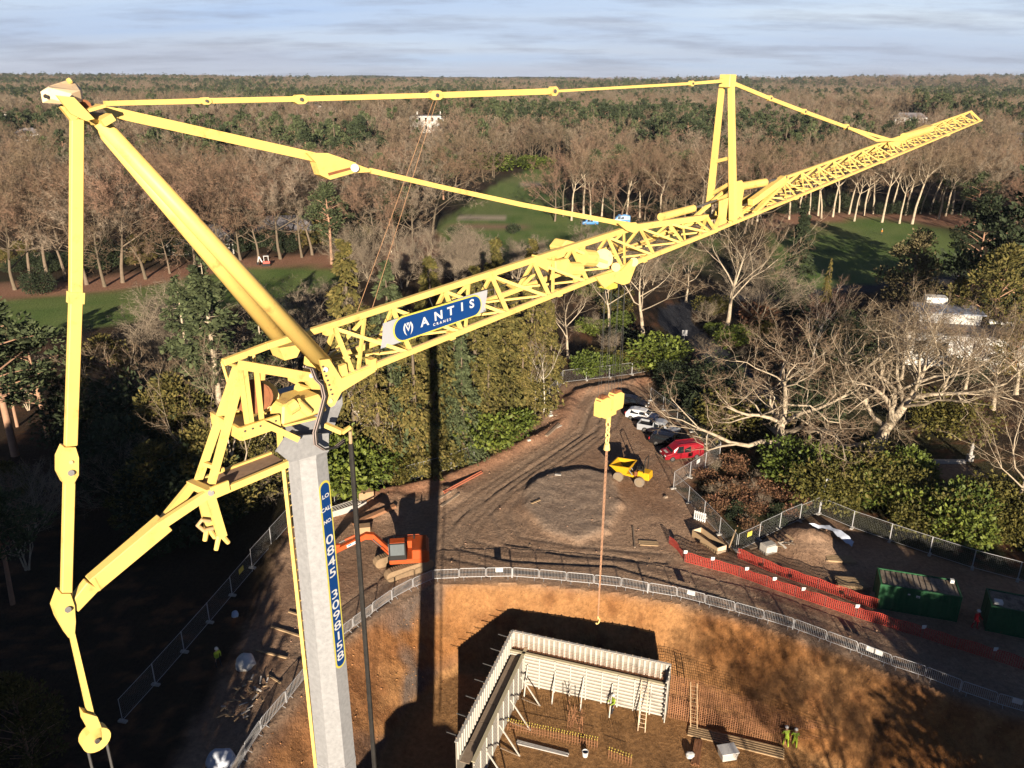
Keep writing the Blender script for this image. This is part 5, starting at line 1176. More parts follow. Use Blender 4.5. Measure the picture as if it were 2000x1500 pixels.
MB().box((-1.85, 0, 1.5), (.35, 2.2, .95)).build('counterweight', ORANGE, up, world=False, bevel=.1)
MB().box((-.55, -.75, 1.75), (.9, .75, .65)).build('tank_cover', ORANGE, up, world=False, bevel=.05)
cabm = MB().box((.35, .72, 2.1), (1.35, .82, 1.5), taper=.9).build('cab', BLACK, up, world=False, bevel=.05)
MB().box((.36, 1.13, 2.3), (1.05, .02, .95)).build('cab_window', mat('cab_glass', (.12, .14, .15), .1, .1, 2, spec=.7), cabm, world=False); MB().box((1.01, .72, 2.3), (.03, .62, 1.0)).build('cab_window', MATS['cab_glass'], cabm, world=False); MB().box((.35, .72, 2.86), (1.1, .66, .03)).build('cab_roof', ORANGE, cabm, world=False)
MB().tube([V((-.9, -.6, 2.1)), V((-.9, -.6, 2.5))], .06, 8).build('exhaust', BLACK, up, world=False)
for y in (-1.1,): MB().tube([V((.5, y, 1.4)), V((.5, y, 2.2)), V((-1.3, y, 2.2)), V((-1.3, y, 2.1))], .025, 6).build('handrail', ORANGE, up, world=False)
bo = [(.75, 1.45), (2.1, 3.05), (2.7, 3.15), (5.0, 1.95), (4.95, 1.62), (2.75, 2.65), (2.3, 2.6), (.95, 1.15)]
boom = MB().prism([V((x, -.42, z)) for x, z in bo], V((0, .42, 0))).build('boom', ORANGE, up, world=False, bevel=.03)
MB().prism([V((x, .004, z)) for x, z in ((3.15, 2.55), (4.15, 2.06), (4.2, 2.26), (3.2, 2.75))], V((0, .010, 0))).build('boom_decal', WHITE, boom, world=False)
for x0, x1, h_ in ((3.26, 3.42, .10), (3.50, 3.58, .07), (3.64, 3.74, .07), (3.80, 4.08, .12)):
    z0, z1 = 2.60 - (x0 - 3.2) * .49, 2.60 - (x1 - 3.2) * .49; MB().prism([V((x0, .016, z0)), V((x1, .016, z1)), V((x1, .016, z1 + h_)), V((x0, .016, z0 + h_))], V((0, .006, 0))).build('decal_mark', mat('decal_cyan', (.02, .16, .27), .5), boom, world=False)
MB().prism([V((x, -.38, z)) for x, z in ((4.65, 2.3), (5.15, 2.25), (6.6, .75), (6.45, .6), (4.9, 1.6))], V((0, .32, 0))).build('dipper_arm', ORANGE, up, world=False, bevel=.03)
for s in (-.5, .08): MB().tube([V((.95, s, 1.2)), V((1.6, s, 2.0))], .09, 8).build('boom_ram', ORANGE, up, world=False); MB().tube([V((1.6, s, 2.0)), V((2.2, s, 2.7))], .045, 8).build('ram_rod', STEEL, up, world=False)
MB().tube([V((3.2, -.2, 3.1)), V((4.3, -.2, 2.62))], .085, 8).build('dipper_ram', ORANGE, up, world=False); MB().tube([V((4.3, -.2, 2.62)), V((4.75, -.2, 2.4))], .045, 8).build('ram_rod', STEEL, up, world=False)
MB().prism([V((x, -.7, z)) for x, z in ((6.4, .75), (6.75, .75), (7.05, .25), (6.7, -.0), (6.3, .15), (6.2, .5))], V((0, .95, 0))).build('bucket', mat('bucket_steel', (.30, .24, .2), .6), up, world=False)
# ---- little white tracked loader by the far bank
p = on(520, 519); t_ = thing('mini_excavator', 'small white and red mini digger on the far bank beside the trees', 'mini digger', tuple(p), R(200))
for s in (-1, 1): MB().prism([V((x, s * .6 - .15, z)) for x, z in ((-.9, .1), (-.7, 0), (.7, 0), (.9, .1), (.9, .4), (.7, .5), (-.7, .5), (-.9, .4))], V((0, .3, 0))).build('track', BLACK, t_, world=False)
MB().box((-.1, 0, .85), (1.6, 1.2, .6)).build('body', mat('digger_red', (.40, .10, .08), .6), t_, world=False, bevel=.05); MB().box((-.1, 0, 2.35), (1.2, 1.15, .1)).build('canopy', WHITE, t_, world=False)
for x in (-.6, .4):
    for y in (-.5, .5): MB().box((x, y, 1.7), (.07, .07, 1.3)).build('canopy_post', WHITE, t_, world=False)
MB().prism([V((x, -.12, z)) for x, z in ((.7, .9), (1.3, 2.3), (1.6, 2.3), (1.9, 1.0), (1.75, 1.0), (1.45, 2.0), (.95, .9))], V((0, .24, 0))).build('boom', WHITE, t_, world=False); MB().box((1.85, 0, .7), (.5, .8, .45)).build('bucket', BLACK, t_, world=False)

# ================================================================ PEOPLE
def person(label, p, heading, top, legs, head, pose='stand', held=None):
    """one skinned body; clothing as children"""
    t_ = thing('person', label, 'person', tuple(p), heading)
    lean = .35 if pose == 'bend' else 0.04
    hip = V((0, 0, .92)); ch_ = hip + V((math.sin(lean) * .45, 0, math.cos(lean) * .45)); nk = ch_ + V((math.sin(lean) * .12, 0, .10)); hd = nk + V((.03, 0, .16))
    J = [hip, ch_, nk, hd]; E = [(0, 1), (1, 2), (2, 3)]; Rr = [.15, .17, .06, .105]
    for s in (-1, 1):
        st = .16 * s
        i = len(J); J += [hip + V((0, .10 * s, -.04)), V((.06 + st * .6, .12 * s, .48)), V((st * .9, .13 * s, .07)), V((st * .9 + .17, .14 * s, .04))]; E += [(0, i), (i, i + 1), (i + 1, i + 2), (i + 2, i + 3)]; Rr += [.095, .065, .05, .045]
        i = len(J); r_ = .35 if (pose != 'stand') else .12
        J += [ch_ + V((0, .20 * s, .04)), ch_ + V((.08, .27 * s, -.22)), ch_ + V((r_, .22 * s, -.38)), ch_ + V((r_ + .07, .2 * s, -.44))]; E += [(1, i), (i, i + 1), (i + 1, i + 2), (i + 2, i + 3)]; Rr += [.075, .052, .04, .04]
    me = bpy.data.meshes.new('body'); me.from_pydata([tuple(j) for j in J], E, []); o = bpy.data.objects.new('body', me); COL.objects.link(o)
    md = o.modifiers.new('s', 'SKIN'); 
    for v, r_ in zip(me.skin_vertices[0].data, Rr): v.radius = (r_, r_)
    me.skin_vertices[0].data[0].use_root = True
    sd = o.modifiers.new('d', 'SUBSURF'); sd.levels = 1; sd.render_levels = 1
    dg = bpy.context.evaluated_depsgraph_get(); dg.update(); m2 = bpy.data.meshes.new_from_object(o.evaluated_get(dg)); 
    for m_ in (legs, top, head): m2.materials.append(m_)
    zc = ch_.z
    for pg in m2.polygons:
        c = pg.center; pg.material_index = 0 if c.z < .9 and abs(c.y) < .19 and c.x < .4 and not (c.z > .55 and abs(c.y) > .17) else (2 if c.z > nk.z + .0 or c.z < ch_.z - .40 and abs(c.y) > .17 else 1)
    o.modifiers.clear(); o.data = m2; bpy.data.meshes.remove(me); o.data.shade_smooth(); o.parent = t_
    c = hd + V((0, 0, .06)); MB().lathe([(.145, -.02), (.135, .05), (.10, .11), (.04, .14)], tuple(c), 12).build('helmet', WHITE, t_, world=False, smooth=True); MB().box(c + V((.13, 0, -.01)), (.1, .18, .02)).build('helmet_peak', WHITE, t_, world=False)
    MB().box(hd + V((.10, 0, -.02)), (.03, .03, .04)).build('nose', head, t_, world=False)
    return t_
SKIN = mat('skin', (.45, .27, .19), .6); HIVIS = mat('hi_vis', (.26, .36, .03), .6); DARK = mat('dark_cloth', (.02, .022, .03), .9); REDJ = mat('red_jacket', (.45, .02, .025), .7)
person('worker in yellow vest and white helmet beside the formwork props', fw(9.0, 1.55, 0), R(200), HIVIS, DARK, SKIN, 'reach')
person('bending worker in bright yellow jacket at the rebar wall', fw(FL + 9.1, .95, 0), R(100), HIVIS, HIVIS, SKIN, 'bend'); person('second worker in yellow jacket right of the bending one', fw(FL + 9.7, 1.0, 0), R(80), HIVIS, HIVIS, SKIN, 'bend')
person('worker in red jacket and white helmet in front of the green container', on(1902, 1226), R(-60), REDJ, REDJ, SKIN, 'reach')
person('worker in yellow vest standing in the dark at lower left', on(427, 1302), R(-30), HIVIS, DARK, SKIN)
person('small distant golfer in orange on the shaded fairway', on(1721, 459), R(10), mat('orange_top', (.6, .25, .05), .7), DARK, SKIN)

# ================================================================ TREES AND SHRUBS
BARK = mat('bark_grey', (.145, .112, .078), .95, .2, 3, objr=.18); BARKP = mat('bark_pale', (.42, .345, .25), .95, .2, 2.5, col2=(.17, .13, .08), c2=(.5, .7)); TWIG = mat('twig_brown', (.20, .142, .09), .95, .15, 1, island=.25, objr=.25)
TWIGR = mat('twig_red', (.215, .138, .09), .95, .15, 1, island=.25, objr=.25); TWIGP = mat('twig_pale', (.25, .20, .145), .95, .15, 1, island=.2, objr=.15); BIRCH = mat('bark_birch', (.50, .45, .38), .9, .2, 3)
NEEDLE = mat('needles_olive', (.115, .098, .026), .85, .36, .45, island=.5, objr=.2); PINE_ = mat('needles_pine', (.062, .078, .033), .85, .3, .5, island=.35, objr=.2); DARKN = mat('needles_dark', (.030, .042, .018), .85, .2, .5, island=.35, objr=.2)
LAUREL = mat('leaf_laurel', (.085, .112, .018), .6, .2, 1, island=.4, objr=.2); IVY = mat('leaf_ivy', (.088, .08, .016), .7, .2, 1, island=.45, objr=.2); DEADL = mat('leaf_dead', (.16, .085, .045), .9, .2, 1, island=.4, objr=.2)
PINKP = mat('bark_pine', (.34, .20, .13), .95, .2, 2)
class TB:
    """collects round branches and tapered twigs, makes meshes"""
    def __init__(s): s.br = []; s.tw = []
def seg_mesh(name, polys, sides, m):
    mb = MB()
    for pts, rad in polys: mb.tube(pts, rad, sides(rad[0]) if callable(sides) else sides, caps=False)
    me = mb.mesh(name, m); me.shade_smooth(); return me
def twig_mesh(name, A, B, Rr, m):
    A = np.array(A); B = np.array(B); Rr = np.array(Rr)[:, None]; d = B - A; d /= np.linalg.norm(d, axis=1, keepdims=True) + 1e-9
    ref = np.where(np.abs(d[:, 2:3]) < .9, np.array([[0, 0, 1.0]]), np.array([[1.0, 0, 0]])); x = np.cross(d, ref); x /= np.linalg.norm(x, axis=1, keepdims=True); y = np.cross(x, d)
    n = len(A); vs = np.empty((n, 4, 3))
    for k in range(3): a = 2 * math.pi * k / 3; vs[:, k] = A + (x * math.cos(a) + y * math.sin(a)) * Rr
    vs[:, 3] = B; base = (np.arange(n) * 4)[:, None]; fs = np.concatenate([base + np.array([[0, 1, 3]]), base + np.array([[1, 2, 3]]), base + np.array([[2, 0, 3]])], 0)
    return np_mesh(name, vs.reshape(-1, 3), fs, m)
def np_mesh(name, vs, fs, m):
    me = bpy.data.meshes.new(name); k = fs.shape[1]; me.vertices.add(len(vs)); me.vertices.foreach_set('co', vs.astype(np.float32).ravel()); me.loops.add(fs.size); me.loops.foreach_set('vertex_index', fs.astype(np.int32).ravel()); me.polygons.add(len(fs)); me.polygons.foreach_set('loop_start', np.arange(0, fs.size, k, dtype=np.int32)); me.update(calc_edges=True); me.materials.append(m); return me
def bare_tree(seed, H=20, clear=.32, spread=.55, limbs=6, lv=3, kids=4, twn=9, twr=.025, wob=.18, up=.12, r0=.34, tw_l=1.1, bark=None, twm=None, stems=1, name='bare', kink=0):
    rg = random.Random(seed); polys = []; A = []; B = []; Rr = []
    def rv(): return V((rg.gauss(0, 1), rg.gauss(0, 1), rg.gauss(0, 1)))
    def branch(p, d, L_, r, lev):
        n = 5 if lev == 0 else (5 if kink else 4) if lev == 1 else 3; pts = [p]; rad = [r]; dd = d
        for i in range(n):
            dd = (dd + rv() * (wob + kink * (.12 if i % 2 else .2)) * (.5 if lev == 0 else 1) + V((0, 0, up * (0 if lev == 0 else 1)))).normalized(); pts.append(pts[-1] + dd * (L_ / n)); rad.append(r * (1 - .6 * (i + 1) / n))
        polys.append((pts, rad))
        if lev >= lv:
            for k in range(twn):
                f = rg.uniform(.1, 1) * n; i = min(int(f), n - 1); q = pts[i].lerp(pts[i + 1], f - i); t_ = (dd * .6 + rv() * .62 + V((0, 0, .10))).normalized(); l_ = tw_l * rg.uniform(.5, 1.2); A.append(q); B.append(q + t_ * l_); Rr.append(twr * rg.uniform(.7, 1.2))
                m_ = q + t_ * l_ * .45
                for _ in range(2): t2 = (t_ + rv() * .5).normalized(); A.append(m_); B.append(m_ + t2 * l_ * .6); Rr.append(twr * .7)
            return
        k_ = kids + (1 if rg.random() < .4 else 0)
        for k in range(k_):
            f = (rg.uniform(.3, 1.0) if k < k_ - 1 else 1.0) * n; i = min(int(f), n - 1); q = pts[i].lerp(pts[i + 1], f - i); loc = (pts[i + 1] - pts[i]).normalized()
            side = rv(); side = (side - loc * side.dot(loc)).normalized(); a = rg.uniform(.45, .85) if k < k_ - 1 else rg.uniform(.1, .3)
            branch(q, (loc * math.cos(a) + side * math.sin(a)).normalized(), L_ * rg.uniform(.50, .72), max(rad[min(i + 1, n)] * rg.uniform(.55, .75), twr), lev + 1)
    for s_ in range(stems):
        b0 = V((rg.uniform(-.3, .3), rg.uniform(-.3, .3), 0)) if stems > 1 else V((0, 0, 0)); lean = V((rg.uniform(-.25, .25), rg.uniform(-.25, .25), 1)) if stems > 1 else V((rg.uniform(-.06, .06), rg.uniform(-.06, .06), 1))
        hc = H * clear; pts = [b0 + V((0, 0, -.3))]; rad = [r0 * 1.35]; dd = lean.normalized()
        for i in range(4): dd = (dd + rv() * .05).normalized(); pts.append(pts[-1] + dd * (hc + .3) / 4); rad.append(r0 * (1 - .10 * i))
        top = pts[-1]; Lc = H - hc
        for i in range(4): dd = (dd + rv() * (.10 + kink * .1)).normalized(); pts.append(pts[-1] + dd * Lc * .62 / 4); rad.append(r0 * .7 * (1 - .22 * (i + 1)))
        polys.append((pts, rad)); nl = limbs
        for k in range(nl):
            f = k / max(1, nl - 1); i = 4 + min(3, int(f * 3.6)); q = pts[i].lerp(pts[min(i + 1, 8)], rg.random() * .8); az = k * 2.4 + rg.uniform(-.4, .4); el = math.radians(90 - (75 * spread * (1.25 - .75 * f) + 12)); d_ = V((math.cos(az) * math.cos(el), math.sin(az) * math.cos(el), math.sin(el)))
            branch(q, d_, Lc * (.62 - .22 * f) * rg.uniform(.85, 1.1), rad[i] * rg.uniform(.5, .72), 1)
    tr = seg_mesh(name + '_trunk', polys, lambda r: 8 if r > .2 else 5 if r > .07 else 3, bark or BARK); cr_ = twig_mesh(name + '_crown', A, B, Rr, twm or TWIG); return tr, cr_
def kites(P, D, U, Ls, Ws, name, m, fold=.25):
    """leaf sprays: at P, along D, blade width across D x U"""
    D = D / (np.linalg.norm(D, axis=1, keepdims=True) + 1e-9); X = np.cross(D, U); X /= np.linalg.norm(X, axis=1, keepdims=True) + 1e-9; Nn = np.cross(X, D); Ls = Ls[:, None]; Ws = Ws[:, None]
    vs = np.stack([P, P + D * Ls * .55 + X * Ws * .5 - Nn * Ws * fold, P + D * Ls, P + D * Ls * .55 - X * Ws * .5 - Nn * Ws * fold], 1); n = len(P); b = (np.arange(n) * 4)[:, None]; fs = np.concatenate([b + np.array([[0, 1, 2]]), b + np.array([[0, 2, 3]])], 0)
    return np_mesh(name, vs.reshape(-1, 3), fs, m)
def conifer(seed, H=24, Rb=4.0, n=5200, m=None, droop=.35, clear=.08, size=.75, name='conifer', shape=.8, bulge=0, trunk=None):
    g = np.random.default_rng(seed); rg = random.Random(seed)
    nb = int(n / 60); ts = np.sort(g.random(nb) ** 1.15); P = []; D = []; lim = []
    for t_ in ts:
        z = H * (clear + (1 - clear) * t_); rr = Rb * ((1 - t_) ** shape) * (1 - bulge * (1 - min(1, t_ * 4)) * .6) * rg.uniform(.45, 1.3) + .15; az = rg.uniform(0, 6.283); 
        d0 = np.array([math.cos(az), math.sin(az), 0]); k = 60; s = .25 + .75 * g.random(k) ** .6; 
        pos = d0[None] * (s * rr)[:, None]; pos[:, 2] = z + rr * .12 * s - droop * rr * s ** 2; w = (.07 + .13 * (1 - s)) * rr + .12; tang = np.array([-d0[1], d0[0], 0]); pos += tang[None] * (g.normal(0, 1, k) * w)[:, None]; pos[:, 2] += g.normal(0, .14, k) * (1 + .2 * rr)
        P.append(pos); dd = d0[None] * .8 + g.normal(0, .45, (k, 3)); dd[:, 2] -= droop * 1.1; D.append(dd); lim.append(([V((0, 0, z)), V((d0[0] * rr * .5, d0[1] * rr * .5, z + .05 * rr)), V((d0[0] * rr * .92, d0[1] * rr * .92, z - droop * rr * .8))], [.05, .035, .015]))
    P = np.concatenate(P); D = np.concatenate(D); U = g.normal(0, .5, P.shape) + np.array([0, 0, 1.0]); k = len(P); sc = size * (.6 + .8 * g.random(k)); cr_ = kites(P, D, U, sc, sc * .55, name + '_crown', m or NEEDLE)
    polys = [([V((0, 0, -.3)), V((0, 0, H * .3)), V((0, 0, H * .7)), V((0, 0, H * .98))], [H * .017, H * .013, H * .007, .02])] + lim[::2]
    return seg_mesh(name + '_trunk', polys, lambda r: 7 if r > .15 else 3, trunk or BARK), cr_
def pine(seed, H=18, Rc=4.5, clear=.4, nc=34, per=95, m=None, flat=.55, size=.5, name='pine', layers=False, trunk=None):
    g = np.random.default_rng(seed); rg = random.Random(seed); P = []; D = []; polys = [([V((0, 0, -.3)), V((rg.uniform(-.4, .4), rg.uniform(-.4, .4), H * .45)), V((rg.uniform(-.6, .6), rg.uniform(-.6, .6), H * .92))], [H * .017, H * .012, .05])]
    for i in range(nc):
        t_ = (i + rg.random()) / nc; zc = H * (clear + (1 - clear) * t_); prof = math.sin(math.pi * min(1, .22 + t_ * .8)) ** .8; rr = Rc * prof * math.sqrt(rg.random()) * 1.0; az = rg.uniform(0, 6.283); c = np.array([math.cos(az) * rr, math.sin(az) * rr, zc]); cs = (.85 + .7 * rg.random()) * Rc / 4.5 * (1.35 if layers else 1)
        v = g.normal(0, 1, (per, 3)); v /= np.linalg.norm(v, axis=1, keepdims=True); v *= (g.random((per, 1)) ** .35); v[:, 2] *= flat * (.5 if layers else 1); P.append(c + v * cs); dd = v + np.array([0, 0, .55]) + g.normal(0, .35, (per, 3)); D.append(dd)
        polys.append(([V((0, 0, max(1, zc - rr * .45))), V((c[0] * .6, c[1] * .6, zc - rr * .1 - .2)), V((c[0], c[1], zc - .1))], [.10, .07, .03]))
    P = np.concatenate(P); D = np.concatenate(D); k = len(P); U = g.normal(0, 1, P.shape); sc = size * (.6 + .8 * g.random(k)); return seg_mesh(name + '_trunk', polys, lambda r: 7 if r > .15 else 4, trunk or PINKP), kites(P, D, U, sc, sc * .5, name + '_crown', m or PINE_)
def shrub(seed, H=3, Rs=2.2, n=1500, m=None, size=.28, name='shrub', lobes=7):
    g = np.random.default_rng(seed); P = []; D = []
    per = n // lobes; polys = []
    for i in range(lobes):
        az = g.random() * 6.283; rr = Rs * .6 * math.sqrt(g.random()); c = np.array([math.cos(az) * rr, math.sin(az) * rr, H * (.35 + .3 * g.random())]); s = np.array([Rs * .55, Rs * .55, H * .36]) * (.75 + .5 * g.random()); v = g.normal(0, 1, (per, 3)); v /= np.linalg.norm(v, axis=1, keepdims=True); v *= (.55 + .45 * g.random((per, 1))); q = c + v * s; q[:, 2] = np.maximum(q[:, 2], .05); P.append(q); D.append(v + g.normal(0, .6, (per, 3)))
        polys.append(([V((0, 0, -.1)), V((c[0] * .5, c[1] * .5, c[2] * .6)), V(tuple(c))], [.06, .045, .02]))
    P = np.concatenate(P); D = np.concatenate(D); k = len(P); U = g.normal(0, .6, P.shape) + np.array([0, -.2, 1]); sc = size * (.6 + .8 * g.random(k)); return seg_mesh(name + '_stem', polys, 4, BARK), kites(P, D, U, sc, sc * .62, name + '_foliage', m or LAUREL)
PROTO = {}
def P_(key, fn, *a, **k): PROTO[key] = fn(*a, **k)
for i in range(5): P_('bare%d' % i, bare_tree, 100 + i, 20, .17 + .035 * i, .56 + .06 * (i % 3), 8 + i % 2, 3, 4, 15, .026, up=.07, tw_l=1.2, twm=(TWIG, TWIGR, TWIG, TWIGP, TWIGR)[i], r0=.30, name='bare%d' % i)
for i in range(2): P_('tall%d' % i, bare_tree, 140 + i, 22, .48, .42, 7, 3, 4, 13, .026, tw_l=1.4, r0=.36, bark=BARKP, name='tall%d' % i)
for i in range(2): P_('near%d' % i, bare_tree, 160 + i, 16, .22, .55, 7, 3, 4, 12, .016, r0=.28, bark=BARKP, twm=TWIG, tw_l=1.0, name='near%d' % i)
P_('multi0', bare_tree, 180, 13, .12, .5, 5, 3, 4, 9, .015, r0=.14, bark=BARKP, twm=TWIGP, stems=3, name='multi0')
P_('birch0', bare_tree, 190, 13, .35, .45, 6, 2, 5, 10, .012, r0=.11, bark=BIRCH, twm=TWIGR, name='birch0')
for i in range(2): P_('oak%d' % i, bare_tree, 205 + i, 17, .16, .66, 12, 3, 5, 11, .016, wob=.24, up=.13, r0=.66, tw_l=1.0, bark=BARKP, twm=TWIG, kink=1.0, name='oak%d' % i)
for i in range(3): P_('con%d' % i, conifer, 300 + i, 24, 4.8 + .4 * i, 8400, (NEEDLE, NEEDLE, PINE_)[i], .55, .02, .5, name='con%d' % i, shape=.95, bulge=.3)
P_('spruce0', conifer, 310, 22, 4.6, 6000, DARKN, .30, .05, .7, 'spruce0', .85)
P_('fir0', conifer, 311, 23, 4.8, 4600, PINE_, .22, .12, .6, 'fir0', .75, trunk=BARKP)
for i in range(3): P_('pine%d' % i, pine, 320 + i, 18, 4.6, .38 + .06 * i, 36, 105, name='pine%d' % i)
P_('yew0', pine, 330, 14, 5.5, .08, 46, 120, NEEDLE, .8, .5, 'yew0'); P_('cedar0', pine, 331, 23, 8.0, .10, 52, 120, DARKN, .5, .75, 'cedar0', True)
P_('olive0', pine, 332, 15, 6.0, .1, 50, 130, mat('needles_grey', (.125, .105, .05), .85, .2, .5, island=.35), .8, .5, 'olive0')
for i in range(2): P_('laurel%d' % i, shrub, 400 + i, 3.2, 2.6, 2200, LAUREL, .30, 'laurel%d' % i)
for i in range(2): P_('ivy%d' % i, shrub, 410 + i, 4.2, 3.4, 3200, IVY, .30, 'ivy%d' % i, 9)
P_('bush0', shrub, 420, 2.4, 2.0, 1300, DARKN, .26, 'bush0'); P_('dead0', shrub, 421, 1.6, 1.8, 900, DEADL, .22, 'dead0'); P_('holly0', shrub, 422, 6, 3.0, 3000, DARKN, .3, 'holly0', 10)
PH = {'bare': 20, 'tall': 22, 'near': 16, 'multi': 13, 'birch': 13, 'oak': 17, 'con': 24, 'spruce': 22, 'fir': 23, 'pine': 18, 'yew': 14, 'cedar': 23, 'olive': 15, 'laurel': 3.2, 'ivy': 4.2, 'bush': 2.4, 'dead': 1.6, 'holly': 6}
NAMES = {'bare': 'bare_tree', 'tall': 'bare_tree', 'near': 'bare_tree', 'multi': 'bare_tree', 'birch': 'birch_tree', 'oak': 'oak_tree', 'con': 'cypress_tree', 'spruce': 'spruce_tree', 'fir': 'fir_tree', 'pine': 'pine_tree', 'yew': 'yew_tree', 'cedar': 'cedar_tree', 'olive': 'evergreen_tree'}
rt = random.Random(5); PLANTS = []
def plant(kind, loc, h, label, group, wid=1.0, rz=None):
    keys = [k for k in PROTO if k.rstrip('0123456789') == kind] if kind not in PROTO else [kind]; key = rt.choice(keys); base = key.rstrip('0123456789'); tr, cr_ = PROTO[key]; sh = base in ('laurel', 'ivy', 'bush', 'dead', 'holly'); k = h / PH[base]
    t_ = thing(NAMES.get(base, 'shrub'), label, 'shrub' if sh else 'tree', tuple(loc), rt.uniform(0, 6.28) if rz is None else rz, group); t_.scale = (k * wid, k * wid, k)
    for nm, me in ((('stem', tr), ('foliage', cr_)) if sh else (('trunk', tr), ('crown', cr_))):
        o = bpy.data.objects.new(nm, me); COL.objects.link(o); o.parent = t_
    PLANTS.append((loc[0], loc[1])); return t_
def ptree(kind, bx, by, ty, label, group=None, wid=1.0, rz=None):
    p = on(bx, by); d = ray(bx, ty); top = CAM + d * (p.y / d.y); return plant(kind, p, max(1.0, top.z - p.z), label, group, wid, rz)
# ---- the two gnarled oaks and their neighbours on the right
ptree('oak0', 1520, 912, 640, 'gnarled pale oak with twisted bare limbs right of the red van', None, 1.15, 1.0)
ptree('oak1', 1708, 884, 575, 'larger gnarled oak with thick bare limbs before the white house', None, 1.2, 2.2)
ptree('near0', 1255, 662, 470, 'pale bare tree with forked trunk beside the blue-grey road', None, 1.3); ptree('near1', 1415, 655, 400, 'tall bare tree standing between road and jib', None, 1.1); ptree('multi0', 1480, 640, 520, 'low spreading pale bare tree right of the road', None, 1.5)
ptree('spruce0', 1545, 610, 400, 'dark green conifer on the edge of the shaded fairway', None, 1.0); ptree('con0', 1612, 590, 505, 'slim yellow-green conifer top before the shaded fairway', None, .8); ptree('olive0', 1775, 600, 458, 'round grey-green evergreen tree behind the white house', None, 1.15); ptree('cedar0', 1985, 660, 300, 'dark layered cedar at the right edge of the photo', None, 1.0); ptree('cedar0', 1900, 560, 390, 'dark layered evergreen behind the golf house', None, .9)
ptree('yew0', 1930, 680, 490, 'olive green evergreen over the white house roof', None, 1.1); ptree('yew0', 1860, 640, 545, 'dark evergreen growing against the white house', None, .8); ptree('holly0', 1890, 745, 690, 'dark evergreen clump under the white wall', None, 1.6); ptree('yew0', 1975, 740, 640, 'olive evergreen before the white wall at the edge', None, 1.0); ptree('birch0', 1580, 760, 560, 'thin pale birch before the dark hedge', None, .8)
for bx, by, ty, w, lab in ((1650, 760, 600, 1.2, 'bare tree with fine brown crown before the white house'), (1790, 800, 640, 1.3, 'bare tree between the oak and the white walls'), (1940, 800, 620, 1.3, 'bare tree in front of the white wall at right'), (1975, 1030, 760, 1.0, 'pale bare tree leaning over the shrubs at the right edge'), (1340, 590, 470, 1.2, 'bare tree beside the road bend below the jib'), (1190, 640, 480, 1.1, 'thin bare tree below the trolley'), (1110, 700, 540, 1.0, 'bare tree at the end of the conifer row'), (1885, 760, 610, 1.2, 'bare tree hiding the corner of the white house'), (1840, 770, 640, 1.4, 'wide bare tree in front of the house windows'), (1985, 770, 600, 1.3, 'bare tree before the white wall at the picture edge'), (1760, 740, 600, 1.3, 'bare tree hiding the left house corner')): ptree('near', bx, by, ty, lab, None, w)
for i, (bx, by, ty, k, w) in enumerate(((1330, 790, 730, 'holly', 1.2), (1375, 830, 760, 'holly', 1.2), (1310, 760, 700, 'holly', 1.2), (1440, 850, 770, 'ivy', 1.2), (1290, 720, 660, 'laurel', 1.5), (1400, 780, 690, 'holly', 1.4), (1600, 820, 720, 'holly', 1.3), (1640, 700, 600, 'holly', 1.6), (1690, 690, 620, 'holly', 1.6), (1850, 850, 770, 'ivy', 1.1))): ptree(k, bx, by, ty, ('dark evergreen shrub %s' % ('just behind the parked cars', 'behind the red van in the shade', 'at the far end of the car row', 'between the van and the first oak', 'at the bend of the asphalt road', 'in the shade above the parked cars', 'between the two oaks', 'under the slim birch', 'in deep shade left of the house', 'right of the larger oak')[i]), None, w)
for i in range(26):
    x = rt.uniform(1540, 2010); y = 935 + (x - 1540) * .27 * rt.random() + rt.uniform(-10, 50)
    if x > 1780 and y < 1000: y += 60
    ptree('ivy' if i % 3 else 'laurel', x, min(y, 985 + (x - 1600) * .30), min(y, 985 + (x - 1600) * .30) - rt.uniform(60, 95), 'olive green evergreen shrub in the mass behind the compound fence', 'evergreen shrubs behind the compound fence', 1.0)
for i in range(12): ptree('dead', rt.uniform(1390, 1590), rt.uniform(925, 1000), rt.uniform(900, 915) if False else 0 or 900, 'low russet bramble patch under the oak', 'russet brambles under the oak', 1.2).scale = (1.0, 1.0, .6)
for i in range(48):
    x, y = rt.uniform(1335, 1600), rt.uniform(905, 1040); q = at(x, y)
    if sdf(SITE, np.array([q.x]), np.array([q.y]))[0] > -1: continue
    o = ptree(rt.choice(['dead', 'dead', 'bush', 'multi']), x, y, y - rt.uniform(9, 24), 'low russet undergrowth right of the yard fence', 'russet undergrowth right of the yard fence', 1.3)
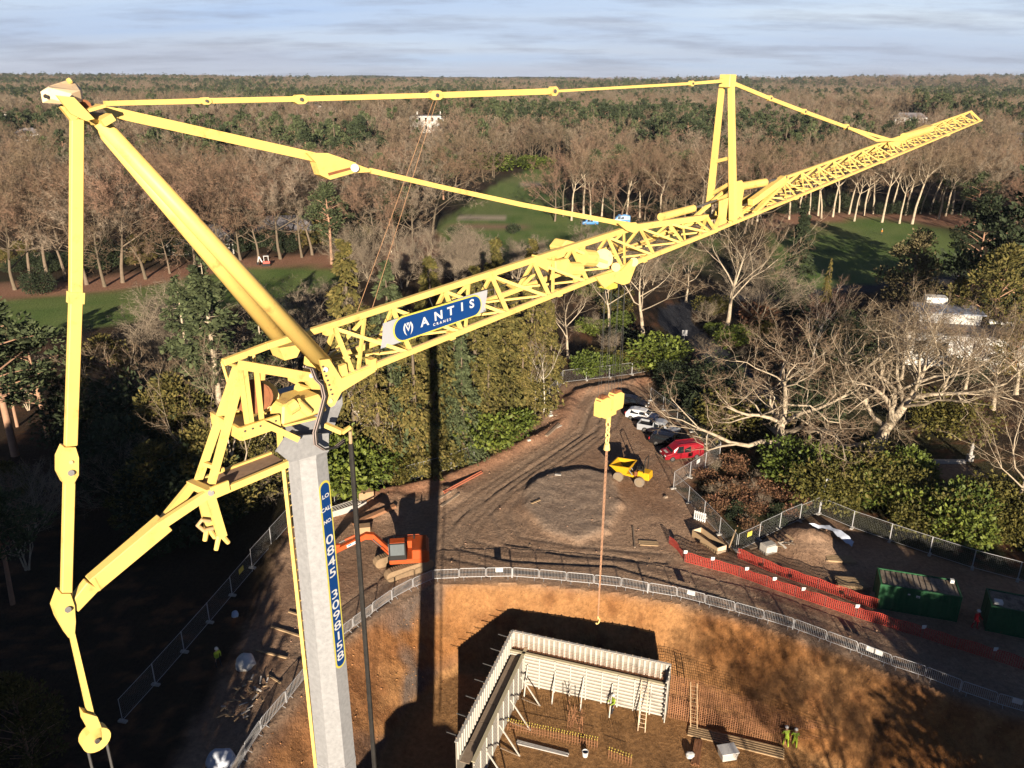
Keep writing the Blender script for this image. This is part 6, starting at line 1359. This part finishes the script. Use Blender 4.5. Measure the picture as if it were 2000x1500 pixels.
# ---- conifer belt behind the yard's left fence
for i, (bx, by, ty, k, w) in enumerate(((700, 905, 470, 'con0', 1.15), (772, 905, 512, 'con2', 1.1), (850, 890, 497, 'con1', 1.05), (930, 862, 520, 'con0', 1.15), (968, 835, 462, 'con1', 1.05), (1037, 795, 468, 'con0', 1.0), (890, 880, 562, 'con2', 1.1), (1000, 815, 545, 'con1', 1.15), (815, 918, 610, 'con0', 1.15), (1062, 765, 565, 'con0', 1.0), (745, 932, 655, 'con1', 1.0), (955, 868, 640, 'con0', 1.1), (1075, 745, 590, 'con1', 1.0), (905, 895, 660, 'con2', 1.0), (1020, 822, 640, 'con0', 1.0))): 
    ptree(k, bx, by, ty, ('tall olive cypress %s' % ('left of the jib banner', 'with bluish needles above the banner', 'behind the right end of the banner', 'below the hoist motor', 'with the highest top in the belt', 'at the right of the belt', 'in the middle of the belt', 'beside the mast shadow', 'crossed by the mast shadow', 'by the pale birch', 'behind the hanging cable', 'in the front row of the belt', 'at the far end of the belt', 'right of the mast shadow', 'in the front row near the birch'))[i] if False else 'tall olive cypress ' + ('left of the jib banner', 'with bluish needles above the banner', 'behind the right end of the banner', 'below the hoist motor', 'with the highest top in the belt', 'at the right of the belt', 'in the middle of the belt', 'beside the mast shadow', 'crossed by the mast shadow', 'by the pale birch', 'behind the hanging cable', 'in the front row of the belt', 'at the far end of the belt', 'right of the mast shadow', 'in the front row near the birch')[i], 'cypress belt behind the yard fence', w)
ptree('birch0', 1062, 806, 640, 'pale birch at the fence beside the red bank', None, 1.0); ptree('birch0', 1045, 815, 700, 'small pale birch left of the taller one', None, 1.1); ptree('birch0', 755, 930, 780, 'thin bare sapling behind the mast cable', None, 1.0); ptree('birch0', 710, 905, 700, 'bare sapling right of the crane head', None, 1.2)
for i, (bx, by, ty, k) in enumerate(((690, 945, 850, 'laurel'), (722, 950, 885, 'laurel'), (662, 970, 870, 'laurel'), (940, 880, 800, 'laurel'), (985, 850, 790, 'laurel'), (780, 935, 880, 'ivy'), (1000, 845, 800, 'laurel'), (1150, 735, 690, 'laurel'), (1200, 728, 690, 'laurel'), (1240, 722, 680, 'ivy'), (860, 915, 870, 'ivy'))): ptree(k, bx, by, ty, 'bright green laurel bush ' + ('behind the hanging cable', 'right of the hanging cable', 'just right of the mast', 'at the fence beside the mast shadow', 'left of the birch', 'under the cypress belt', 'beside the leaning fence panel', 'behind the far fence, left', 'behind the far fence, middle', 'behind the far fence, right', 'at the foot of the mast shadow')[i], None, 1.1)
# ---- big trees behind the crane head and the dark wood on the left
for bx, by, ty, k, w, lab in ((445, 905, 505, 'fir0', 1.2, 'large fir with pale trunk left of the crane head'), (530, 860, 590, 'fir0', 1.0, 'fir with open branches behind the crane head'), (385, 830, 540, 'fir0', 1.0, 'green fir beside the spreader struts'), (330, 760, 590, 'multi0', 1.4, 'pale bare tree catching sun in the dark wood'), (270, 860, 680, 'near1', 1.2, 'bare tree half lit in the dark wood'), (480, 1000, 720, 'near0', 1.0, 'bare tree behind the spreader struts'), (30, 890, 590, 'pine1', 1.5, 'dim russet-green pine at the left picture edge'), (95, 860, 640, 'pine0', 1.3, 'second dim pine right of the edge pine'), (25, 1180, 960, 'pine2', 1.2, 'dark pine low at the left picture edge'), (60, 1500, 1330, 'yew0', .9, 'dim evergreen at the lower left corner'), (560, 640, 570, 'holly0', 1.1, 'dark evergreen bush right of the big head tubes'), (575, 720, 590, 'multi0', 1.4, 'bare scrub tree between head tubes and jib'), (650, 640, 560, 'multi0', 1.4, 'bare scrub tree left of the conifer belt')): ptree(k, bx, by, ty, lab, None, w)
for i in range(34): x, y = rt.uniform(-20, 520), rt.uniform(660, 1250); y = min(y, 1250 - x * .55); ptree(rt.choice(['holly', 'near', 'pine', 'multi', 'yew']), x, y, max(y - rt.uniform(90, 190), 628), 'unlit tree or evergreen deep in the dark wood on the left', 'unlit trees in the dark wood', 1.1)
# scrub in front of the fairways
for i in range(34): x = rt.uniform(640, 1300); y = rt.uniform(500, 560) + max(0, (900 - x)) * .05; ptree('multi', x, y, y - rt.uniform(40, 75), 'low bare scrub between the cypress belt and the golf course', 'bare scrub above the cypress belt', 1.4)
for bx, by, ty, lab in ((1002, 456, 437, 'small round dark bush on the golf course'), (893, 462, 440, 'green bush at the left edge of the fairway')): ptree('bush', bx, by, ty, lab, None, 1.1)
for i in range(44):
    x, y = rt.uniform(1150, 1500), rt.uniform(575, 715)
    if abs(x - (1318 + max(0, y - 632) * 1.35)) < 42: continue
    ptree(rt.choice(['bush', 'dead', 'multi', 'ivy', 'laurel']), x, y, y - rt.uniform(18, 42), 'low scrub beside the asphalt road beyond the yard', 'scrub beside the asphalt road', 1.3)
# ---- tree rows with trunks in view
rows = []
for x, y, t_ in ((170, 556, 330), (205, 560, 350), (240, 552, 320), (95, 556, 300), (30, 566, 330), (285, 545, 335), (332, 534, 400), (380, 520, 340), (432, 512, 310), (470, 508, 330), (505, 512, 345), (548, 506, 315), (590, 503, 350), (130, 548, 350), (60, 548, 330), (610, 498, 330), (730, 505, 350), (775, 490, 350), (810, 500, 330)): ptree('bare', x, y, t_, 'bare tree with grey trunk in the row behind the left fairway', 'bare tree row behind the left fairway', 1.05)
ptree('pine0', 648, 516, 362, 'green pine with two pale stems beside the far bank', None, 1.25); ptree('holly0', 80, 575, 520, 'dark laurel clump under the left tree row', None, 1.3)
for x, y, t_ in ((845, 460, 285), (890, 385, 270), (700, 470, 300), (745, 455, 310), (660, 470, 320)): ptree('bare', x, y, t_, 'bare tree standing left of the central fairway', 'bare trees left of the central fairway', 1.05)
for i in range(24): x = 1085 + i * 18 + rt.uniform(-6, 6); y = 428 + rt.uniform(-6, 10) + (4 if i > 10 else 0); ptree(rt.choice(['bare0', 'bare1', 'bare4', 'tall0']), x, y, 300 + rt.uniform(-12, 25), 'bare tree with pale trunk in the grove on the golf course', 'bare grove on the golf course', 1.0)
for i in range(26): x = 1545 + i * 16 + rt.uniform(-6, 6); y = 428 + rt.uniform(-14, 10); ptree('tall', x, y, 300 + rt.uniform(-10, 30), 'tall pale trunked bare tree in the wood right of the jib', 'tall bare wood behind the right fairway', 1.0)
ptree('holly0', 1090, 415, 380, 'dark evergreen at the left end of the golf grove', None, 1.3); ptree('laurel0', 960, 335, 300, 'green hedge clump at the top of the fairway', None, 2); ptree('laurel1', 1050, 330, 300, 'green hedge clump right at the fairway top', None, 2)
# ---- shade casters: the wood the drone hovers beside (left, behind) and bare trees to the right
for i in range(30):
    x = rt.uniform(-62, -23); y = rt.uniform(-40, 34)
    if x > -.70 * (y + 22): continue
    plant(rt.choice(['pine', 'spruce', 'yew']), V((x, y, gz(x, y))), rt.uniform(17, 25), 'evergreen of the dark wood left of the viewpoint', 'dark wood beside the viewpoint', 1.3)
rt = random.Random(91)
for i in range(16): x = -35.5 + (i % 6) * 2.7 + rt.uniform(-.6, .6); y = 0 + (i // 6) * 6 + rt.uniform(-1.5, 1.5); plant(('yew', 'spruce')[i % 2], V((x, y, gz(x, y))), rt.uniform(15, 19), 'evergreen at the edge of the dark wood left of the viewpoint', 'dark wood beside the viewpoint', 1.1)
for i in range(9): x = 21 + i * 2.4 + rt.uniform(-1, 1); y = rt.uniform(-14, 6); plant('near', V((x, y, gz(x, y))), rt.uniform(10, 13), 'bare tree right of the viewpoint', 'bare trees beside the viewpoint', 1.2)
for i in range(26): x = 35 + (i // 2) * 3.4 + rt.uniform(-1, 1); y = 9 + 6 * (i % 2) + rt.uniform(-1, 1); plant(('yew', 'spruce')[i % 2], V((x, y, gz(x, y))), rt.uniform(11.6, 13.2), 'evergreen in the screen right of the viewpoint', 'evergreen screen beside the viewpoint', 1.4)
for i in range(46):
    x = rt.uniform(-20, 720); y = 548 - x * .085 + rt.uniform(-34, -6); ptree(rt.choice(['holly', 'holly', 'yew']), x, y, y - rt.uniform(28, 50), 'dark evergreen undergrowth behind the left fairway trees', 'dark undergrowth behind the left fairway', 1.6)
for i in range(30):
    x = rt.uniform(1080, 1930); y = rt.uniform(405, 420); ptree('holly', x, y, y - rt.uniform(20, 34), 'dark evergreen undergrowth behind the grove and wood', 'dark undergrowth behind the grove', 1.7)

# ================================================================ HOUSES
WALLW = mat('render_white', (.72, .70, .66), .8, .06, 1); ROOFG = mat('roof_slate', (.16, .15, .16), .8, .2, 2); ROOFB = mat('roof_brown', (.20, .14, .11), .85, .2, 2)
def house(label, px, py, w, d, h, rz, storeys=2, roof='hip', nwin=4, chim=True, z=None, roofm=None, wallm=None):
    p = on(px, py); t_ = thing('house', label, 'house', tuple(p), rz); wl = MB().box((0, 0, h / 2 - .5), (w, d, h + 1)).build('wall', wallm or WALLW, t_, world=False)
    for s in range(storeys):
        zc = h * (s + .55) / storeys
        for k in range(nwin):
            x = -w / 2 + w * (k + .5) / nwin; o = MB().box((x, -d / 2 - .01, zc), (w / nwin * .30, .08, h / storeys * .5)).build('window', GLASS, t_, world=False); MB().box((x, -d / 2 - .06, zc - h / storeys * .27), (w / nwin * .5, .12, .1)).build('sill', WALLW, o, world=False)
        for k in range(2): MB().box((w / 2 + .01, -d / 4 + k * d / 2, zc), (.08, d * .14, h / storeys * .5)).build('window', GLASS, t_, world=False)
    if roof == 'hip':
        e = .4; r_ = d * .38; P = [(-w / 2 - e, -d / 2 - e), (w / 2 + e, -d / 2 - e), (w / 2 + e, d / 2 + e), (-w / 2 - e, d / 2 + e)]
        mb = MB().add([V((x, y, h)) for x, y in P] + [V((-w / 2 + d * .4, 0, h + r_)), V((w / 2 - d * .4, 0, h + r_))], [(0, 1, 5, 4), (1, 2, 5), (2, 3, 4, 5), (3, 0, 4), (3, 2, 1, 0)]); rf = mb.build('roof', roofm or ROOFG, t_, world=False)
    else: rf = MB().box((0, 0, h + .12), (w + .7, d + .7, .24)).build('roof', roofm or ROOFG, t_, world=False)
    if chim:
        for x in (-w * .3, w * .32): MB().box((x, .2, h + 1.6), (.9, .7, 2.0)).build('chimney', WALLW, rf, world=False)
    return t_
house('white villa with dark windows among the trees below the long tie', 838, 256, 24, 12, 9.5, R(8), 2, 'flat', 6, wallm=mat('villa_wall', (.5, .48, .45), .8, .08, .3)); house('long white house with dormers left of the villa', 615, 230, 42, 12, 12, R(5), 2, 'hip', 8)
house('white house at the far left edge', 2, 245, 16, 10, 12, R(15), 3, 'flat', 3); house('small pale house among dark trees at left', 60, 292, 14, 9, 9, R(20), 2, 'hip', 3); house('low white house near the jib tip', 1775, 238, 26, 10, 4.5, R(-8), 1, 'hip', 6); house('pale far house at the right edge', 1990, 290, 16, 10, 6, R(-10), 1, 'hip', 3)
house('grey roofed bungalow hidden behind the left tree row', 400, 490, 16, 10, 3.0, R(10), 1, 'hip', 4, True, wallm=CONC); house('second grey roofed bungalow behind the tree row', 560, 470, 16, 9, 3.4, R(10), 1, 'hip', 4, False, wallm=OLDWOOD)
# the golf house with flat roof and white walls
p = on(1905, 700); t_ = thing('golf_house', 'large white flat roofed house behind the two oaks', 'house', tuple(p), R(-14))
MB().box((0, 0, 2.6), (24, 12, 5.4)).build('wall', WALLW, t_, world=False); rf = MB().box((0, 0, 5.45), (25, 13, .3)).build('roof', ROOFG, t_, world=False); MB().box((-6, 6, 7.0), (3.2, 2.2, 2.8)).build('chimney', WALLW, rf, world=False)
up_ = MB().box((-5, 2, 6.4), (9, 5, 1.7)).build('upper_storey', WALLW, t_, world=False); MB().box((-5, 2, 7.35), (10, 6, .22)).build('upper_roof', mat('roof_bluegrey', (.30, .33, .40), .6), up_, world=False); MB().box((3, 1.5, 5.85), (4, 1.2, .5)).build('skylight', WHITE, rf, world=False); MB().box((-9, -3.5, 5.9), (5, 4, .5), taper=.4).build('lantern_roof', ROOFG, rf, world=False)
for k in (0, 1, 4): o = MB().box((-10 + k * 3.2, -6.03, 2.9), (1.6, .1, 2.2)).build('window', GLASS, t_, world=False); MB().box((-10 + k * 3.2, -6.1, 1.72), (1.9, .2, .12)).build('sill', WALLW, o, world=False)
# stone terrace wall by the little yard, and lamp-like statue
o = MB(); q0, q1 = on(1790, 905), on(1885, 905); o.beam(q0 + V((0, 0, .2)), q1 + V((0, 0, .2)), .35, .5); o = o.build('garden_wall', CONC); tag(o, 'low pale garden wall behind the brick yard on the right', 'wall')
p = on(1893, 900); t_ = thing('garden_statue', 'slim grey statue on a plinth by the garden wall', 'statue', tuple(p)); MB().box(p + V((0, 0, .4)), (.6, .6, .8)).build('plinth', CONC, t_); MB().lathe([(.22, .8), (.16, 1.4), (.24, 1.8), (.1, 2.0), (.13, 2.15), (.03, 2.3)], tuple(p), 10).build('figure', CONC, t_)
p = on(1336, 664); t_ = thing('road_sign', 'small white sign board at the asphalt road edge', 'sign', tuple(p)); MB().tube([p, p + V((0, 0, 1.4))], .05, 6).build('post', GALV2, t_); MB().box(p + V((0, -.06, 1.3)), (.9, .05, 1.0)).build('board', WHITE, t_)

# ================================================================ THE WOOD TO THE HORIZON
def fair_mask(X, Y, pad=4):
    k = np.zeros(len(X), bool)
    for p_ in FAIR: k |= sdf(p_, X, Y) > -pad
    k |= sdf(SITE, X, Y) > -pad
    k |= seg_dist(ROADL, X, Y, False) < 7
    return k
def corridor(X, Y, items):
    """keep sight lines to the houses open"""
    k = np.zeros(len(X), bool)
    for px, py, r in items:
        h_ = on(px, py); k |= np.hypot(X - h_.x, (Y - h_.y) * .8) < r * .55
        t_ = Y / h_.y; k |= (np.abs(X - h_.x * t_) < r * .55) & (Y < h_.y) & (Y > h_.y - r * 4.5)
    return k
HOUSES = [(838, 256, 15), (615, 232, 40), (2, 245, 30), (60, 292, 20), (1775, 236, 36), (1990, 290, 16), (1905, 700, 16)]
g = np.random.default_rng(11)
def scatter(y0, y1, step, half=.74):
    xs, ys = [], []; y = y0
    while y < y1:
        n_ = int((2 * half * y + 60) / step); x = -half * y - 30 + np.arange(n_) * step; xs.append(x + g.uniform(-.45, .45, n_) * step); ys.append(y + g.uniform(-.45, .45, n_) * step); y += step
    return np.concatenate(xs), np.concatenate(ys)
X, Y = scatter(215, 430, 11.5); keep = ~fair_mask(X, Y, 6) & ~corridor(X, Y, HOUSES)
pl_ = np.array(PLANTS); keep &= np.array([np.min(np.hypot(pl_[:, 0] - x, pl_[:, 1] - y)) > 6 for x, y in zip(X, Y)])
X, Y = X[keep], Y[keep]; order = np.argsort(Y); Z = ground_h(X, Y); kindn = fbm(X, Y, 60, 2, 201)
cnt = 0
near_left = []
for i in order:
    if cnt >= 250: near_left.append(i); continue
    u = kindn[i]; r_ = g.random(); ev = (u > .60 and r_ < .5) or r_ < .04; px_ = CX + F * X[i] / (Y[i] * math.cos(PITCH))
    sect = ('left of the crane apex', 'between apex and tie link', 'behind the tie link', 'below the white villa', 'behind the golf grove', 'left of the strut frame', 'right of the strut frame', 'behind the jib tip')[int(np.searchsorted([150, 600, 790, 950, 1200, 1430, 1700], px_))] + (', front rows' if Y[i] < 300 else ', rear rows')
    if ev: plant('pine', V((X[i], Y[i], Z[i])), g.uniform(13, 19), 'green pine among the bare woods ' + sect, 'pines in the near woods', 1.25)
    else: plant('bare', V((X[i], Y[i], Z[i])), g.uniform(15, 20.5), 'bare brown tree in the near woods ' + sect, 'bare trees in the near woods', 1.1)
    cnt += 1
# far wood as one mass, instanced
lod = bpy.data.collections.new('wood_kinds')
def lod_obj(nm, meshes):
    """join trunk and crown meshes into one light mesh"""
    bm = bmesh.new(); mats = []
    for me in meshes:
        n0 = len(bm.faces); bm.from_mesh(me); bm.faces.ensure_lookup_table()
        mats.append(me.materials[0])
        for f in bm.faces[n0:]: f.material_index = len(mats) - 1
    me = bpy.data.meshes.new(nm); bm.to_mesh(me); bm.free()
    for m_ in mats: me.materials.append(m_)
    o = bpy.data.objects.new(nm, me); lod.objects.link(o); return o
BARKD = mat('bark_dark', (.12, .092, .062), .95, .2, 3)
FT = [mat('far_twig_a', (.20, .148, .095), .95, .15, 1, island=.3, objr=.25), mat('far_twig_b', (.205, .14, .095), .95, .15, 1, island=.3, objr=.25), mat('far_twig_c', (.23, .185, .13), .95, .15, 1, island=.3, objr=.2)]
for k in range(4): lod_obj('wood_a%d' % k, bare_tree(500 + k, 18, .25, .5, 6, 2, 4, 11, .055, r0=.3, tw_l=2.0, twm=FT[k % 3], bark=BARKD, name='lodb%d' % k))
lod_obj('wood_b0', pine(520, 16, 4.6, .3, 22, 55, size=.9, name='lodp0')); lod_obj('wood_b1', conifer(521, 20, 4.0, 1300, PINE_, .3, .05, 1.1, 'lodc0')); lod_obj('wood_b2', pine(522, 17, 5.0, .25, 22, 55, DARKN, size=.95, name='lodp1'))
X2, Y2 = scatter(430, 900, 9.5); X3, Y3 = scatter(900, 2200, 15); X4, Y4 = scatter(2200, 5200, 38, .72)
XX = np.concatenate([X[near_left] if near_left else np.zeros(0), X2, X3, X4]); YY = np.concatenate([Y[near_left] if near_left else np.zeros(0), Y2, Y3, Y4]); keep = ~fair_mask(XX, YY, 5) & ~corridor(XX, YY, HOUSES); XX, YY = XX[keep], YY[keep]
ZZ = ground_h(XX, YY); kn = fbm(XX, YY, 140, 3, 205) ; kn2 = g.random(len(XX)); ever = ((kn > .58) & (kn2 < .7)) | (kn2 < .05) | ((YY > 900) & (fbm(XX, YY, 420, 2, 207) > .63) & (kn2 < .85))
idx = np.where(ever, 4 + g.integers(0, 3, len(XX)), g.integers(0, 4, len(XX))); sc_ = g.uniform(.66, 1.2, len(XX)) * np.where(ever, 1.12, 1.0) * np.where(YY > 2200, 1.9, np.where(YY > 900, 1.15, 1.0)); szz = sc_ * np.where(YY > 2200, .62, 1.0)
me = bpy.data.meshes.new('distant_wood'); me.vertices.add(len(XX)); me.vertices.foreach_set('co', np.stack([XX, YY, ZZ - .3], 1).astype(np.float32).ravel())
for nm, ty, dat in (('kind_i', 'INT', idx.astype(np.int32)), ('turn', 'FLOAT', g.uniform(0, 6.28, len(XX)).astype(np.float32))): me.attributes.new(nm, ty, 'POINT').data.foreach_set('value', dat)
me.attributes.new('grow', 'FLOAT_VECTOR', 'POINT').data.foreach_set('vector', np.stack([sc_, sc_, szz], 1).astype(np.float32).ravel())
wood = bpy.data.objects.new('distant_wood', me); COL.objects.link(wood); wood['kind'] = 'stuff'; wood['label'] = 'brown winter woodland with dark pines stretching to the horizon'
ng = bpy.data.node_groups.new('spread_wood', 'GeometryNodeTree'); ng.interface.new_socket('Geometry', in_out='INPUT', socket_type='NodeSocketGeometry'); ng.interface.new_socket('Geometry', in_out='OUTPUT', socket_type='NodeSocketGeometry')
gi = ng.nodes.new('NodeGroupInput'); go = ng.nodes.new('NodeGroupOutput'); iop = ng.nodes.new('GeometryNodeInstanceOnPoints'); ci = ng.nodes.new('GeometryNodeCollectionInfo'); ci.inputs['Collection'].default_value = lod; ci.inputs['Separate Children'].default_value = True; ci.inputs['Reset Children'].default_value = True
def na(nm, ty):
    a = ng.nodes.new('GeometryNodeInputNamedAttribute'); a.data_type = ty; a.inputs['Name'].default_value = nm; return [s for s in a.outputs if s.enabled][0]
cxyz = ng.nodes.new('ShaderNodeCombineXYZ'); ng.links.new(na('turn', 'FLOAT'), cxyz.inputs[2]); e2r = ng.nodes.new('FunctionNodeEulerToRotation'); ng.links.new(cxyz.outputs[0], e2r.inputs[0])
ng.links.new(gi.outputs[0], iop.inputs['Points']); ng.links.new(ci.outputs[0], iop.inputs['Instance']); iop.inputs['Pick Instance'].default_value = True; ng.links.new(na('kind_i', 'INT'), iop.inputs['Instance Index']); ng.links.new(e2r.outputs[0], iop.inputs['Rotation']); ng.links.new(na('grow', 'FLOAT_VECTOR'), iop.inputs['Scale']); ng.links.new(iop.outputs[0], go.inputs[0])
wood.modifiers.new('spread', 'NODES').node_group = ng
print('WOOD', len(XX), 'near', cnt)

# ================================================================ LOOSE EARTH
def clods(name, label, n, pick, smin, smax, m):
    g2 = np.random.default_rng(77 + n); vs = []; fs = []; c = 0; base = np.array([(0, 0, 1), (1, 0, .1), (.2, 1, 0), (-1, .3, .1), (-.2, -1, 0), (0, 0, -.6)], float); F0 = [(0, 1, 2), (0, 2, 3), (0, 3, 4), (0, 4, 1), (5, 2, 1), (5, 3, 2), (5, 4, 3), (5, 1, 4)]
    while c < n:
        p = pick(g2)
        if p is None: continue
        s = g2.uniform(smin, smax) * (1 if g2.random() < .85 else 1.8); a = g2.uniform(0, 6.28); q = base * g2.uniform(.6, 1.3, base.shape) * s; q = np.stack([q[:, 0] * math.cos(a) - q[:, 1] * math.sin(a), q[:, 0] * math.sin(a) + q[:, 1] * math.cos(a), q[:, 2] * .7], 1); o = len(vs) * 6
        vs.append(q + np.array([p[0], p[1], gz(p[0], p[1]) + s * .15])); fs += [[i + o for i in f] for f in F0]; c += 1
    o = bpy.data.objects.new(name, np_mesh(name, np.concatenate(vs), np.array(fs), m)); COL.objects.link(o); o['kind'] = 'stuff'; o['label'] = label
def pool(n, x0, x1, y0, y1, test):
    g2 = np.random.default_rng(n); x = g2.uniform(x0, x1, n); y = g2.uniform(y0, y1, n); k = test(x, y, g2.random(n)); P = np.stack([x[k], y[k]], 1); st = [0]
    def pick(_):
        st[0] += 1; return P[st[0] % len(P)]
    return pick
def t1(x, y, r): d = sdf(PIT, x, y); return (d > .6) & (d < 7) & ((d < 2) | (r < .55))
def t2(x, y, r): return (sdf(SITE, x, y) > .3) & (sdf(PIT, x, y) < 0) & ((seg_dist(BERM, x, y, False) < 3) | (r < .35))
pick_slope = pool(9000, -17, 36, 40, 62, t1); pick_yard = pool(9001, -24, 40, 42, 100, t2)
clods('clay_clods', 'loose orange clay clods on the cut face', 1500, pick_slope, .02, .065, mat('clay_clod', (.34, .17, .07), .95, .25, 3, island=.3))
clods('loose_stones', 'loose stones and mud lumps over the yard', 1500, pick_yard, .02, .08, mat('mud_lump', (.26, .17, .11), .95, .25, 3, island=.4))
HAZE = 0.000035

# ================================================================ HAZE
bpy.context.view_layer.update()
hzm = bpy.data.materials.new('haze_air'); hzm.use_nodes = True; t = hzm.node_tree; t.nodes.clear()
o_ = t.nodes.new('ShaderNodeOutputMaterial'); pv = t.nodes.new('ShaderNodeVolumePrincipled'); t.links.new(pv.outputs[0], o_.inputs['Volume'])
pv.inputs['Color'].default_value = (.72, .82, 1, 1); pv.inputs['Density'].default_value = HAZE; pv.inputs['Anisotropy'].default_value = .0
hb_ = MB().box((0, 3000, 40), (11000, 6800, 140)).build('haze', hzm); hb_['kind'] = 'stuff'; hb_['label'] = 'thin pale blue winter haze over the woods'
